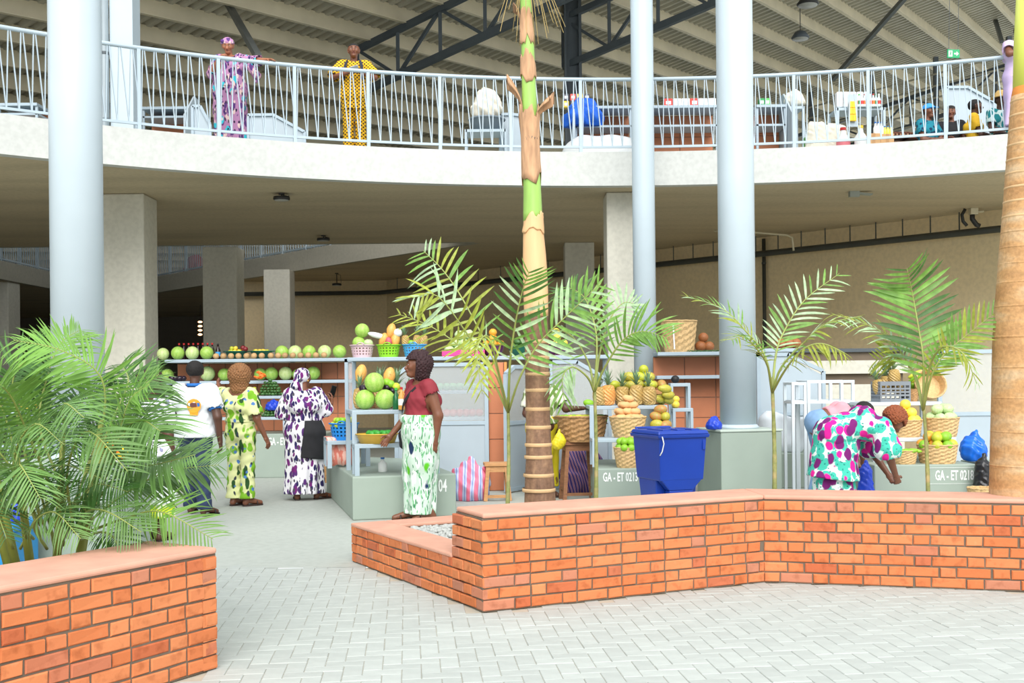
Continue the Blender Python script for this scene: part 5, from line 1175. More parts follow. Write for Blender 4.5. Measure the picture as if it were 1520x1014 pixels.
# 11 --- upstairs right: person in a lilac tee leaning, and the seated sellers ----------------
g = upstairs(1512, 16.6); m = Man(1.70, True, 1.1); m.set(elbr=(-0.17, -0.10, 0.70), wrir=(-0.02, -0.19, 0.715), elbl=(0.17, -0.1, 0.70), wril=(0.04, -0.19, 0.72), head=(0.0, -0.05, 0.915))
t = person('person in a pale lilac tee leaning on the railing beside the thick palm', g, 0.25)
m.body(t, SK_M); m.hair(t, H_BLACK, 0.01, rough=0.003); m.shirt(t, plain('pale_lilac_tee', (206, 186, 222), 0.8, 0.05, 5, 0.1), 0.018, 0.6, 0.02, 0.50, 0.05, 'tee', loose=0.02)
m.skirt(t, plain('lavender_skirt', (196, 176, 214), 0.85, 0.06, 5), 0.1, 0.6, 0.07, 0.09, 0.09, 1.36, 8, 0.01); m.sandals(t, M_SANDAL)
def seated(label, x, Yd, ztop, skin, yaw, shirtm, hat=None, hairm=H_BLACK, H=1.65):
    """person on a low seat, hands in the lap"""
    g = upstairs(x, Yd); m = Man(H, True, 1.0)
    for n in m.J: m.J[n] = m.J[n]-V((0, 0, 0.455*H))
    for n, sg in (('l', 1), ('r', -1)):
        m.J['kne'+n] = V((sg*0.26, -0.30, 0.13*H)); m.J['ank'+n] = V((sg*-0.02, -0.40-0.05*sg, 0.06)); m.J['toe'+n] = V((sg*-0.14, -0.42-0.05*sg, 0.05)); m.J['wri'+n] = V((sg*0.08, -0.28, 0.16*H)); m.J['elb'+n] = V((sg*0.23, -0.10, 0.17*H))
    t = person(label, g, yaw); m.body(t, skin, 0.016); m.face(t); m.hair(t, hairm, 0.008, rough=0.003)
    m.shirt(t, shirtm, 0.016, 0.7, 0.015, (m.J['pelvis']-V((0, 0, 0.04)), (0, 0, -1)), 0.05, 'shirt', h=0.014)
    F = Field(); F.cone(m.J['pelvis'], m.J['waist'], 0.14, 0.12, (1, 0, 0), 1.25)
    for n in 'lr': m.leg(F, n, 0.014, 1.9, 0.01)
    F.cuts.append(lambda X, Y, Z: Z-(m.J['pelvis'].z+0.06)+0*X+0*Y); emesh('trousers', [F.mesh(0.015)+(0,)], C_BLACK, t)
    c = m.J['head']; f, u, r = m.frame()
    if hat == 'cap':
        F = Field(); F.ball(c+u*0.035-f*0.01, 0.098, f, 1.15).cone(c+u*0.05+f*0.08, c+u*0.035+f*0.17, 0.012, 0.008, r, 6); F.cuts.append(lambda X, Y, Z: c.z+0.028-Z+0*X+0*Y); emesh('cap', [F.mesh(0.009)+(0,)], plain('sky_blue_cap', (60, 150, 220), 0.7, 0.05, 5), t)
    if hat == 'straw':
        MB().lathe([(0.0, 0.17), (0.06, 0.17), (0.095, 0.13), (0.10, 0.07), (0.16, 0.06), (0.165, 0.052), (0.10, 0.055), (0.092, 0.06)], 20, c-u*0.02, False).build('straw_hat', plain('straw', (206, 170, 104), 0.8, 0.15, 30, 0.3), t, True)
    return t
seated('seller in a blue cap sitting on the floor behind the right railing', 1377, 18.2, P(1377, 172, 18.2).z, SK_M, 0.5, fabric('teal_blue_print', (40, 130, 150), [((30, 60, 90), 9, 0.25, (1, 1, 1), (0, 0, 0), 1)]), 'cap')
seated('dark-shirted seller sitting between the blue cap and yellow shirt', 1411, 18.3, P(1411, 178, 18.3).z, SK_M, -0.4, C_BLACK)
seated('seller in a yellow shirt sitting on the floor behind the right railing', 1446, 17.9, P(1446, 168, 17.9).z, SK_D, 1.2, plain('yellow_shirt', (226, 178, 36), 0.8, 0.06, 5))
seated('seller in a straw hat and teal print sitting beside the thick palm', 1485, 17.5, P(1485, 146, 17.5).z, SK_D, 0.2, fabric('teal_white_print', (200, 220, 216), [((40, 130, 136), 8, 0.36, (1, 1, 0.7), (0.3, 0.4, 0), 1)]), 'straw')
# ================================================================ STALLS AND GOODS
M_TILE = plain('terracotta_wall_tile', (196, 122, 84), 0.55, 0.08, 3, rnd=0.06); M_WICK = plain('pale_wicker', (206, 172, 122), 0.8, 0.2, 40, 0.4); M_WICK2 = plain('brown_wicker', (168, 128, 84), 0.8, 0.25, 40, 0.4)
M_WOOD = plain('raw_wood', (190, 140, 92), 0.7, 0.15, 10, 0.1, stretch=(1, 1, 5)); M_WOODD = plain('worn_wood', (136, 92, 62), 0.75, 0.2, 10, 0.1, stretch=(1, 1, 5))
M_GLASS = glass('cloudy_panel_glass', (226, 234, 238), 0.28); M_TXT = plain('white_stencil_paint', (238, 240, 238), 0.7, 0.02, 4)
def text(parent, body, size, loc, rz=0.0, mat=M_TXT, name='stencil_text', depth=0.001):
    c = bpy.data.curves.new('t', 'FONT'); c.body = body; c.size = size; c.extrude = depth; c.align_x = 'CENTER'; c.align_y = 'CENTER'; c.resolution_u = 2; c.offset = size*0.018
    o = bpy.data.objects.new('t', c); me = bpy.data.meshes.new_from_object(o); bpy.data.objects.remove(o); bpy.data.curves.remove(c)
    me.materials.clear(); me.materials.append(mat); o = link(name, me, parent, loc, (PI/2, 0, rz)); o.scale = (0.5, 1, 1); return o
def counter(label, x0, x1, y0, y1, h, txt=None, txs=0.09, tx=0.5, tz=0.30, rz=0.0, frame=False):
    """grey-green concrete stall base; stencilled stall number on its front"""
    cx = (x0+x1)/2; t = thing('stall_counter', label, 'counter', (cx, y0, 0), rz); w = (x1-x0)/2
    bevel(MB().box((-w, 0, 0), (w, y1-y0, h)).build('base', M_BASE, t), 0.012)
    if txt: text(t, txt, txs, (-w+2*w*tx, -0.002, tz))
    if frame:
        m = MB(); q = txs*len(txt)*0.165
        for a, b in (((-q, -0.09), (q, -0.09)), ((-q, 0.09), (q, 0.09)), ((-q, -0.09), (-q, 0.09)), ((q, -0.09), (q, 0.09))): m.bar((-w+2*w*tx+a[0], -0.001, tz+a[1]), (-w+2*w*tx+b[0], -0.001, tz+b[1]), 0.008, 0.003)
        m.build('stencil_frame', M_TXT, t)
    return t
def tiles(t, x0, x1, y, z0, z1, nx, nz, mat=M_TILE):
    """individually set wall tiles with recessed joints, on a thin backing"""
    MB().box((x0, y, z0), (x1, y+0.05, z1)).build('backing_board', plain('grey_grout', (150, 120, 100), 0.9, 0.1, 6), t)
    w = (x1-x0)/nx; h = (z1-z0)/nz; g = 0.005
    m = MB(); c = 0.004; a, b = w-2*g, h-2*g
    m.add([(0, 0, 0), (a, 0, 0), (a, 0, b), (0, 0, b), (c, -0.010, c), (a-c, -0.010, c), (a-c, -0.010, b-c), (c, -0.010, b-c)], [(4, 5, 6, 7), (0, 1, 5, 4), (1, 2, 6, 5), (2, 3, 7, 6), (3, 0, 4, 7)])
    me = m.mesh('tile', mat)
    for i in range(nx):
        for k in range(nz): link('tile', me, t, (x0+i*w+g, y, z0+k*h+g))
def rack(label, loc, w, steps, rz=0.0, mat=M_FRAME, bar=0.05, name='step_rack', base=0.46, mid=False):
    """stepped display rack of square tube: steps = [(front y, depth, z)], highest last"""
    t = thing(name, label, 'rack', (loc[0], loc[1], base), rz)
    for i, (y, d, z) in enumerate(steps):
        z -= base
        bevel(MB().box((-w/2, y, z-0.045), (w/2, y+d, z)).build('shelf', mat, t), 0.006)
        for sx in (-1, 1):
            MB().box((sx*w/2-(bar if sx > 0 else 0), y, 0), (sx*w/2+(bar if sx < 0 else 0), y+bar, z-0.04)).build('leg', mat, t)
            if i == len(steps)-1: MB().box((sx*w/2-(bar if sx > 0 else 0), y+d-bar, 0), (sx*w/2+(bar if sx < 0 else 0), y+d, z-0.04)).build('leg', mat, t)
    if mid: MB().box((-w/2, steps[0][0], steps[0][2]-base-0.25), (w/2, steps[0][0]+bar, steps[0][2]-base-0.22)).build('stretcher', mat, t)
    return t
def panel(label, x0, x1, y, z0, zm, z1, chop=0.0, rz=0.0, chopr=0.0, solid=False):
    """stall side screen: frame with cloudy glass above and sheet metal below"""
    w = (x1-x0); t = thing('stall_partition', label, 'partition', (x0, y, 0), rz); b = 0.05
    MB().box((0, 0, z0), (b, b, z1-chop)).build('frame_post', M_FRAME, t); MB().box((w-b, 0, z0), (w, b, z1-chopr)).build('frame_post', M_FRAME, t)
    m = MB(); cx = min(0.22, w*0.4)
    if chop: m.bar((b/2, b/2, z1-chop), (cx, b/2, z1-b/2), b)
    if chopr: m.bar((w-b/2, b/2, z1-chopr), (w*0.45, b/2, z1-b/2), b)
    m.box((cx if chop else 0, 0, z1-b), (w if not chopr else w*0.47, b, z1)); m.build('top_rail', M_FRAME, t)
    MB().box((b, 0, zm-b), (w-b, b, zm)).build('middle_rail', M_FRAME, t); MB().box((b, 0, z0), (w-b, b, z0+b)).build('bottom_rail', M_FRAME, t)
    g = MB(); pts = [(b, zm), (w-b, zm), (w-b, z1-b-chopr)] + ([(w*0.45, z1-b)] if chopr else []) + ([(cx, z1-b), (b, z1-b-chop)] if chop else [(b, z1-b)])
    n = len(pts); g.add([(x, 0.02, z) for x, z in pts]+[(x, 0.028, z) for x, z in pts], [tuple(range(n)), tuple(range(n, 2*n))[::-1]]+[(i, n+i, n+(i+1) % n, (i+1) % n) for i in range(n)])
    g.build('sheet_panel' if solid else 'glass_pane', M_PANEL if solid else M_GLASS, t)
    MB().box((b, 0.015, z0+b), (w-b, 0.03, zm-b)).build('sheet_panel', M_PANEL, t); return t
def long_shelf(label, x0, x1, y0, y1, z, posts=()):
    t = thing('display_shelf', label, 'shelf', ((x0+x1)/2, y0, z)); w = (x1-x0)/2
    bevel(MB().box((-w, 0, -0.05), (w, y1-y0, 0)).build('board', M_FRAME, t), 0.006)
    for p in posts: MB().box((p-(x0+x1)/2-0.025, y1-y0-0.05, -z), (p-(x0+x1)/2+0.025, y1-y0, -0.05)).build('post', M_FRAME, t)
    return t
# ---- produce
def stripes(name, c1, c2, n=10):
    m, nt, b = _mat(name); co = _coord(nt, 'Object'); sp = nt.nodes.new('ShaderNodeSeparateXYZ'); nt.links.new(co, sp.inputs[0])
    at = nt.nodes.new('ShaderNodeMath'); at.operation = 'ARCTAN2'; nt.links.new(sp.outputs[0], at.inputs[0]); nt.links.new(sp.outputs[1], at.inputs[1])
    nz = nt.nodes.new('ShaderNodeTexNoise'); nz.inputs['Scale'].default_value = 9; nt.links.new(co, nz.inputs[0])
    ad = nt.nodes.new('ShaderNodeMath'); ad.operation = 'MULTIPLY_ADD'; nt.links.new(nz.outputs[0], ad.inputs[0]); ad.inputs[1].default_value = 1.2; nt.links.new(at.outputs[0], ad.inputs[2])
    mu = nt.nodes.new('ShaderNodeMath'); mu.operation = 'MULTIPLY'; mu.inputs[1].default_value = n; nt.links.new(ad.outputs[0], mu.inputs[0])
    si = nt.nodes.new('ShaderNodeMath'); si.operation = 'SINE'; nt.links.new(mu.outputs[0], si.inputs[0])
    nt.links.new(_ramp(nt, si.outputs[0], [(0.0, lin(c1)), (0.7, lin(c2))]).outputs[0], b.inputs['Base Color']); b.inputs['Roughness'].default_value = 0.4; return m
M_MELON = stripes('watermelon_rind', (166, 200, 96), (144, 188, 76)); M_MELON2 = stripes('pale_melon_rind', (200, 216, 150), (184, 206, 128)); M_LIMEC = plain('lime_skin', (134, 186, 44), 0.4, 0.15, 20, 0.1, rnd=0.12)
M_DKGREEN = plain('dark_green_skin', (58, 98, 46), 0.4, 0.2, 20, rnd=0.2); M_YELLOW = plain('yellow_citrus_skin', (236, 206, 74), 0.4, 0.1, 20, 0.1, rnd=0.06); M_ORANGE = plain('orange_citrus_skin', (232, 158, 48), 0.4, 0.12, 20, 0.1, rnd=0.08)
M_YGREEN = plain('yellow_green_skin', (186, 192, 56), 0.4, 0.2, 12, 0.1, rnd=0.12); M_PURPLE = plain('eggplant_skin', (38, 22, 38), 0.25, 0.1, 6); M_BROWNF = plain('brown_fruit_skin', (186, 150, 104), 0.6, 0.2, 20, rnd=0.12)
def two(name, c1, c2, sc=9.0):
    if name in MATS: return MATS[name]
    m, nt, b = _mat(name); nz = nt.nodes.new('ShaderNodeTexNoise'); nz.inputs['Scale'].default_value = sc; oi = nt.nodes.new('ShaderNodeObjectInfo')
    ad = nt.nodes.new('ShaderNodeVectorMath'); ad.operation = 'ADD'; nt.links.new(_coord(nt), ad.inputs[0]); nt.links.new(oi.outputs['Location'], ad.inputs[1]); nt.links.new(ad.outputs[0], nz.inputs[0])
    nt.links.new(_ramp(nt, nz.outputs[0], [(0.38, lin(c1)), (0.6, lin(c2))]).outputs[0], b.inputs['Base Color']); b.inputs['Roughness'].default_value = 0.4; MATS[name] = m; return m
M_MANGO = two('mango_green_red', (128, 166, 72), (206, 96, 66)); M_MANGO2 = two('mango_yellow_green', (206, 176, 62), (146, 162, 60)); M_PAPAYA = two('papaya_orange', (232, 150, 70), (214, 176, 92)); M_POTATO = plain('tan_potato_skin', (222, 172, 116), 0.7, 0.12, 14, 0.2, rnd=0.07)
M_CABB = two('cabbage_leaf_green', (206, 222, 178), (168, 200, 128), 14); M_PINE = two('pineapple_rind', (206, 166, 92), (150, 132, 86), 30); M_PINEO = two('ripe_pineapple_rind', (232, 168, 92), (206, 140, 76), 30); M_CROWN = plain('pineapple_crown_leaf', (118, 150, 112), 0.5, 0.2, 10, rnd=0.12)
FM = {}
def fruit_mesh(kind, mat):
    if (kind, mat.name) in FM: return FM[(kind, mat.name)]
    m = MB()
    if kind == 'melon': m.ball((0, 0, 0), 1, 20, 13)
    elif kind == 'round': m.ball((0, 0, 0), (1, 1, 0.94), 12, 8)
    elif kind == 'oval': m.ball((0, 0, 0), (1.3, 0.85, 0.85), 12, 8)
    elif kind == 'mango': m.ball((0, 0, 0), (1.25, 0.9, 0.86), 14, 9, disp=lambda i, k: 0.08*math.cos(2*PI*k/14)*math.sin(PI*i/9))
    elif kind == 'papaya': m.ball((0, 0, 0), (1.6, 0.85, 0.85), 14, 9, disp=lambda i, k: 0.16*math.cos(2*PI*k/14))
    elif kind == 'potato': m.ball((0, 0, 0), (1.55, 0.85, 0.8), 12, 8, disp=lambda i, k: 0.10*math.sin(k*1.3+i*0.9))
    elif kind == 'long': m.ball((0, 0, 0), (2.1, 0.6, 0.6), 10, 7)
    elif kind == 'cabbage': m.ball((0, 0, 0), (1, 1, 0.86), 16, 10, disp=lambda i, k: 0.07*math.sin(k*2.1+i*1.7)+0.05*math.sin(k*5.0))
    FM[(kind, mat.name)] = me = m.mesh(kind, mat, True); return me
def fruit(name, kind, mat, label, cat, group, loc, r, rot=None, R=random):
    o = link(name, fruit_mesh(kind, mat), None, loc, rot or (R.uniform(-0.3, 0.3), R.uniform(-0.3, 0.3), R.uniform(0, 6.28)), r); return tag(o, label, cat, group)
def heap(n, c, rx, ry, r, fill=0.86, seed=0):
    """resting places for n round goods piled on an oval patch, bottom layer first"""
    R = random.Random(seed); out = []; z = c[2]+r*0.9; lx, ly = rx-r*0.6, ry-r*0.6; k = 0
    while len(out) < n:
        d = 2*r*fill; got = []; nyy = max(1, int(2*ly/d)+1) if ly > d*0.3 else 1
        for j in range(nyy):
            y = (j-(nyy-1)/2)*d; xr = lx*math.sqrt(max(0, 1-(y/max(ly+r*0.2, 1e-3))**2)) if nyy > 1 else lx; nxx = max(1, int(2*xr/d)+1)
            for i in range(nxx): got.append((c[0]+(i-(nxx-1)/2)*d+R.uniform(-0.15, 0.15)*r, c[1]+y+R.uniform(-0.15, 0.15)*r, z+R.uniform(-0.1, 0.1)*r))
        got.sort(key=lambda p: p[1]); out += got[:max(1, n-len(out))]; z += r*1.45; k += 1
        if len(got) == 1 or k > 12: break
        lx = max(0, lx-d*0.5); ly = max(0, ly-d*0.5)
    return out[:n]
def basket(label, loc, rt, rb, h, mat=M_WICK, name='wicker_basket', cat='basket', tilt=None, n=36, rows=10, group=None):
    """woven basket: over-under weave pressed out of the wall, braided rim"""
    t = thing(name, label, cat, loc, 0, group)
    pr = [(rb*0.2, 0.0), (rb, 0.0)]+[(rb+(rt-rb)*(i/rows)**0.8, h*i/rows) for i in range(1, rows+1)]
    inn = [(r-0.014, z) for r, z in pr[::-1][:-2]]+[(rb-0.014, 0.012), (0.02, 0.012)]
    w = rt*0.022
    MB().lathe(pr+inn, n, disp=lambda i, k: (w*(1 if (i+k//2) % 2 else -1) if 2 <= i <= rows else 0)).build('woven_body', mat, t)
    q = [(rt*math.cos(2*PI*k/24), rt*math.sin(2*PI*k/24), h+0.004*(k % 2)) for k in range(25)]
    MB().tube(q, rt*0.045, 6, False).build('rim', mat, t, True)
    if tilt: t.rotation_euler = tilt
    return t
def plastic_basket(label, loc, rt, rb, h, col, name='plastic_basket'):
    """basket with a pierced wall and two grips"""
    mat = plain(name+'_%d_%d_%d' % col, col, 0.4, 0.05, 6); t = thing(name, label, 'basket', loc); n = 40; rows = 9; m = MB(); vs = []; fs = []
    for i in range(rows+1):
        r = rb+(rt-rb)*i/rows
        for k in range(n): a = 2*PI*k/n; vs.append((r*math.cos(a), r*math.sin(a), h*i/rows))
    for i in range(rows):
        for k in range(n):
            if 2 <= i <= rows-3 and k % 2 and i % 2 == 0: continue
            fs.append((i*n+k, i*n+(k+1) % n, (i+1)*n+(k+1) % n, (i+1)*n+k))
    fs.append(tuple(range(n))[::-1]); o = m.add(vs, fs).build('pierced_body', mat, t); s = o.modifiers.new('t', 'SOLIDIFY'); s.thickness = 0.006
    MB().lathe([(rt-0.006, h-0.012), (rt+0.012, h-0.012), (rt+0.014, h+0.002), (rt-0.004, h+0.004)], 32, cap=False).build('rim', mat, t, True)
    for sg in (-1, 1): MB().tube([(sg*0.05, -rt-0.006, h), (sg*0.03, -rt-0.012, h+0.022), (0, -rt-0.014, h+0.028)], 0.007, 6).tube([(-sg*0.05, sg*(rt+0.006), h), (0, sg*(rt+0.012), h+0.026)], 0.007, 6).build('grip', mat, t, True)
    return t
PM = {}
def pineapple(label, loc, h=0.17, r=0.065, mat=M_PINE, rot=(0, 0, 0), group=None, crown=0.14):
    t = thing('pineapple', label, 'pineapple', loc, 0, group); t.rotation_euler = rot
    if mat.name not in PM:
        PM[mat.name] = MB().lathe([(0.35, 0), (0.72, 0.04)]+[(1.0*math.sin(PI*(0.25+0.5*(i/10)))**0.8, 0.06+0.88*i/10) for i in range(11)]+[(0.4, 1.0)], 20, disp=lambda i, k: 0.055*(1 if (i+k) % 2 else -1) if 1 < i < 13 else 0).mesh('rind', mat)
        cm_ = MB(); R = random.Random(4)
        for k in range(22):
            a = k*2.4; e = 0.25+0.9*(1-k/22); L = 0.75+0.4*R.random(); d = V((math.cos(a)*math.sin(e), math.sin(a)*math.sin(e), math.cos(e))); s = V((-math.sin(a), math.cos(a), 0))*0.10; b = V((0, 0, 0.02*k)); q = b+d*L*0.6; tip = b+d*L+V((math.cos(a), math.sin(a), -0.3))*0.12*e
            cm_.add([b-s, b+s, q+s*0.7, q-s*0.7, tip], [(0, 1, 2, 3), (3, 2, 4)])
        PM[mat.name+'c'] = cm_.mesh('crown', M_CROWN)
    link('rind', PM[mat.name], t, (0, 0, 0), None, (r, r, h)); link('crown', PM[mat.name+'c'], t, (0, 0, h*0.97), None, (crown*0.8, crown*0.8, crown)); return t
def bottle(label, loc, h, r, mat, cap, group=None, lab=None, name='bottle'):
    t = thing(name, label, 'bottle', loc, 0, group)
    MB().lathe([(r*0.9, 0), (r, h*0.03), (r, h*0.58), (r*0.45, h*0.76), (r*0.36, h*0.93)], 12).build('glass', mat, t, True)
    MB().lathe([(r*0.44, h*0.90), (r*0.44, h)], 10).build('cap', cap, t)
    if lab: MB().lathe([(r*1.02, h*0.2), (r*1.02, h*0.48)], 12, cap=False).build('label', lab, t, True)
    return t
def bag(name, label, cat, loc, size, mat, seed=0, knot=True, h=0.016):
    """soft tied bag, creased"""
    R = random.Random(seed); F = Field(); w, d, z = size; ph = [R.uniform(0, 6) for _ in range(4)]
    tall = z > 1.9*w
    F.cone((0, 0, z*(0.16 if tall else 0.33)), (0, 0, z*(0.72 if tall else 0.55)), w*0.5, w*0.38, (0, 1, 0), d/w, 0.05)
    for i in range(0 if tall else 5): a = i*1.3+ph[0]; F.ball((math.cos(a)*w*0.25, math.sin(a)*d*0.25, z*R.uniform(0.25, 0.5)), w*R.uniform(0.2, 0.3), None, 1, 0.06)
    if knot: F.cone((0, 0, z*0.7), (w*0.06, 0, z*0.93), w*0.14, w*0.10, None, 1, 0.05)
    F.cuts.append(lambda X, Y, Z: -Z+0*X+0*Y); s = 9/w
    F.waves.append(lambda X, Y, Z: w*0.035*np.sin(X*s*1.7+Z*s+ph[1])*np.sin(Z*s*1.3+Y*s+ph[2])+w*0.022*np.sin((X+Y)*s*2.6+Z*s*1.1+ph[3]))
    t = thing(name, label, cat, loc); emesh('bag_body', [F.mesh(h)+(0,)], mat, t); return t
# ---------------------------------------------------------------- A: long left stall
YA = 17.0
xa0, xa1 = P(236, 600, YA).x, P(512, 600, YA).x
zt, z2, z3, z4 = 1.83, 1.49, 1.25, 0.93
counter('long grey-green counter of the left stall behind the shoppers', xa0, P(482, 600, YA).x, YA, YA+0.945, 0.67, 'GA - ET', 0.16, 0.71, 0.55)
t = thing('tiled_stall_wall', 'terracotta tiled back wall of the left watermelon stall', 'stall wall', ((xa0+xa1)/2, YA+0.95, 0)); w = (xa1-xa0)/2
tiles(t, -w, w, 0.012, 0.67, 1.77, 11, 4)
long_shelf('top shelf of the left stall, lined with watermelons and small brown fruit', xa0-0.02, xa1, YA+0.35, YA+1.0, zt, ())
long_shelf('second shelf of the left stall, under the top row of watermelons', xa0-0.02, xa1, YA+0.40, YA+0.94, z2, ())
rack('two-step metal rack with dark green produce in front of the left tiled stall', ((P(285, 600, YA).x+P(424, 600, YA).x)/2, YA+0.02, 0), P(424, 600, YA).x-P(285, 600, YA).x, [(0.0, 0.18, z4), (0.19, 0.19, z3)], base=0.67)
panel('narrow angled side screen closing the right end of the left stall', P(512, 600, 16.6).x, P(528, 600, 16.6).x, 16.6, 0.0, 1.0, 1.80)
xs = [242, 264, 285.5, 307]
for i, x in enumerate(xs):
    p = P(x, 522, YA+0.52); r = 0.105 if i else 0.095; fruit('watermelon', 'melon', M_MELON if i % 2 else M_MELON2, ordl(i, 99)+' round watermelon on the top shelf, in front of dark bottles', 'watermelon', 'watermelons left of the fruit tubs', (p.x, p.y, zt+r*0.99), r, (0.2, 0.3*i, i))
xs = [418.6, 438, 459, 482, 504]
for i, x in enumerate(xs):
    p = P(x, 522, YA+0.72); r = 0.108; fruit('watermelon', 'melon', M_MELON2 if i % 2 else M_MELON, ordl(i, 5)+' of the five watermelons behind small brown fruit on top shelf', 'watermelon', 'watermelons right of the fruit tubs', (p.x, p.y, zt+r*0.99), r, (0.4, 0.2*i, i))
for i, x in enumerate([320.7, 331.5, 343, 354, 366, 377, 388.5, 402, 413, 423, 434.6, 446, 457.6, 469, 481]):
    p = P(x, 525, YA+0.42); o = fruit('brown_fruit', 'round', M_BROWNF, ordl(i, 15)+' small brown fruit lined along the front of the top shelf', 'fruit', 'small brown fruit on the top shelf', (p.x, p.y, zt+0.047), 0.05)
for i, (x, y, r, mt) in enumerate(((248.6, 556, 0.10, M_MELON), (308, 552, 0.118, M_MELON2), (333, 553, 0.10, M_MELON), (346, 552, 0.11, M_MELON), (386.6, 552, 0.10, M_MELON), (403, 551, 0.105, M_MELON), (424, 553, 0.108, M_MELON2), (442, 550, 0.09, M_MELON), (465, 550, 0.108, M_MELON))):
    p = P(x, y, YA+0.66); fruit('watermelon', 'melon', mt, ordl(i, 9)+' watermelon on the second shelf of the left stall', 'watermelon', 'watermelons on the second shelf', (p.x, p.y, z2+r*0.99), r, (0.3, 0.2, i))
for i, x in enumerate((256, 262, 268, 273)):
    p = P(x, 558, YA+0.48); fruit('eggplant', 'oval', M_PURPLE, 'glossy dark eggplant beside the leftmost second-shelf watermelon', 'eggplant', 'eggplants on the second shelf', (p.x, p.y, z2+0.045), 0.05)
M_COLA = plain('dark_bottle_glass', (36, 16, 16), 0.15, 0.1, 4); M_RED = plain('red_plastic', (190, 36, 34), 0.4, 0.05, 4)
for i, x in enumerate((266, 273, 280, 287, 294, 301, 308, 315)):
    p = P(x, 515, YA+0.85); bottle(ordl(i, 99)+' dark bottle with red cap behind the top-shelf watermelons', (p.x, p.y, zt), 0.27, 0.036, M_COLA, M_RED, 'dark bottles behind the watermelons')
p = P(323.5, 515, YA+0.6); bottle('dark bottle with a bright blue label on the top shelf', (p.x, p.y, zt), 0.25, 0.04, M_COLA, M_DARK, None, plain('blue_label', (70, 160, 220), 0.5, 0.03, 3))
M_TUB = plain('dark_green_tub', (24, 96, 74), 0.35, 0.06, 4)
for i, (x, n, lab) in enumerate(((351, 16, 'taller yellow heap'), (388, 13, 'lower green heap'))):
    p = P(x, 520, YA+0.66); t = thing('round_tub', 'dark green plastic tub holding the '+lab+' of citrus on the top shelf', 'tub', (p.x, p.y, zt))
    MB().lathe([(0.12, 0), (0.165, 0.11), (0.18, 0.12), (0.18, 0.13), (0.158, 0.125), (0.115, 0.01)], 26).build('bowl', M_TUB, t, True)
    for a in (-1, 1): MB().tube([(a*0.175, -0.04, 0.122), (a*0.205, 0, 0.125), (a*0.175, 0.04, 0.122)], 0.009, 6).build('handle', M_TUB, t, True)
    for q in heap(n, (p.x, p.y, zt+0.09), 0.14, 0.14, 0.036, seed=i): fruit('citrus', 'round', M_YELLOW if (random.random() < 0.5) ^ (i == 1) else M_YGREEN, 'small yellow-green citrus fruit in the '+lab+' in its tub', 'citrus', 'citrus in the '+lab, q, 0.036)
for q in ((0.12, 0, 0.17), (0.15, -0.03, 0.19), (0.10, 0.02, 0.21)):
    p = P(351, 520, YA+0.62); fruit('red_apple', 'round', plain('dark_red_skin', (122, 34, 40), 0.35, 0.15, 9), 'dark red fruit on the right side of the taller citrus heap', 'fruit', 'dark red fruit beside the citrus', (p.x+q[0], p.y+q[1], zt+q[2]-0.03), 0.042)
c = P(401, 575, YA+0.3)
for q in heap(46, (c.x, c.y, z3), 0.20, 0.085, 0.030, seed=5): fruit('cucumber', 'oval', M_DKGREEN, 'dark green vegetable in the pile on the upper rack step', 'vegetable', 'dark green vegetables on the upper rack step', q, 0.028)
R = random.Random(8)
for i in range(9):
    q = P(R.uniform(380, 400), R.uniform(553, 561), YA+0.22); fruit('carrot', 'long', plain('carrot_orange', (236, 120, 40), 0.5, 0.08, 8), 'orange carrot lying on top of the dark green vegetable pile', 'carrot', 'carrots on the green pile', q, 0.03, (R.uniform(-0.3, 0.3), R.uniform(-0.6, 0.6), R.uniform(0, 3)))
for q in heap(9, (P(378, 575, YA+0.3).x, YA+0.27, z3), 0.07, 0.07, 0.03, seed=3): fruit('pepper', 'oval', M_YGREEN, 'yellow-green pepper at the left end of the upper rack step', 'pepper', 'yellow-green peppers', q, 0.03)
c = P(402, 610, YA+0.1)
for q in heap(26, (c.x, c.y, z4), 0.17, 0.075, 0.030, seed=6): fruit('avocado', 'oval', M_DKGREEN, 'dark green fruit in the pile on the lower rack step', 'fruit', 'dark green fruit on the lower rack step', q, 0.029)
M_BPLAS = plain('blue_plastic_film', (28, 64, 190), 0.3, 0.12, 8, 0.2); q = P(405, 604, YA+0.08); bag('plastic_bag', 'small blue plastic bag on top of the lower green pile', 'bag', (q.x, q.y, z4+0.10), (0.2, 0.10, 0.14), M_BPLAS, 2, h=0.01)
# tall woven hamper and low stool stand by the counter end
p = G(484, 716); basket('tall woven basket standing on the floor between the left stall and fruit steps', (p.x+0.05, 16.2, 0), 0.17, 0.15, 0.42, M_WICK2)
# ---------------------------------------------------------------- B: the fruit-step stall, block number ending 04
b0 = G(523.7, 773); b1 = G(484.6, 732.5); bd = Vector((b0.x-b1.x, b0.y-b1.y)); ang = math.atan2(bd.y, bd.x)+PI/2
t = thing('stall_counter', 'large grey-green counter block numbered 04 behind the walking woman', 'counter', (b0.x, b0.y, 0), ang); L = bd.length
w = 1.12; bevel(MB().prism([(0, 0), (w, 0), (w, L-0.62), (w*0.5, L), (0, L)], 0, 0.463).build('base', M_BASE, t), 0.015); text(t, '04', 0.19, (w-0.15, -0.003, 0.33))
def onB(x, y, z): return t.matrix_basis @ V((x, y, z))
TB_ = Matrix.Translation((b0.x, b0.y, 0)) @ Matrix.Rotation(ang, 4, 'Z')
def B_(x, y, z): return TB_ @ V((x, y, z))
p = B_(0.50, 0.10, 0); rack('grey metal display steps carrying the big watermelons on the front counter block', (p.x, p.y, 0), 0.92, [(0.0, 0.30, 0.80), (0.22, 0.62, 1.155)], ang, base=0.463)
def S(x, y, Y, z): q = P(x, y, Y); return V((q.x, q.y, z))
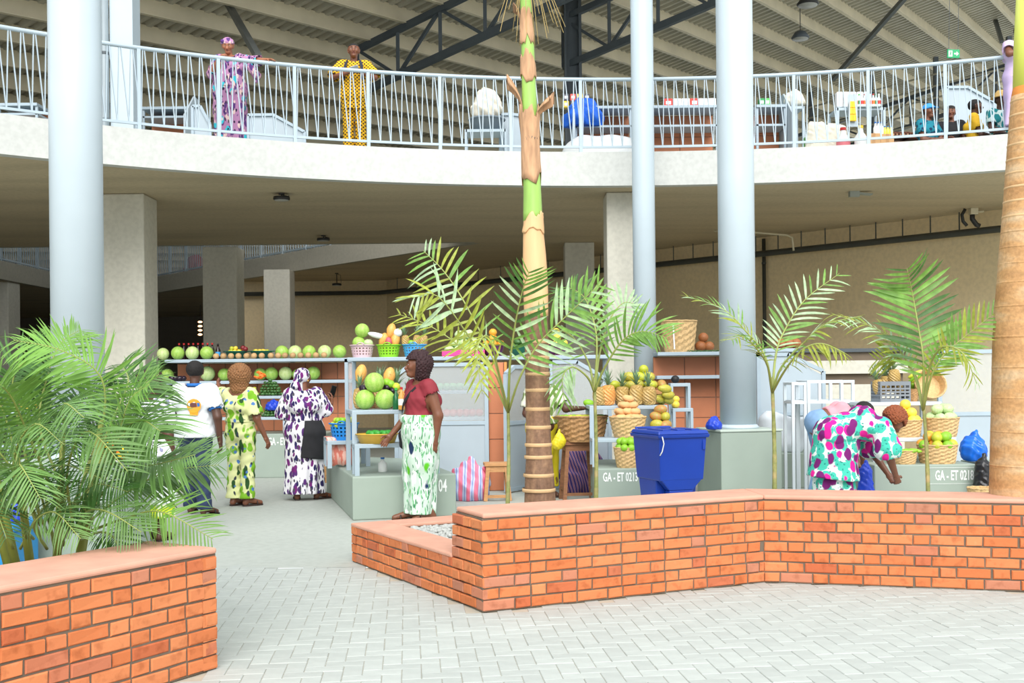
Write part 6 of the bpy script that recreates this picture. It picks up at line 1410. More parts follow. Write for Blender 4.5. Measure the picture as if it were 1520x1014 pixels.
for x, Yd, z, lab in ((542, 12.45, 1.155+0.112, 'lower left'), (571.6, 12.42, 1.155+0.112, 'lower right'), (556, 12.45, 1.155+0.112+0.19, 'topmost')):
    fruit('watermelon', 'melon', M_MELON, lab+' of the three big watermelons stacked on the front fruit steps', 'watermelon', 'big stacked watermelons', S(x, 590, Yd, z), 0.112, (0.1, 0.15, x))
pineapple('pineapple at the left of the stacked watermelons on the fruit steps', S(534, 590, 12.72, 1.155), 0.24, 0.075); pineapple('pineapple behind the topmost stacked watermelon', S(564, 590, 12.95, 1.155), 0.26, 0.08, crown=0.2)
pineapple('pineapple right of the topmost stacked watermelon', S(589, 590, 12.8, 1.155), 0.25, 0.078, crown=0.2); pineapple('leaning pineapple at the right end of the fruit steps', S(598, 590, 12.55, 1.155), 0.20, 0.07, M_PINEO, (0, 0.25, 0))
for x, dz, lab, Yd in ((535, 0.40, 'upright orange papaya on the left of the fruit steps', 13.0), (577, 0.36, 'upright orange papaya right of the stacked watermelons', 12.75), (603, 0.12, 'orange papaya low on the right of the fruit steps', 12.6)):
    fruit('papaya', 'papaya', M_PAPAYA, lab, 'papaya', None, S(x, 560, Yd, 1.155+dz-0.02), 0.075, (0, -1.35, 0.3))
MB2 = MB().cbox((0, 0, 0.14), (0.42, 0.16, 0.28)); o = MB2.build('fruit_crate', M_WOODD); o.location = S(560, 590, 13.0, 1.155); bevel(o, 0.01); tag(o, 'wooden crate behind the stacked watermelons holding up the papayas', 'crate')
for i, (x, z, mt, nm, lab, kd) in enumerate(((539, 0.235, M_PURPLE, 'eggplant', 'dark eggplant left of the topmost stacked watermelon', 'oval'), (573, 0.245, M_PURPLE, 'eggplant', 'dark eggplant between topmost and lower right stacked watermelons', 'oval'), (583, 0.21, M_PURPLE, 'eggplant', 'dark eggplant above the lower right stacked watermelon', 'oval'),
    (580, 0.28, M_LIMEC, 'green_fruit', 'light green fruit right of the topmost stacked watermelon', 'round'), (588, 0.25, M_YGREEN, 'green_fruit', 'yellow-green fruit beside the right pineapple on the fruit steps', 'round'), (574, 0.30, M_LIMEC, 'green_fruit', 'bright green fruit touching the topmost stacked watermelon', 'round'))):
    fruit(nm, kd, mt, lab, 'vegetable' if nm == 'eggplant' else 'fruit', None, S(x, 580, 12.55, 1.155+z), 0.05)
bottle('green bottle standing right of the lower right watermelon', S(588, 600, 12.3, 1.155), 0.24, 0.038, plain('green_bottle', (20, 96, 50), 0.2, 0.05, 4), plain('green_cap', (60, 180, 60), 0.4, 0.05, 4)); bottle('pale bottle with orange juice at the end of the fruit steps', S(596, 600, 12.2, 1.155), 0.25, 0.036, plain('orange_juice', (222, 160, 80), 0.25, 0.05, 4), M_RED, None, M_WHITE)
q = S(560, 650, 12.1, 0.80); t = thing('tray', 'yellow plastic tray on the lower fruit step', 'tray', q); m = MB().lathe([(0.19, 0), (0.225, 0.10), (0.23, 0.105), (0.215, 0.10), (0.18, 0.012)], 28); m.build('bowl', plain('mustard_plastic', (216, 172, 66), 0.45, 0.08, 5), t, True); MB().lathe([(0.231, 0.095), (0.24, 0.10), (0.231, 0.106)], 28, cap=False).build('rim', plain('mustard_plastic', (216, 172, 66), 0.45, 0.08, 5), t, True)
for i, q in enumerate(heap(12, S(562, 640, 12.12, 0.87), 0.15, 0.15, 0.04, seed=2)): fruit('pepper', 'oval', plain('pepper_green', (56, 150, 52), 0.4, 0.1, 8), 'green pepper heaped in the yellow tray', 'pepper', 'peppers in the yellow tray', q, 0.04)
bottle('small white and blue bottle on the counter under the fruit steps', S(568, 700, 12.35, 0.463), 0.16, 0.05, M_WHITE, C_BLUE)
p = B_(0.12, 1.35, 0); rack('small metal stand with a coral cloth, behind the fruit steps', (p.x, p.y, 0), 0.5, [(0.0, 0.5, 0.80)], ang, base=0.463)
q = S(493, 640, 13.6, 0); M_CORAL = fabric('coral_check_cloth', (226, 132, 116), [((240, 190, 176), 16, 0.3, (1, 1, 0.2), (0, 0, 0), 1)])
m = MB(); n = 8; vs = []; fs = []
for i in range(n+1):
    for k, (dy, z) in enumerate(((0.34, 0.815), (0.0, 0.818), (-0.02, 0.80), (-0.035, 0.62), (-0.03, 0.49))): vs.append((-0.22+0.30*i/n, dy+0.012*math.sin(i*1.9)*(k > 1), z-0.463+0.012*math.sin(i*2.3)*(k == 4)))
fs = [(i*5+k, i*5+k+1, (i+1)*5+k+1, (i+1)*5+k) for i in range(n) for k in range(4)]
o = m.add(vs, fs).build('draped_cloth', M_CORAL, None, True); o.location = B_(0.08, 1.36, 0.463); o.rotation_euler.z = ang; s = o.modifiers.new('t', 'SOLIDIFY'); s.thickness = 0.006; tag(o, 'coral checked cloth draped over the small stand beside the phone woman', 'cloth')
q = S(510, 650, 13.0, 0.80); q.z = 0.80; t = rack('low metal stand under the blue lime basket', (q.x, q.y-0.05, 0), 0.36, [(0.0, 0.36, 0.78)], ang, base=0.463, name='basket_stand')
q = S(511, 650, 13.15, 0.78); plastic_basket('blue plastic basket of limes beside the coral cloth', q, 0.17, 0.135, 0.20, (28, 128, 206))
for p_ in heap(30, (q.x, q.y, q.z+0.15), 0.165, 0.165, 0.036, seed=9): fruit('lime', 'round', M_YGREEN if random.random() < 0.7 else M_LIMEC, 'yellow-green lime heaped in the blue plastic basket', 'lime', 'limes in the blue basket', p_, 0.036)
# long shelf with coloured baskets behind
YS = 14.9
long_shelf('long shelf carrying the pink, green and blue plastic baskets', P(517, 530, YS).x, P(905, 530, YS).x, YS-0.12, YS+0.48, 1.785, [P(519, 600, YS).x, P(722, 600, YS).x, P(902, 600, YS).x])
def onS(x, dy=0.12): return V((P(x, 530, YS).x, YS+dy, 1.785))
plastic_basket('pale pink plastic basket on the long shelf with watermelons on top', onS(536), 0.158, 0.125, 0.17, (216, 186, 192)); plastic_basket('lime green plastic basket on the long shelf with papayas', onS(575.5), 0.158, 0.125, 0.17, (140, 206, 40)); plastic_basket('sky blue plastic basket on the long shelf with pineapples', onS(614), 0.158, 0.125, 0.17, (72, 160, 214))
a = onS(536); fruit('watermelon', 'melon', M_MELON, 'small watermelon at lower left in the pink basket', 'watermelon', None, a+V((-0.045, 0, 0.20)), 0.088); fruit('watermelon', 'melon', M_MELON, 'watermelon on top of the pink basket, highest of all', 'watermelon', None, a+V((0.0, 0.01, 0.365)), 0.098)
fruit('cabbage', 'cabbage', M_CABB, 'pale round cabbage in the pink basket', 'cabbage', None, a+V((0.085, -0.03, 0.19)), 0.065); o = fruit('wrapped_bundle', 'long', M_WHITE, 'white wrapped bundle bridging the pink and green baskets', 'bundle', None, a+V((0.21, -0.03, 0.295)), 0.065, (0, 0.25, 0.1))
a = onS(575.5)
for dx, dz, lab, mt in ((-0.07, 0.20, 'left papaya standing in the lime green basket', M_PAPAYA), (0.085, 0.21, 'right papaya standing in the lime green basket', M_PAPAYA), (0.03, 0.34, 'topmost papaya above the lime green basket', M_PAPAYA)): fruit('papaya', 'papaya', mt, lab, 'papaya', None, a+V((dx, 0, dz)), 0.075 if dz < 0.3 else 0.068, (0, -1.3, dx*9))
fruit('wrapped_ball', 'round', M_WHITE, 'white wrapped ball at the top right of the green basket', 'bundle', None, a+V((0.125, 0.0, 0.33)), 0.062); fruit('beetroot', 'oval', plain('beet_pink', (196, 90, 106), 0.5, 0.1, 8), 'pink root between the two papayas in the green basket', 'root', None, a+V((0.01, -0.06, 0.21)), 0.05, (0, 1.4, 0))
a = onS(614)
for i, (dx, rx) in enumerate(((-0.10, -0.15), (0.03, 0.05), (0.11, 0.12))): pineapple(['left', 'middle', 'right'][i]+' pineapple standing in the sky blue basket', a+V((dx, 0.02, 0.10)), 0.20, 0.055, rot=(0, rx, 0), crown=0.13)
fruit('lime', 'round', M_LIMEC, 'lone green lime between pineapples in the sky blue basket', 'lime', None, a+V((-0.035, -0.09, 0.19)), 0.042)
a = onS(688); t = thing('tray', 'pink rectangular tray of pale cabbages on the long shelf', 'tray', a); pk = plain('hot_pink_plastic', (226, 64, 140), 0.4, 0.06, 5); MB().cbox((0, 0, 0.012), (0.56, 0.34, 0.024)).build('base', pk, t)
for q, s in (((0, -0.17, 0.05), (0.56, 0.012, 0.075)), ((0, 0.17, 0.05), (0.56, 0.012, 0.075)), ((-0.28, 0, 0.05), (0.012, 0.34, 0.075)), ((0.28, 0, 0.05), (0.012, 0.34, 0.075))): MB().cbox(q, s).build('side', pk, t)
for q in heap(13, a+V((0, 0, 0.02)), 0.27, 0.15, 0.072, seed=4): fruit('cabbage', 'cabbage', M_CABB, 'pale green cabbage heaped on the pink tray', 'cabbage', 'cabbages on the pink tray', q, 0.072)
M_PBOWL = plain('purple_enamel', (96, 40, 84), 0.3, 0.2, 6)
for x, lab, mt, fl in ((732, 'purple bowl of oranges on the long shelf left of the ringed trunk', M_ORANGE, 'orange in the purple bowl left of the ringed trunk'), (827, 'dark purple bowl of yellow fruit on the shelf right of the ringed trunk', M_YELLOW, 'yellow fruit in the dark bowl right of the ringed trunk')):
    a = onS(x); t = thing('bowl', lab, 'bowl', a); MB().lathe([(0.10, 0), (0.14, 0.10), (0.15, 0.15), (0.157, 0.155), (0.14, 0.15), (0.09, 0.015)], 26).build('shell', M_PBOWL, t, True); MB().lathe([(0.11, 0), (0.115, -0.001), (0.115, 0.012), (0.10, 0.012)], 22, cap=False).build('foot', M_PBOWL, t)
    for q in heap(11, a+V((0, 0, 0.11)), 0.13, 0.13, 0.056, seed=int(x)): fruit('fruit', 'round', mt, fl, 'fruit', 'fruit in the bowl at the '+('left' if x < 800 else 'right')+' of the trunk', q, 0.056)
a = onS(772); t = thing('bowl', 'dark green bowl on the long shelf just left of the ringed trunk', 'bowl', a); MB().lathe([(0.11, 0), (0.16, 0.12), (0.165, 0.13), (0.15, 0.125), (0.10, 0.012)], 26).build('shell', M_TUB, t, True)
for q in heap(10, a+V((0, 0, 0.08)), 0.13, 0.13, 0.045, seed=14): fruit('cucumber', 'oval', M_DKGREEN, 'dark green fruit in the green bowl left of the ringed trunk', 'fruit', 'dark fruit in the green bowl', q, 0.043)
panel('glass and sheet metal stall screen right behind the walking woman', P(585, 600, 14.6).x, P(725, 600, 14.6).x, 14.6, 0.02, 0.93, 1.70, 0.16)
t = thing('tiled_pier', 'narrow terracotta tiled pier between the stall screens', 'pier', (P(736, 600, 14.7).x, 14.7, 0)); tiles(t, -0.10, 0.11, 0, 0.0, 1.70, 1, 5); MB().box((0.115, -0.03, 0), (0.15, 0.06, 1.70)).build('orange_jamb', plain('orange_wood', (226, 140, 72), 0.6, 0.08, 5), t)
t = panel('pale half-open metal door behind the ringed trunk', P(752, 600, 14.3).x, P(752, 600, 14.3).x+0.62, 14.3, 0.02, 0.93, 1.66, 0.12); t.rotation_euler.z = math.radians(58)
panel('cloudy glass screen with sloping top right of the ringed trunk', P(815, 600, 14.75).x, P(908, 600, 14.75).x, 14.75, 0.02, 0.93, 1.72, 0.0, 0.0, 0.28)
# vegetables seen through the glass, on shelves behind the screen
t = rack('metal rack with vegetables standing behind the cloudy glass screen', (P(668, 600, 15.6).x, 15.6, 0), 1.3, [(0.0, 0.4, 0.95), (0.05, 0.35, 1.32)], base=0.0)
for i in range(10):
    fruit('cabbage', 'cabbage', plain('leaf_green', (110, 160, 90), 0.6, 0.2, 14), 'green cabbage on the upper rack behind the cloudy glass', 'cabbage', 'cabbages behind the glass', (P(625+i*9.6, 600, 15.8).x, 15.78, 1.32+0.055), 0.06)
    fruit('tomato', 'round', plain('tomato_red', (206, 70, 50), 0.35, 0.1, 8), 'red tomato on the lower rack behind the cloudy glass', 'tomato', 'tomatoes behind the glass', (P(625+i*9.6, 600, 15.8).x, 15.75, 0.95+0.055), 0.06)
# striped bag and stools
def striped(name, c1, c2, c3, sc, rot=(0, 0, 0)):
    m, nt, b = _mat(name); wv = nt.nodes.new('ShaderNodeTexWave'); wv.inputs['Scale'].default_value = sc; wv.inputs['Distortion'].default_value = 1.5; nt.links.new(_coord(nt, rot=rot), wv.inputs[0])
    nt.links.new(_ramp(nt, wv.outputs[0], [(0.0, lin(c1)), (0.42, lin(c1)), (0.5, lin(c2)), (0.8, lin(c3)), (1.0, lin(c2))]).outputs[0], b.inputs['Base Color']); b.inputs['Roughness'].default_value = 0.6; return m
g = G(682, 748); bag('striped_bag', 'pink and blue striped sack on the floor behind the walking woman', 'bag', (g.x+0.10, 13.6, 0), (0.52, 0.30, 0.50), striped('pink_blue_stripes', (236, 120, 146), (126, 150, 206), (220, 220, 232), 3.2), 5)
def stool(label, x, Yd, h, w, mat):
    q = P(x, 700, Yd); t = thing('wooden_stool', label, 'stool', (q.x, Yd, 0), 0.1)
    bevel(MB().cbox((0, 0, h-0.02), (w, w*0.85, 0.04)).build('seat', mat, t), 0.006); MB().cbox((0, 0, h-0.075), (w*0.86, w*0.72, 0.07)).build('apron', mat, t)
    for sx in (-1, 1):
        for sy in (-1, 1): MB().bar((sx*w*0.48, sy*w*0.42, 0), (sx*w*0.36, sy*w*0.30, h-0.045), 0.045).build('leg', mat, t)
    for sx in (-1, 1): MB().bar((sx*w*0.45, -w*0.38, h*0.2), (sx*w*0.45, w*0.38, h*0.2), 0.03, 0.03).build('rung', mat, t)
    MB().bar((-w*0.45, -w*0.39, h*0.12), (w*0.45, -w*0.39, h*0.12), 0.03, 0.035).build('rung', mat, t); return t
stool('short light wooden stool just left of the ringed trunk', 737, 13.6, 0.46, 0.31, M_WOOD); stool('tall worn wooden stool under the woven fruit basket', 858, 13.5, 0.715, 0.40, M_WOODD)
q = P(864, 640, 13.5); basket('wide brown woven basket of green fruit on the tall stool', (q.x, 13.5, 0.715), 0.31, 0.25, 0.30, M_WICK2)
for p_ in heap(24, (q.x, 13.5, 0.94), 0.29, 0.27, 0.055, seed=3): fruit('green_fruit', 'oval', M_YGREEN if random.random() < 0.5 else M_LIMEC, 'green fruit in the wide woven basket on the tall stool', 'fruit', 'green fruit in the stool basket', p_, 0.052)
vq = V(VEND[0])+Matrix.Rotation(VEND[1], 4, 'Z') @ (VEND[2]+V((0.06, -0.065, 0.06))); fruit('green_fruit', 'oval', M_LIMEC, 'green fruit held out in the hand of the half-hidden vendor', 'fruit', None, vq, 0.058)
q = P(866, 700, 14.3); bag('woven_bag', 'big purple and navy striped bag on the floor behind the tall stool', 'bag', (q.x, 14.35, 0), (0.62, 0.36, 0.72), striped('purple_navy_stripes', (60, 50, 130), (150, 60, 96), (190, 170, 200), 9, (0.5, 0.3, 0)), 7)
q = P(829, 640, 13.3); bag('yellow_bag', 'small yellow bag hanging by the vendor, right of the ringed trunk', 'bag', (q.x, 13.25, 0.62), (0.14, 0.10, 0.26), plain('yellow_plastic', (224, 202, 40), 0.4, 0.1, 6), 3, h=0.01)
# ---------------------------------------------------------------- C: pineapple and mango stall 0213
xc0, xc1 = P(887, 700, 12.5).x, P(1006, 700, 12.5).x
counter('grey-green counter block stencilled GA - ET 0213 beside the blue bin', xc0, xc1, 12.5, 13.9, 0.46, 'GA - ET 0213', 0.14, 0.285, 0.36)
rack('metal display steps loaded with pineapples, potatoes and mangoes', ((xc0+xc1)/2-0.03, 12.74, 0), 0.92, [(0.0, 0.36, 0.785), (0.38, 0.75, 1.15)], base=0.46)
ps = ((892, 0, M_PINE), (903, 0, M_PINEO), (924, 0.08, M_PINE), (946, 0.0, M_PINE), (964, -0.03, M_PINE))
for i, (x, dy, mt) in enumerate(ps): pineapple(ordl(i, 5)+' pineapple in the row above the potato basket', S(x, 590, 13.27+dy, 1.15), 0.225+0.02*(i % 2), 0.088, mt, (0, 0.1*(i-2)*0.4, i), 'pineapples of the mango stall', 0.16)
t = thing('fruit_crate', 'wooden crate under the mangoes behind the pineapple row', 'crate', S(948, 580, 13.66, 1.15)); bevel(MB().cbox((0, 0, 0.09), (0.56, 0.30, 0.18)).build('box', M_WOODD, t), 0.01)
for k in range(3): MB().cbox((0, -0.155, 0.03+0.06*k), (0.54, 0.012, 0.045)).build('slat', M_WOOD, t)
R = random.Random(21)
for i, q in enumerate(heap(19, S(948, 560, 13.64, 1.33), 0.33, 0.16, 0.066, seed=2)): mt = M_MANGO if i % 4 == 3 else (M_MANGO2 if i % 3 else M_YGREEN); fruit('mango', 'mango', mt, 'yellow and red mango in the heap above the pineapple row', 'mango', 'mangoes above the pineapples', q, 0.068)
for i, (x, y) in enumerate(((985, 577), (991, 586), (979, 592), (994, 597), (985, 600))): q = P(x, y, 13.27); fruit('papaya', 'papaya', M_MANGO2, ['topmost', 'second highest', 'left', 'right', 'lowest'][i]+' of the mottled papayas right of the pineapple row', 'papaya', 'papayas of the mango stall', (q.x, 13.27+0.04*i, max(1.15+0.055, q.z)), 0.058, (0, 0.1, 0.3+0.2*i))
a = S(932, 640, 12.97, 0.785); basket('pale wicker basket heaped with tan potatoes', a, 0.215, 0.155, 0.235)
for q in heap(40, a+V((0, 0, 0.185)), 0.20, 0.20, 0.050, 0.86, seed=5): fruit('sweet_potato', 'potato', M_POTATO, 'tan sweet potato in the heap on the pale wicker basket', 'sweet potato', 'sweet potatoes in the wicker basket', q, 0.050, (R.uniform(-0.2, 0.2), R.uniform(-0.3, 0.3), R.uniform(-0.7, 0.7)))
for i, q in enumerate(heap(26, S(981, 640, 12.96, 0.785), 0.21, 0.15, 0.062, seed=6)): fruit('mango', 'mango', M_MANGO if i % 3 else M_MANGO2, 'red and green mango in the heap behind the blue bin lid', 'mango', 'mangoes behind the bin', q, 0.066)
a = S(931, 680, 12.665, 0.46); basket('small pale wicker basket of green limes beside the blue bin', a, 0.155, 0.115, 0.225)
for q in heap(17, a+V((0, 0, 0.185)), 0.155, 0.155, 0.047, seed=7): fruit('lime', 'round', M_LIMEC, 'bright green lime heaped in the small wicker basket beside the bin', 'lime', 'limes beside the bin', q, 0.045)
# tiled stall behind the right round column
YD = 15.6; xd0, xd1 = P(977, 600, YD).x, P(1120, 600, YD).x
t = thing('tiled_stall_wall', 'terracotta tiled stall wall behind the blue bin and right round column', 'stall wall', ((xd0+xd1)/2, YD+0.5, 0)); w = (xd1-xd0)/2; tiles(t, -w, w, 0, 0.0, 1.77, 3, 6)
long_shelf('top shelf of the right tiled stall, under the tall tan basket', xd0, xd1, YD, YD+0.55, 1.83, [xd0+0.03, xd1-0.03]); long_shelf('second, empty shelf of the right tiled stall', xd0, xd1, YD+0.1, YD+0.49, 1.50)
q = P(1008, 500, YD+0.25); basket('tall tan wicker basket on the top shelf beside the right column', (q.x, YD+0.26, 1.83), 0.255, 0.20, 0.44); m = MB().bar((q.x-0.10, YD+0.02, 1.87), (q.x-0.12, YD+0.0, 2.24), 0.02, 0.006); o = m.build('white_strap', M_WHITE); tag(o, 'white strap hanging down the front of the tall tan basket', 'strap')
for x, z, r in ((1040, 0.085, 0.085), (1052, 0.08, 0.08), (1044, 0.21, 0.075)): q = P(x, 500, YD+0.3); fruit('gourd', 'round', plain('brown_gourd', (150, 92, 50), 0.55, 0.2, 7), ['brown gourd nearest the tall tan basket', 'brown gourd nearest the right column', 'brown gourd on top of two others'][(x == 1052)+2*(x == 1044)], 'gourd', None, (q.x, YD+0.3, 1.83+z), r)
gm = MB(); R = random.Random(2)
for i in range(40): x = R.uniform(xd0+0.4, xd1-0.2); y = YD+R.uniform(0.05, 0.2); a_ = R.uniform(0, 6.28); gm.tube([(x, y, 1.835), (x+0.06*math.cos(a_), y+0.03*math.sin(a_), 1.85), (x+0.12*math.cos(a_), y+0.05*math.sin(a_), 1.838)], 0.005, 4)
o = gm.build('loose_greens', M_DKGREEN); tag(o, 'loose green stalks scattered along the shelf beside the tall tan basket', 'greens', None, 'stuff')
q = P(1014, 610, 14.2); rack('small stepped pale frame behind the blue bin lid', (q.x, 14.2, 0), 0.26, [(0.0, 0.2, 1.08), (0.2, 0.2, 1.40)], base=0.0, bar=0.035)
for p_ in heap(7, (P(1007, 610, 14.1).x, 14.3, 1.08), 0.09, 0.08, 0.05, seed=1): fruit('lemon', 'round', M_YELLOW, 'yellow fruit on the small pale frame behind the bin', 'fruit', 'yellow fruit behind the bin', p_, 0.048)
q = P(1004, 568, 14.4); fruit('black_bundle', 'round', M_DARK, 'small black bundle on top of the small pale frame', 'bundle', None, (q.x, 14.5, 1.40+0.05), 0.055)
q = P(1059, 636, 13.6); bag('plastic_bag', 'crumpled royal blue plastic bag on the column plinth edge', 'bag', (P(1059, 636, 13.75).x, 13.72, 0.83), (0.17, 0.14, 0.15), M_BPLAS, 9, h=0.01)
# ---------------------------------------------------------------- the blue wheeled bin
q = P(991, 700, 11.45); t = thing('wheeled_bin', 'large royal blue wheeled bin between the mango stall and the column plinth', 'bin', (q.x+0.02, 11.45, 0), math.radians(20)); M_BIN = plain('blue_bin_plastic', (16, 58, 158), 0.38, 0.05, 4, 0.03)
def frus(m, z0, w0, d0, z1, w1, d1, y0=0, y1=0): return m.add([(-w0, y0-d0, z0), (w0, y0-d0, z0), (w0, y0+d0, z0), (-w0, y0+d0, z0), (-w1, y1-d1, z1), (w1, y1-d1, z1), (w1, y1+d1, z1), (-w1, y1+d1, z1)], [(0, 3, 2, 1), (4, 5, 6, 7), (0, 1, 5, 4), (1, 2, 6, 5), (2, 3, 7, 6), (3, 0, 4, 7)])
m = MB(); frus(m, 0.44, 0.245, 0.265, 0.90, 0.27, 0.30); bevel(m.build('body', M_BIN, t), 0.012)
m = MB(); frus(m, 0.05, 0.215, 0.15, 0.46, 0.235, 0.20, 0.04, 0.05); bevel(m.build('lower_body', M_BIN, t), 0.012)
m = MB(); frus(m, 0.0, 0.125, 0.05, 0.34, 0.135, 0.05, -0.17, -0.20); frus(m, 0.34, 0.135, 0.05, 0.46, 0.242, 0.05, -0.20, -0.215); bevel(m.build('front_pedestal', M_BIN, t), 0.010)
bevel(frus(MB(), 0.87, 0.285, 0.315, 0.905, 0.295, 0.325).build('rim', M_BIN, t), 0.008)
m = MB(); frus(m, 0.907, 0.29, 0.32, 0.945, 0.275, 0.30); bevel(m.build('lid', M_BIN, t), 0.012); m = MB()
for x in (-0.18, 0.0, 0.18): m.cbox((x*0.9, -0.08, 0.947), (0.09, 0.36, 0.022))
bevel(m.build('lid_ribs', M_BIN, t), 0.006); MB().tube([(-0.2, 0.32, 0.93), (-0.2, 0.37, 0.95), (0.2, 0.37, 0.95), (0.2, 0.32, 0.93)], 0.015, 8).build('handle', M_BIN, t, True)
for sx in (-1, 1): MB().tube([(sx*0.20, 0.24, 0.10), (sx*0.25, 0.24, 0.10)], 0.10, 20).build('wheel', M_DARK, t, True); MB().cbox((sx*0.235, -0.292, 0.80), (0.03, 0.02, 0.10)).build('side_rib', M_BIN, t)
MB().tube([(-0.25, -0.325, 0.89), (-0.23, -0.32, 0.82), (-0.24, -0.30, 0.74), (-0.26, -0.29, 0.70)], 0.006, 5).build('white_string', M_WHITE, t, True)
# ---------------------------------------------------------------- E: pale screen, empty racks and covered goods
t = panel('pale blue-grey stall screen with a sloping top right of the round column', P(1124, 600, 15.3).x, P(1226, 600, 15.3).x, 15.3, 0.46, 0.98, 1.80, 0, 0, 0.26, True)
counter('low grey-green counter block under the pale sloping screen', P(1130, 680, 14.6).x, P(1290, 680, 14.6).x, 14.65, 15.9, 0.46)
M_RACKW = plain('pale_rack_paint', (204, 213, 218), 0.45, 0.04, 4)
def frame_rack(label, x0, x1, Yd, z0, z1, d, n):
    t = thing('metal_frame', label, 'frame', (P((x0+x1)/2, 600, Yd).x, Yd, z0)); w = (P(x1, 600, Yd).x-P(x0, 600, Yd).x)/2; b = 0.035; h = z1-z0
    for y in (0, d):
        for i in range(n): x = -w+2*w*i/(n-1); MB().cbox((x, y, h/2), (b, b, h-0.01)).build('upright', M_RACKW, t)
        for z in (b/2, h-b/2): MB().cbox((0, y, z), (2*w+b*1.04, b*1.08, b*1.04)).build('rail', M_RACKW, t)
    for x in (-w, w):
        for z in (b/2, h-b/2): MB().cbox((x, d/2, z), (b*0.9, d-b, b*0.9)).build('rail', M_RACKW, t)
    MB().cbox((0, d/2, b+0.004), (2*w, d-0.04, 0.012)).build('deck', M_RACKW, t)
    return t
def legs(t, w, d, h, z):
    for sx in (-1, 1):
        for y in (0, d): MB().cbox((sx*w, y, -(h)/2), (0.035, 0.035, h)).build('leg', M_RACKW, t)
t = frame_rack('empty white metal display frame in front of the pale sloping screen', 1200, 1266, 13.95, 1.13, 1.42, 0.5, 5); legs(t, (P(1266, 600, 13.9).x-P(1200, 600, 13.9).x)/2, 0.5, 1.13, 0)
t = frame_rack('narrow white metal display frame left of the wider empty one', 1177, 1195, 13.8, 1.13, 1.40, 0.4, 2); legs(t, (P(1195, 600, 13.8).x-P(1177, 600, 13.8).x)/2, 0.4, 1.13, 0)
F = Field(); F.cone((-0.14, 0, 0.1), (-0.16, 0, 0.42), 0.20, 0.15, (1, 0, 0), 1.1).cone((0.14, 0, 0.1), (0.16, 0, 0.45), 0.20, 0.15, None, 1, 0.08); F.cuts += [lambda X, Y, Z: -Z+0*X+0*Y, lambda X, Y, Z: Z-0.5+0.05*np.sin(8*X)+0*Y]; F.waves.append(lambda X, Y, Z: 0.014*np.sin(18*X+6*Z)*np.sin(9*Z+14*Y))
t = thing('covered_goods', 'goods wrapped under a pale grey sheet below the white frames', 'bundle', (P(1172, 650, 14.6).x, 14.95, 0.46)); MB().cbox((0, 0.0, 0.10), (0.50, 0.30, 0.20)).build('box', M_BASE, t); o = emesh('sheet_cover', [F.mesh(0.016)+(0,)], plain('pale_grey_sheet', (206, 212, 218), 0.7, 0.06, 6, 0.2), t); o.location.z = 0.0
t = thing('concrete_bench', 'distant grey concrete bench with a dark slot behind the white frames', 'bench', (P(1262, 560, 18.6).x, 18.6, 0)); MB().box((-0.9, 0, 0), (0.9, 0.7, 1.32)).build('base', M_CONC, t); MB().box((-0.9, 0.05, 1.32), (0.9, 0.7, 1.50)).build('slot', plain('brown_bench_board', (110, 96, 80), 0.8, 0.1, 4), t); MB().box((-0.95, -0.05, 1.50), (0.95, 0.72, 1.72)).build('upper_beam', M_CONC, t); MB().box((-0.95, -0.02, 1.72), (0.95, 0.7, 1.86)).build('top_shelf', plain('brown_bench_board', (110, 96, 80), 0.8, 0.1, 4), t); MB().box((-1.0, -0.08, 1.86), (1.0, 0.75, 1.92)).build('top_slab', M_STEEL, t)  # slot and top shelf are solid boxes in one brown
for i, x in enumerate((1163, 1176, 1186)): q = P(x, 512, 14.75); fruit('gourd', 'round', plain('brown_gourd', (150, 92, 50), 0.55, 0.2, 7), ordl(i, 3)+' of the three brown gourds above the pale sloping screen', 'gourd', None, (q.x*1.045, 15.58, 1.86+0.07), 0.08)
long_shelf('short shelf behind the pale sloping screen holding three gourds', P(1126, 600, 14.9).x, P(1200, 600, 14.9).x, 15.4, 15.75, 1.86, [])
# ---------------------------------------------------------------- G: right fruit stall 0218
xg0, xg1 = P(1298, 700, 12.6).x, P(1450, 700, 12.6).x
counter('grey-green counter block stencilled GA - ET 0218 at right', xg0, xg1, 12.6, 14.2, 0.46, 'GA - ET 0218', 0.155, 0.78, 0.33, 0, True)
rack('white-grey display steps loaded with round fruit baskets at right', (P(1364, 600, 12.9).x, 13.04, 0), P(1427, 600, 12.9).x-P(1302, 600, 12.9).x, [(0.0, 0.42, 0.74), (0.44, 0.6, 1.15)], base=0.46, mat=M_RACKW)
def bk(label, x, Yd, z, w, h, kind, mats, flabel, nm, cat, n, r, grp, lift=0.8, mat=M_WICK2, taper=0.82, seed=0):
    a = S(x, 640, Yd, z); rt = w*Yd/F_PX/2; basket(label, a, rt, rt*taper, h, mat)
    for i, q in enumerate(heap(n, a+V((0, 0, h*lift)), rt*0.97, rt*0.97, r, seed=seed)): fruit(nm, kind, mats[i % len(mats)], flabel, cat, grp, q, r)
bk('round wicker basket of yellow grapefruit on the right display steps', 1344, 13.25, 0.74, 48, 0.20, 'round', [M_YELLOW], 'yellow grapefruit heaped in the round basket on the right steps', 'grapefruit', 'grapefruit', 17, 0.066, 'grapefruit in the right basket', 0.7, M_WICK, seed=1)
bk('round wicker basket of pale cabbages on the right display steps', 1397, 13.25, 0.74, 51, 0.22, 'cabbage', [M_CABB], 'pale cabbage heaped in the round basket on the right steps', 'cabbage', 'cabbage', 10, 0.07, 'cabbages in the right basket', 0.75, M_WICK, seed=2)
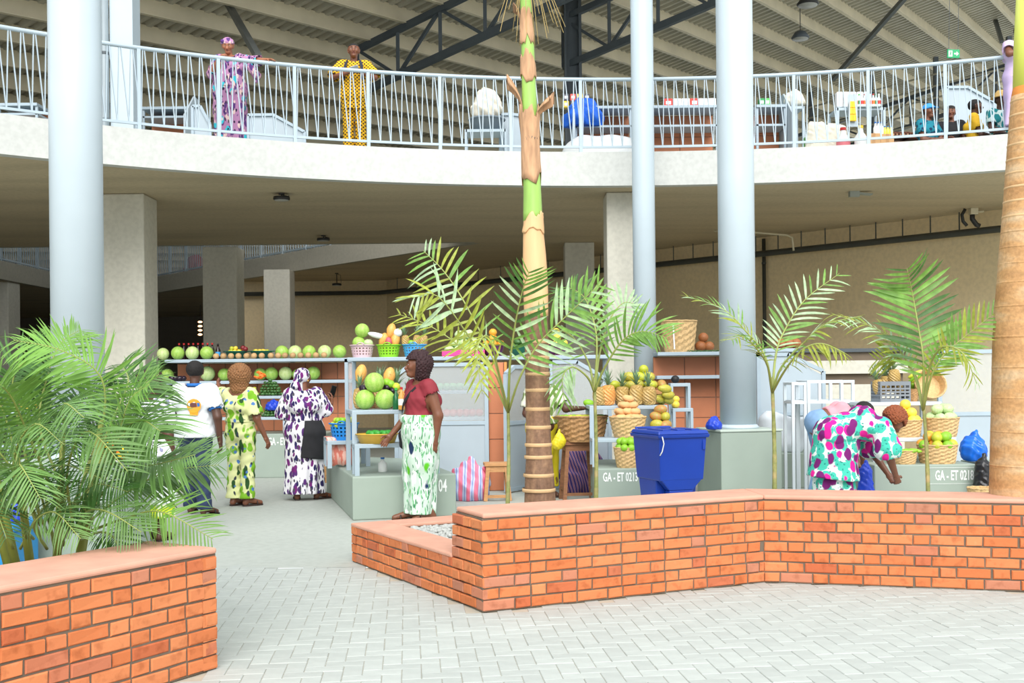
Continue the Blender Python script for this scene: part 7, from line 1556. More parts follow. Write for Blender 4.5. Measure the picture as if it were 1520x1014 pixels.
bk('lowest wide wicker basket of green-yellow oranges on the right counter', 1391, 12.82, 0.46, 57, 0.21, 'round', [M_YGREEN, M_LIMEC, M_ORANGE], 'green and yellow orange heaped in the lowest wide basket', 'orange', 'orange', 19, 0.062, 'oranges in the lowest basket', 0.75, M_WICK, 0.86, seed=3)
bk('small wicker basket of green bananas beside the bending woman', 1342, 12.76, 0.46, 37, 0.15, 'long', [M_LIMEC], 'green banana in the small basket beside the bending woman', 'banana', 'banana', 7, 0.04, 'bananas in the small basket', 0.75, M_WICK, seed=4)
a = S(1322, 590, 13.68, 1.15); t = thing('plastic_crate', 'grey slotted plastic crate of pineapples on the top right step', 'crate', a, 0.08); gc = plain('grey_crate_plastic', (124, 130, 138), 0.5, 0.06, 5); w, d, h = 0.37, 0.28, 0.25
MB().cbox((0, 0, 0.01), (w, d, 0.02)).build('base', gc, t)
for sx, sy in ((1, 0), (-1, 0), (0, 1), (0, -1)):
    m = MB(); L = w if sy else d
    for z, hh in ((0.02, 0.04), (0.08, 0.022), (0.12, 0.022), (0.16, 0.022), (0.225, 0.05)): m.cbox((sx*w/2, sy*d/2, z), (0.014 if sx else L, 0.014 if sy else L, hh))
    for k in range(7): q = (k/6-0.5)*L*0.97; m.cbox((sx*w/2 if sx else q, sy*d/2 if sy else q, h/2), (0.013 if sx else 0.016, 0.013 if sy else 0.016, h))
    m.build('slotted_side', gc, t)
for i, (dx, dy, rz, ry, dz) in enumerate(((-0.13, -0.03, 0, -0.25, 0.08), (-0.04, 0.05, 1, -0.1, 0.12), (0.04, -0.05, 2, 0.1, 0.20), (0.12, 0.03, 3, 0.35, 0.10))): pineapple(['leftmost', 'second from left', 'third from left', 'rightmost'][i]+' pineapple in the grey plastic crate', a+V((dx, dy, dz)), 0.20, 0.07, rot=(0, ry, rz), group='pineapples in the crate', crown=0.17)
a = S(1381, 590, 13.7, 1.15); basket('shallow tan basket propped upright showing its inside, on the top right step', a+V((0, 0.10, 0.17)), 0.19, 0.165, 0.13, M_WICK, tilt=(math.radians(68), 0, 0))
a = S(1354, 590, 13.66, 1.15); basket('little wicker basket between the grey crate and the propped basket', a, 0.075, 0.06, 0.15, M_WICK2)
for i in range(6): q = P(1352+i*1.5, 572-i*6, 13.8); fruit('banana', 'long', M_YGREEN if i % 2 else M_LIMEC, 'green banana in the bunch right of the crated pineapples', 'banana', 'bananas by the crate', (q.x, 13.8+0.03*(i % 2), 1.15+0.06+0.055*i), 0.05, (0.3*i, 0.5, 0.6*i))
panel('tall pale glass stall screen at the far right, left of the thick palm', P(1393, 600, 14.6).x, P(1500, 600, 14.6).x, 14.6, 0.02, 0.98, 1.80)
q = P(1446, 690, 12.95); bag('plastic_bag', 'shiny bright blue tied plastic bag at the right end of the counter', 'bag', (q.x+0.02, 13.0, 0.46), (0.30, 0.24, 0.36), plain('bright_blue_film', (24, 104, 214), 0.22, 0.12, 9, 0.25), 4, h=0.012); counter('small low counter under the bright blue bag', P(1432, 690, 12.9).x+0.19, P(1500, 690, 12.9).x+0.2, 12.8, 13.5, 0.44)
q = P(1458, 715, 12.4); bag('plastic_bag', 'black plastic bag on the floor below the bright blue bag', 'bag', (q.x+0.03, 12.45, 0), (0.22, 0.22, 0.62), plain('black_film', (24, 24, 28), 0.3, 0.1, 9, 0.2), 6, h=0.014)
q = P(1459, 735, 11.9); basket('tan basket on the floor beside the thick palm', (q.x, 11.9, 0), 0.16, 0.13, 0.26, M_WICK)
q = P(1291, 705, 12.2); bag('plastic_bag', 'blue plastic bag on the floor beside the arms of the bending woman', 'bag', (q.x, 12.35, 0.0), (0.2, 0.14, 0.56), M_BPLAS, 11, h=0.012)
# ---------------------------------------------------------------- things glimpsed through the left palm clump
q = P(-8, 800, 8.6); t = thing('storage_box', 'bright blue plastic box at the left edge, behind the palm clump', 'box', (q.x-0.05, 8.6, 0)); bb = plain('turquoise_box', (24, 130, 190), 0.4, 0.06, 4); bevel(MB().box((-0.45, 0, 0), (0.18, 0.5, 0.34)).build('body', bb, t), 0.02); bevel(MB().box((-0.48, -0.03, 0.34), (0.21, 0.53, 0.40)).build('lid', bb, t), 0.015)
for i, (dx, col, lab) in enumerate(((-0.28, (214, 60, 70), 'red packet on the bright blue box'), (-0.05, (240, 206, 60), 'yellow packet on the bright blue box'), (0.10, (40, 70, 190), 'dark blue packet on the bright blue box'))): o = MB().cbox((0, 0, 0.07), (0.14, 0.10, 0.14)).build('packet', plain('packet_%d' % i, col, 0.4, 0.1, 6)); o.location = (q.x-0.05+dx, 8.8, 0.40); bevel(o, 0.02); tag(o, lab, 'packet')
q = P(174, 680, 9.6); bag('shopping_bag', 'orange and yellow checked bag on the left column plinth', 'bag', (q.x, 9.55, 0.83), (0.22, 0.14, 0.22), fabric('orange_yellow_check', (244, 200, 40), [((226, 96, 40), 11, 0.3, (1, 1, 1), (0, 0, 0), 2)]), 8, h=0.011)
YL = 12.3; rack('metal display steps of a stall hidden behind the palm clump', (P(34, 640, YL).x, YL, 0), 1.1, [(0.0, 0.35, 0.80), (0.36, 0.5, 1.16)], base=0.0)
for i in range(14): q = heap(14, S(48, 560, YL+0.6, 1.16), 0.25, 0.15, 0.055, seed=2)[i]; fruit('banana', 'long', M_YELLOW, 'yellow banana glimpsed between the left palm fronds', 'banana', 'bananas behind the palms', q, 0.042)
for i in range(9): q = heap(9, S(22, 560, YL+0.6, 1.16), 0.2, 0.15, 0.05, seed=4)[i]; fruit('onion', 'round', plain('pink_onion', (176, 90, 112), 0.5, 0.1, 8), 'pink onion glimpsed between the left palm fronds', 'onion', 'onions behind the palms', q, 0.05)
# ================================================================ UPPER FLOOR STALLS AND FIXTURES
ZU = 5.0
def U(x, Yd, z=ZU): q = P(x, 150, Yd); return V((q.x, Yd, z))
def uz(x, y, Yd): return P(x, y, Yd).z
def tile_unit(label, x0, x1, Yd, y1, y2, screens=''):
    a, b = U(x0, Yd), U(x1, Yd); t = thing('market_stall', label, 'stall', ((a.x+b.x)/2, Yd, ZU)); w = (b.x-a.x)/2; za = uz((x0+x1)/2, y1, Yd)-ZU; zb = uz((x0+x1)/2, y2, Yd)-ZU
    bevel(MB().box((-w, -0.25, za-0.05), (w, 0.30, za)).build('top_shelf', M_FRAME, t), 0.006); bevel(MB().box((-w, -0.22, zb-0.04), (w, 0.30, zb)).build('lower_shelf', M_FRAME, t), 0.006)
    nx = max(1, int(w*2/0.42)); tiles(t, -w, w, 0.30, 0.0, za-0.06, nx, 3)
    for sx in (-1, 1): MB().box((sx*w-(0.04 if sx > 0 else 0), -0.22, 0), (sx*w+(0.04 if sx < 0 else 0), -0.18, za-0.05)).build('leg', M_FRAME, t)
    for q in screens:
        sx = -1 if q == 'l' else 1; x = sx*(w+0.03)
        m = MB(); pr = [(-0.55, 0), (0.35, 0), (0.35, za+0.25), (0.05, za+0.25), (-0.55, za-0.22)]; n = len(pr)
        m.add([(x-0.015, y, z) for y, z in pr]+[(x+0.015, y, z) for y, z in pr], [tuple(range(n)), tuple(range(n, 2*n))[::-1]]+[(i, n+i, n+(i+1) % n, (i+1) % n) for i in range(n)]); m.build('side_screen', M_PANEL, t)
    return t
tile_unit('upper floor tiled stall holding the crumpled blue cloth', 852, 936, 19.6, 162, 190, 'l')
tile_unit('upper floor tiled stall between the two round columns', 962, 1062, 19.6, 161, 189, 'l')
tile_unit('upper floor tiled stall just right of the right round column', 1118, 1162, 19.4, 160, 188, 'r')
tile_unit('upper floor tiled stall left of the woman in lilac print', 217, 284, 20.2, 163, 176, 'r')
tile_unit('upper floor tiled stall at far left, behind the railing goods', 5, 64, 18.6, 158, 172, '')
def slant_screen(label, x0, x1, Yd, yl, yr, ymid=None):
    a, b = U(x0, Yd), U(x1, Yd); t = thing('stall_partition', label, 'partition', a); w = b.x-a.x; zl = uz(x0, yl, Yd)-ZU; zr = uz(x1, yr, Yd)-ZU
    m = MB(); m.add([(0, 0, 0), (w, 0, 0), (w, 0, zr), (w*0.45, 0, zl), (0, 0, zl)]+[(0, 0.03, 0), (w, 0.03, 0), (w, 0.03, zr), (w*0.45, 0.03, zl), (0, 0.03, zl)], [(0, 1, 2, 3, 4), (9, 8, 7, 6, 5)]+[(i, 5+i, 5+(i+1) % 5, (i+1) % 5) for i in range(5)]); m.build('sheet', M_PANEL, t)
    m = MB(); f = -0.012
    for p, q in (((0, zl), (w*0.45, zl)), ((w*0.45, zl), (w, zr)), ((w, zr), (w, 0)), ((0, 0), (0, zl))): m.bar((p[0], f, p[1]), (q[0], f, q[1]), 0.045)
    m.build('frame', M_FRAME, t); return t
slant_screen('grey slant-topped stall screen right of the woman in lilac print', 368, 452, 19.3, 171, 196); slant_screen('grey stall screen beside the white sack on the upper floor', 742, 778, 19.2, 170, 172)
slant_screen('tall grey stall screen behind the seated sellers', 1404, 1476, 19.4, 130, 152); slant_screen('small grey stall screen left of the woman in lilac print', 286, 312, 18.9, 158, 185)
def low_frame(label, x0, x1, Yd, y0):
    a, b = U(x0, Yd), U(x1, Yd); h = uz((x0+x1)/2, y0, Yd)-ZU; t = thing('metal_frame', label, 'frame', ((a.x+b.x)/2, Yd, ZU)); w = (b.x-a.x)/2
    for sx in (-1, 1):
        for y in (0, 0.45): MB().cbox((sx*w, y, h/2), (0.04, 0.04, h)).build('leg', M_RAIL, t)
    MB().box((-w, -0.02, h-0.045), (w, 0.47, h)).build('top', M_RAIL, t); return t
t = low_frame('low pale frame under the white sack on the upper floor', 691, 750, 18.7, 192); low_frame('low pale frame behind the slant-topped screen by the lilac woman', 380, 440, 19.7, 194)
h = uz(720, 192, 18.7); q = U(722, 18.75, h); t = thing('plastic_tub', 'grey plastic tub under the white sack on the upper floor', 'tub', q+V((0, 0.22, 0))); MB().lathe([(0.22, 0), (0.30, 0.22), (0.31, 0.23), (0.29, 0.22), (0.2, 0.02)], 24).build('shell', plain('grey_tub', (110, 122, 130), 0.5, 0.1, 6), t, True); MB().lathe([(0.305, 0.20), (0.325, 0.215), (0.305, 0.235)], 24, cap=False).build('rim', plain('grey_tub', (110, 122, 130), 0.5, 0.1, 6), t, True)
M_SACK = plain('white_woven_sack', (226, 220, 204), 0.8, 0.06, 12, 0.2); bag('white_sack', 'round white sack on the grey tub behind the upper railing', 'sack', q+V((0, 0.22, 0.22)), (0.52, 0.42, 0.62), M_SACK, 3, knot=False)
q = U(866, 19.45, uz(866, 190, 19.5)); bag('blue_cloth', 'crumpled bright blue cloth stuffed in the upper tiled stall', 'cloth', q, (0.72, 0.36, 0.44), plain('bright_blue_cloth', (24, 92, 196), 0.7, 0.15, 8, 0.3), 12, knot=False)
q = U(890, 19.05, ZU); bag('blue_sack', 'bright blue sack leaning below the crumpled blue cloth upstairs', 'sack', q, (0.42, 0.30, 0.72), plain('bright_blue_cloth', (24, 92, 196), 0.7, 0.15, 8, 0.3), 13, knot=False)
F = Field(); F.cone((-0.28, 0, 0.12), (0.28, 0, 0.12), 0.36, 0.36, (1, 0, 0), 1.1); F.cuts.append(lambda X, Y, Z: -Z+0*X+0*Y); F.waves.append(lambda X, Y, Z: 0.012*np.sin(14*X+5*Y)*np.sin(11*Z+9*Y)); t = thing('covered_heap', 'heap under white plastic sheet by the railing beside the slim column', 'heap', U(893, 18.4)); emesh('sheet_cover', [F.mesh(0.02)+(0,)], plain('white_plastic_sheet', (232, 234, 234), 0.4, 0.04, 5, 0.15), t)
MB().cbox((0, 0, 0.09), (0.7, 0.35, 0.18)).build('boxes', M_SACK, t)
R = random.Random(31)
def packets(label, grp, x0, x1, y0, Yd, n, cols, w, h, rows=1, d=0.14, nm='packet', cat='packet'):
    a, b = U(x0, Yd), U(x1, Yd); z = uz((x0+x1)/2, y0, Yd); k = 0
    for r in range(rows):
        for i in range(n):
            c = cols[(i+r) % len(cols)]; o = MB().cbox((0, 0, h/2), (w, d, h)).build(nm, plain('pack_%d_%d_%d' % c, c, 0.5, 0.12, 14)); o.location = (a.x+(b.x-a.x)*(i+0.5)/n, Yd, z+r*(h+0.002)); bevel(o, 0.012)
            pl_ = MB().cbox((0, -d/2-0.002, h*0.5), (w*0.6, 0.004, h*0.4)).build('wrapper_label', M_WHITE, o); tag(o, label[0]+ordl(i, 99 if n < 2 else n)+label[1]+(['', ', lower row', ', upper row'][r+1] if rows > 1 else ''), cat, grp); k += 1
packets(('', ' small packet in the stack above the crumpled blue cloth'), 'packets above the blue cloth', 835, 876, 161, 19.6, 4, [(220, 190, 60), (70, 70, 80), (214, 90, 80)], 0.10, 0.12, 2)
packets(('', ' red and white packet on the stall between the round columns'), 'packets between the columns', 985, 1062, 160, 19.6, 6, [(222, 60, 50), (226, 226, 224), (236, 236, 232)], 0.15, 0.15)
packets(('', ' green packet on the stall right of the right column'), 'green packets right of the column', 1126, 1142, 159, 19.4, 2, [(40, 150, 80), (90, 190, 90)], 0.09, 0.14)
for i, (x, w, h, dx) in enumerate(((1206, 0.22, 0.62, 0), (1218, 0.24, 0.60, 0.02), (1234, 0.26, 0.56, 0), (1247, 0.22, 0.55, 0))): bag('white_sack', ordl(i, 4)+' of the four upright white sacks behind the right railing', 'sack', U(x, 18.1), (w*1.2, 0.22, h*1.15), M_SACK, 40+i, knot=False)
o = MB().cbox((0, 0, 0.22), (0.10, 0.3, 0.44)).build('green_board', plain('leaf_green_board', (96, 176, 90), 0.5, 0.05, 4)); o.location = U(1200, 18.4); bevel(o, 0.01); tag(o, 'upright green board left of the four white sacks', 'board')
t = low_frame('shelf frame carrying bottles and white packs behind the right railing', 1242, 1312, 18.9, 160); Z1 = uz(1277, 160, 18.9)
packets(('', ' tall white pack on the shelf behind the right railing'), 'white packs on the right shelf', 1240, 1290, 160, 19.15, 5, [(238, 240, 240)], 0.10, 0.26)
for i, x in enumerate((1263, 1268)): 
    for k in range(3): o = MB().cbox((0, 0, 0), (0.06, 0.03, 0.11)).build('sachet', plain('sachet_yellow', (244, 190, 30), 0.4, 0.12, 14)); z = uz(x, 152+10*k, 18.6); q = U(x, 18.75, z); o.location = q; bevel(o, 0.008); tag(o, ['upper', 'middle', 'lower'][k]+' yellow sachet hanging in the '+['left', 'right'][i]+' strip behind the right railing', 'sachet', 'hanging yellow sachets')
m = MB().cbox((0, 0, 0), (0.16, 0.012, 0.55)); o = m.build('display_strip', M_RAIL); o.location = U(1265.5, 18.80, uz(1265, 162, 18.7)); tag(o, 'pale backing strip for the hanging yellow sachets', 'strip')
CL = plain('clear_bottle', (214, 226, 224), 0.2, 0.05, 5); 
for i in range(9): x = 1271+i*4.2; bottle(ordl(i, 9)+' clear bottle in the row on the right upstairs shelf', U(x, 18.85, Z1), 0.22, 0.032, CL, [M_RED, plain('green_cap', (60, 180, 60), 0.4, 0.05, 4), M_WHITE][i % 3], 'clear bottles upstairs', plain('pack_lab_%d' % (i % 3), [(222, 120, 60), (60, 140, 90), (206, 60, 60)][i % 3], 0.5, 0.05, 8))
for i, (x, y, Yd) in enumerate(((1286, 208, 18.2), (1306, 208, 18.25))):
    q = U(x+6, Yd); t = thing('carton', ['left', 'right'][i]+' brown carton behind the right railing, under the bottles', 'carton', q); bevel(MB().cbox((0, 0, 0.2), (0.22, 0.3, 0.40)).build('box', plain('brown_cardboard', (206, 164, 118), 0.8, 0.08, 6), t), 0.006); MB().cbox((0, -0.152, 0.2), (0.05, 0.003, 0.40)).build('tape', plain('tan_tape', (186, 140, 92), 0.4, 0.05, 6), t)
for i, x in enumerate((1299, 1303.5, 1308)): bottle(ordl(i, 3)+' blue-capped white bottle on the brown cartons upstairs', U(x, 18.3, ZU+0.40), 0.24, 0.036, M_WHITE, C_BLUE, 'blue-capped bottles')
for i, x in enumerate((1313, 1317.5, 1322)): bottle(ordl(i, 3)+' yellow bottle on the right brown carton upstairs', U(x, 18.35, ZU+0.40), 0.18, 0.036, plain('yellow_bottle', (240, 226, 90), 0.3, 0.05, 5), plain('blue_cap2', (30, 120, 190), 0.4, 0.05, 4), 'yellow bottles')
bottle('big white jug standing by the railing, left of the brown cartons', U(1277, 17.75), 0.46, 0.10, M_WHITE, plain('yellow_cap', (236, 206, 60), 0.4, 0.05, 4), name='jug'); bottle('white jug with red and blue labels beside the four white sacks', U(1251, 17.8), 0.44, 0.11, M_WHITE, M_RED, None, plain('pink_label', (222, 120, 130), 0.5, 0.1, 8), name='jug')
bag('white_bundle', 'white tied bundle on the grey side screen top, right of the right column', 'bundle', U(1180, 19.35, uz(1180, 158, 19.4)), (0.34, 0.24, 0.26), M_SACK, 17); t = low_frame('shelf under the white tied bundle right of the right column', 1170, 1192, 19.2, 158)
# egg trays
EG = plain('beige_egg', (232, 186, 150), 0.6, 0.06, 8); TR = plain('brown_pulp_tray', (104, 62, 44), 0.85, 0.15, 12)
for s_, x in enumerate((1333, 1352, 1392)):
    for k in range(4):
        q = U(x, 19.0+0.05*s_, ZU+0.02+0.16*k); t = thing('egg_tray', ['lowest', 'second lowest', 'third', 'topmost'][k]+' egg tray in the '+['left', 'middle', 'right'][s_]+' stack behind the right railing', 'egg tray', q, 0, 'egg trays'); m = MB()
        m.cbox((0, 0, 0.01), (0.30, 0.28, 0.02))
        for i in range(6): m.cbox((-0.15+0.06*i, 0, 0.05), (0.014, 0.28, 0.075))
        for sx in (-1, 1): m.cbox((0, sx*0.135, 0.085), (0.30, 0.012, 0.02))
        m.build('pulp_tray', TR, t); e = MB()
        for i in range(5):
            for j in range(4): e.ball((-0.12+0.06*i, -0.105+0.07*j, 0.065), (0.024, 0.024, 0.032), 8, 6)
        tag(e.build('eggs', EG, t, True), kind='stuff')
# goods at the far left
for i, (x, w, col, lab) in enumerate(((14, 0.30, (222, 226, 226), 'white cloth bundle at the left end behind the upper left railing'), (30, 0.34, (60, 110, 170), 'blue and white cloth bundle behind the upper left railing'), (50, 0.32, (120, 156, 196), 'pale blue cloth bundle beside the left column upstairs'))): bag('cloth_bundle', lab, 'bundle', U(x, 17.05-0.02*i+0.35), (w, 0.28, 0.34), plain('bundle_%d' % i, col, 0.8, 0.15, 9, 0.3), 50+i, knot=False)
o = MB().cbox((0, 0, 0.15), (0.14, 0.25, 0.30)).build('green_box', plain('green_box_paint', (36, 120, 56), 0.5, 0.08, 5)); o.location = U(60, 17.8, ZU); bevel(o, 0.012); tag(o, 'dark green box behind the upper left railing beside the column', 'box')
t = thing('standpipe', 'short white capped pipe standing by the upper left railing', 'pipe', U(205, 17.0)); MB().tube([(0, 0, 0), (0, 0, 0.36)], 0.035, 12).build('pipe', M_WHITE, t, True); MB().lathe([(0.05, 0.33), (0.055, 0.34), (0.055, 0.40), (0.04, 0.41)], 14).build('cap', M_FRAME, t, True)
# louvred side wall at the far right
t = thing('louvre_wall', 'grey louvred side wall under the far right roof edge', 'wall', (15.0, 44.0, ZU)); p0 = V((2.9, -4.0, 0)); p1 = V((-2.2, 3.6, 0))
for k in range(9): z = 4.3+0.45*k; MB().bar(p0+V((0, 0, z)), p1+V((0, 0, z)), 0.22, 0.05, up=(-0.3, -0.2, 0.9)).build('louvre_slat', M_SHEET, t)
for s in (0, 0.33, 0.66, 1): q = p0.lerp(p1, s)+V((0.15, 0.1, 0)); MB().bar(q, q+V((0, 0, 8.6)), 0.16).build('louvre_post', M_STEEL, t)
for z in (2.6, 4.0): MB().bar(p0+V((-0.2, -0.2, z)), p1+V((-0.2, -0.2, z)), 0.18, 0.22).build('white_beam', M_WHITE, t)
MB().bar(p0+V((0.2, 0.1, 1.2)), p1+V((0.2, 0.1, 1.2)), 0.1, 2.4).build('base_wall', plain('brown_base_wall', (96, 70, 58), 0.85, 0.15, 3), t)
# ---------------------------------------------------------------- fixtures
M_LAMP = plain('dark_lamp_metal', (40, 40, 40), 0.5, 0.1, 6)
def soffit_lamp(label, x, y, Yd):
    q = P(x, y, Yd); t = thing('ceiling_lamp', label, 'lamp', (q.x, Yd, Z_SOF)); d = Z_SOF-q.z
    MB().lathe([(0.05, -0.02), (0.05, 0)], 14).build('mount', M_LAMP, t); MB().tube([(0, 0, -0.02), (0, 0, -d+0.03)], 0.012, 8).build('stem', M_LAMP, t)
    MB().tube([(0.02, 0, -0.03), (0.11, 0, -0.05), (0.12, 0, -d+0.04)], 0.006, 6).build('cable', M_LAMP, t)
    MB().lathe([(0.05, 0.03), (0.13, 0.02), (0.135, -0.02), (0.12, -0.035)], 22, (0, 0, -d)).build('housing', M_LAMP, t, True); MB().lathe([(0.0, -0.034), (0.115, -0.036), (0.115, -0.040), (0.0, -0.042)], 22, (0, 0, -d)).build('diffuser', plain('frosted_lens', (170, 170, 164), 0.4, 0.03, 4), t, True)
soffit_lamp('round dark ceiling lamp hanging nearest the left square column', 418, 294, 17.9); soffit_lamp('round dark ceiling lamp hanging deeper, over the fruit shelves', 480, 355, 23.2); soffit_lamp('small dark ceiling lamp far back above the wall pipe', 500, 422, 31.5)
q = P(1275, 287, 18.3); t = thing('emergency_light', 'small grey emergency light under the right soffit', 'lamp', (q.x, 18.3, Z_SOF)); MB().box((-0.16, -0.05, -0.09), (0.0, 0.05, -0.0)).build('housing', plain('grey_fixture', (150, 156, 150), 0.5, 0.05, 4), t)
m = MB(); m.add([(0.0, -0.05, -0.02), (0.22, -0.06, -0.05), (0.22, 0.06, -0.05), (0.0, 0.05, -0.02), (0.0, -0.05, -0.05), (0.2, -0.06, -0.07), (0.2, 0.06, -0.07), (0.0, 0.05, -0.05)], [(0, 1, 2, 3), (7, 6, 5, 4), (0, 4, 5, 1), (1, 5, 6, 2), (2, 6, 7, 3), (3, 7, 4, 0)]); m.build('lamp_head', plain('grey_fixture', (150, 156, 150), 0.5, 0.05, 4), t)
wpts = [V((x, y)) for x, y in wl[1:]]; M_PIPE = plain('dark_pipe_paint', (66, 68, 62), 0.5, 0.1, 4)
off = [wpts[0]+V((-0.2, -0.33)), wpts[1]+V((-0.24, -0.24)), wpts[2]+V((-0.24, -0.22)), wpts[3]+V((-0.24, -0.22))]
t = thing('wall_pipe', 'long dark pipe hung on rods along the diagonal back wall', 'pipe', (off[1].x, off[1].y, 4.1)); o0 = V((off[1].x, off[1].y, 4.1))
c3 = [V((p.x, p.y, 4.1))-o0 for p in [V((-9.0, 33.67))]+off]; MB().tube(c3, 0.065, 12).build('pipe', M_PIPE, t, True)
for i, s in enumerate([k/26 for k in range(1, 26)]):
    a, b = (off[0], off[1]) if s < 0.45 else (off[1], off[2]); u = s/0.45 if s < 0.45 else (s-0.45)/0.55; p = a.lerp(b, u)
    MB().bar(V((p.x, p.y, 4.06))-o0, V((p.x, p.y, Z_SOF-0.01))-o0, 0.02).build('hanger_rod', M_PIPE, t)
q = P(1126, 400, 23.5); t = thing('riser_pipe', 'thin dark vertical pipe on the beige wall beside the right column', 'pipe', (5.5, 24.15, 0)); MB().tube([(0, 0, 0.05), (0, 0, 4.45)], 0.04, 10).build('pipe', M_PIPE, t, True)
for z in (1.2, 2.6, 3.9): MB().lathe([(0.05, 0), (0.05, 0.04)], 10, (0, 0, z)).build('clip', M_PIPE, t)
t = thing('conduit', 'thin pale conduit bending down under the right soffit', 'conduit', (P(1120, 345, 22.0).x, 22.0, P(1120, 345, 22.0).z)); o0 = P(1120, 345, 22.0); MB().tube([P(1060, 343, 22.2)-o0, V((0, 0, 0)), P(1168, 349, 21.8)-o0, P(1176, 353, 21.8)-o0, P(1178, 372, 21.8)-o0], 0.02, 8).build('tube', plain('pale_conduit', (206, 196, 168), 0.5, 0.04, 4), t, True)
q = P(1436, 330, 20.4); t = thing('pipe_valve', 'dark curved pipe bracket with pale box under the far right soffit', 'valve', (q.x, 20.3, Z_SOF)); MB().tube([(-0.08, 0, -0.02), (-0.14, 0, -0.12), (-0.12, 0, -0.24), (-0.05, 0, -0.32)], 0.03, 10).build('left_bend', M_LAMP, t, True); MB().tube([(0.05, 0, -0.08), (0.05, 0, -0.2), (0.12, 0, -0.3), (0.18, 0, -0.33)], 0.045, 10).build('right_bend', M_LAMP, t, True); bevel(MB().cbox((0.07, 0, -0.06), (0.14, 0.12, 0.12)).build('junction_box', plain('pale_conduit', (206, 196, 168), 0.5, 0.04, 4), t), 0.01); MB().tube([(0.12, 0, -0.07), (0.26, 0, -0.06)], 0.02, 8).build('stub', plain('pale_conduit', (206, 196, 168), 0.5, 0.04, 4), t, True)
# exit sign
Ye = 19.5; q = P(1415, 80, Ye); t = thing('exit_sign', 'green exit sign with white door figure and arrow at upper right', 'sign', (q.x, Ye, q.z)); gm_ = plain('sign_green', (16, 156, 96), 0.4, 0.03, 3); bevel(MB().cbox((0, 0, 0), (0.215, 0.03, 0.15)).build('plate', gm_, t), 0.005); t.rotation_euler.y = math.radians(1.5)
m = MB(); m.add([(x, -0.0165, z) for x, z in ((0.01, -0.012), (0.05, -0.012), (0.05, -0.042), (0.092, 0.0), (0.05, 0.042), (0.05, 0.012), (0.01, 0.012))], [(0, 1, 2, 3, 4, 5, 6)]); m.build('arrow', M_WHITE, t)
MB().cbox((-0.055, -0.0165, 0), (0.065, 0.002, 0.105)).build('door_symbol', M_WHITE, t); m = MB()
m.ball((-0.048, -0.019, 0.034), (0.009, 0.002, 0.009), 10, 6); m.bar((-0.05, -0.0185, 0.02), (-0.058, -0.0185, -0.012), 0.004, 0.014); m.bar((-0.058, -0.0185, -0.012), (-0.040, -0.0185, -0.022), 0.004, 0.009); m.bar((-0.040, -0.0185, -0.022), (-0.046, -0.0185, -0.044), 0.004, 0.008); m.bar((-0.058, -0.0185, -0.012), (-0.078, -0.0185, -0.034), 0.004, 0.009); m.bar((-0.05, -0.0185, 0.016), (-0.032, -0.0185, 0.004), 0.004, 0.007); m.bar((-0.05, -0.0185, 0.016), (-0.072, -0.0185, 0.006), 0.004, 0.007); m.build('running_figure', gm_, t)
for sx in (-0.08, 0.08): MB().tube([(sx, 0, 0.07), (sx, 0, roofz(q.x, Ye)-q.z-0.02)], 0.004, 6).build('hanging_wire', M_STEEL, t)
for x, y, Yd, lab, r in ((1199, 6, 30, 'round dark roof lamp near the top edge, right of the right column', 0.3), (1188, 56, 32, 'flat grey roof lamp hanging lower, right of the right column', 0.26)):
    q = P(x, y, Yd); t = thing('roof_lamp', lab, 'lamp', q); MB().lathe([(0.06, 0.2), (r*0.6, 0.16), (r, 0.0), (r*0.92, -0.03)], 22).build('shade', M_LAMP if y < 30 else M_STEEL, t, True); MB().lathe([(0, -0.02), (r*0.85, -0.03), (r*0.85, -0.05), (0, -0.055)], 22).build('lens', plain('frosted_lens', (170, 170, 164), 0.4, 0.03, 4), t, True); MB().tube([(0, 0, 0.18), (0, 0, roofz(q.x, Yd)-q.z-0.1)], 0.012, 6).build('rod', M_LAMP, t)
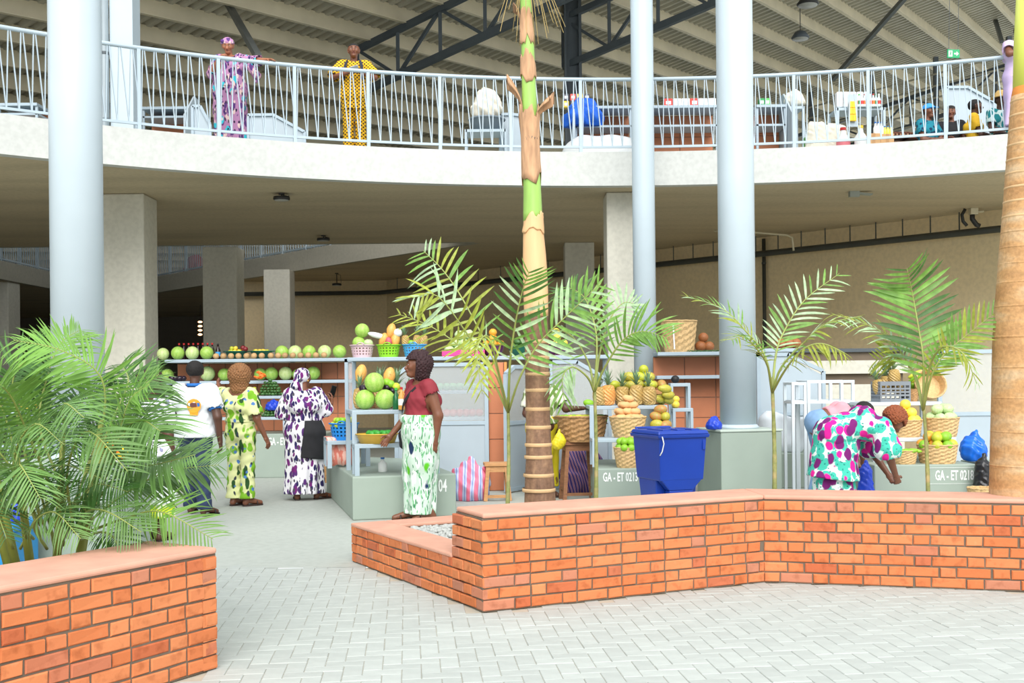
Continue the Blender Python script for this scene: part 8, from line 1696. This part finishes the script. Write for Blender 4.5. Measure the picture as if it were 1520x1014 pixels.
# warm lamps deep in the left hall
m_, nt_, b_ = _mat('warm_lamp_glow'); b_.inputs['Emission Color'].default_value = (1.0, 0.55, 0.25, 1); b_.inputs['Emission Strength'].default_value = 3.0
for k in range(4):
    q = P(297, 478+6.2*k, 44); t = thing('hall_lamp', ['topmost', 'second', 'third', 'lowest'][k]+' small warm lamp glowing deep in the dark left hall', 'lamp', q, 0, 'warm hall lamps'); MB().ball((0, 0, 0), (0.09, 0.05, 0.045), 10, 7).build('bulb', m_, t, True); MB().lathe([(0.03, 0.05), (0.11, 0.045), (0.11, 0.06)], 12).build('cap', M_LAMP, t); MB().tube([(0, 0.03, 0.05), (0, 0.06, 0.16 if k else 1.0)], 0.01, 6).build('rod', M_LAMP, t)
for i, (x, y, Yd, col, lab) in enumerate(((240, 392, 38.6, (206, 110, 110), 'pink sack behind the far railing of the light well'), (270, 385, 37.6, (120, 150, 110), 'green bundle behind the far railing of the light well'), (288, 382, 37, (210, 180, 140), 'tan bundle behind the far railing of the light well'))): q = P(x, y, Yd); bag('sack', lab, 'sack', (q.x+0.9, Yd+0.9, ZU), (0.8, 0.6, 1.2), plain('far_sack_%d' % i, col, 0.8, 0.12, 6), 70+i, knot=False, h=0.035)
# ================================================================ say which one of a pile each piece is
_by = {}
for o in SC.objects:
    if o.parent is None and 'label' in o: _by.setdefault(o['label'], []).append(o)
for lab, obs in _by.items():
    if len(obs) < 2 or len(obs) > 24 or len(lab.split()) > 11: continue
    zs = sorted(obs, key=lambda o: o.location.z); layers = [[zs[0]]]
    for o in zs[1:]:
        if o.location.z-layers[-1][-1].location.z > 0.022: layers.append([o])
        else: layers[-1].append(o)
    names = ['bottom', 'second', 'third', 'fourth', 'fifth', 'sixth', 'seventh']
    if max(len(l) for l in layers) > 20: continue
    for k, ly in enumerate(layers):
        ly.sort(key=lambda o: o.location.x/o.location.y)
        for i, o in enumerate(ly):
            if len(layers) == 1: o['label'] = lab+', '+ordl(i, len(ly))
            elif len(ly) == 1: o['label'] = lab+', '+('topmost one' if k == len(layers)-1 else 'alone in '+names[k]+' layer')
            else: o['label'] = lab+', '+('top' if k == len(layers)-1 else names[k])+' layer '+ordl(i, len(ly))
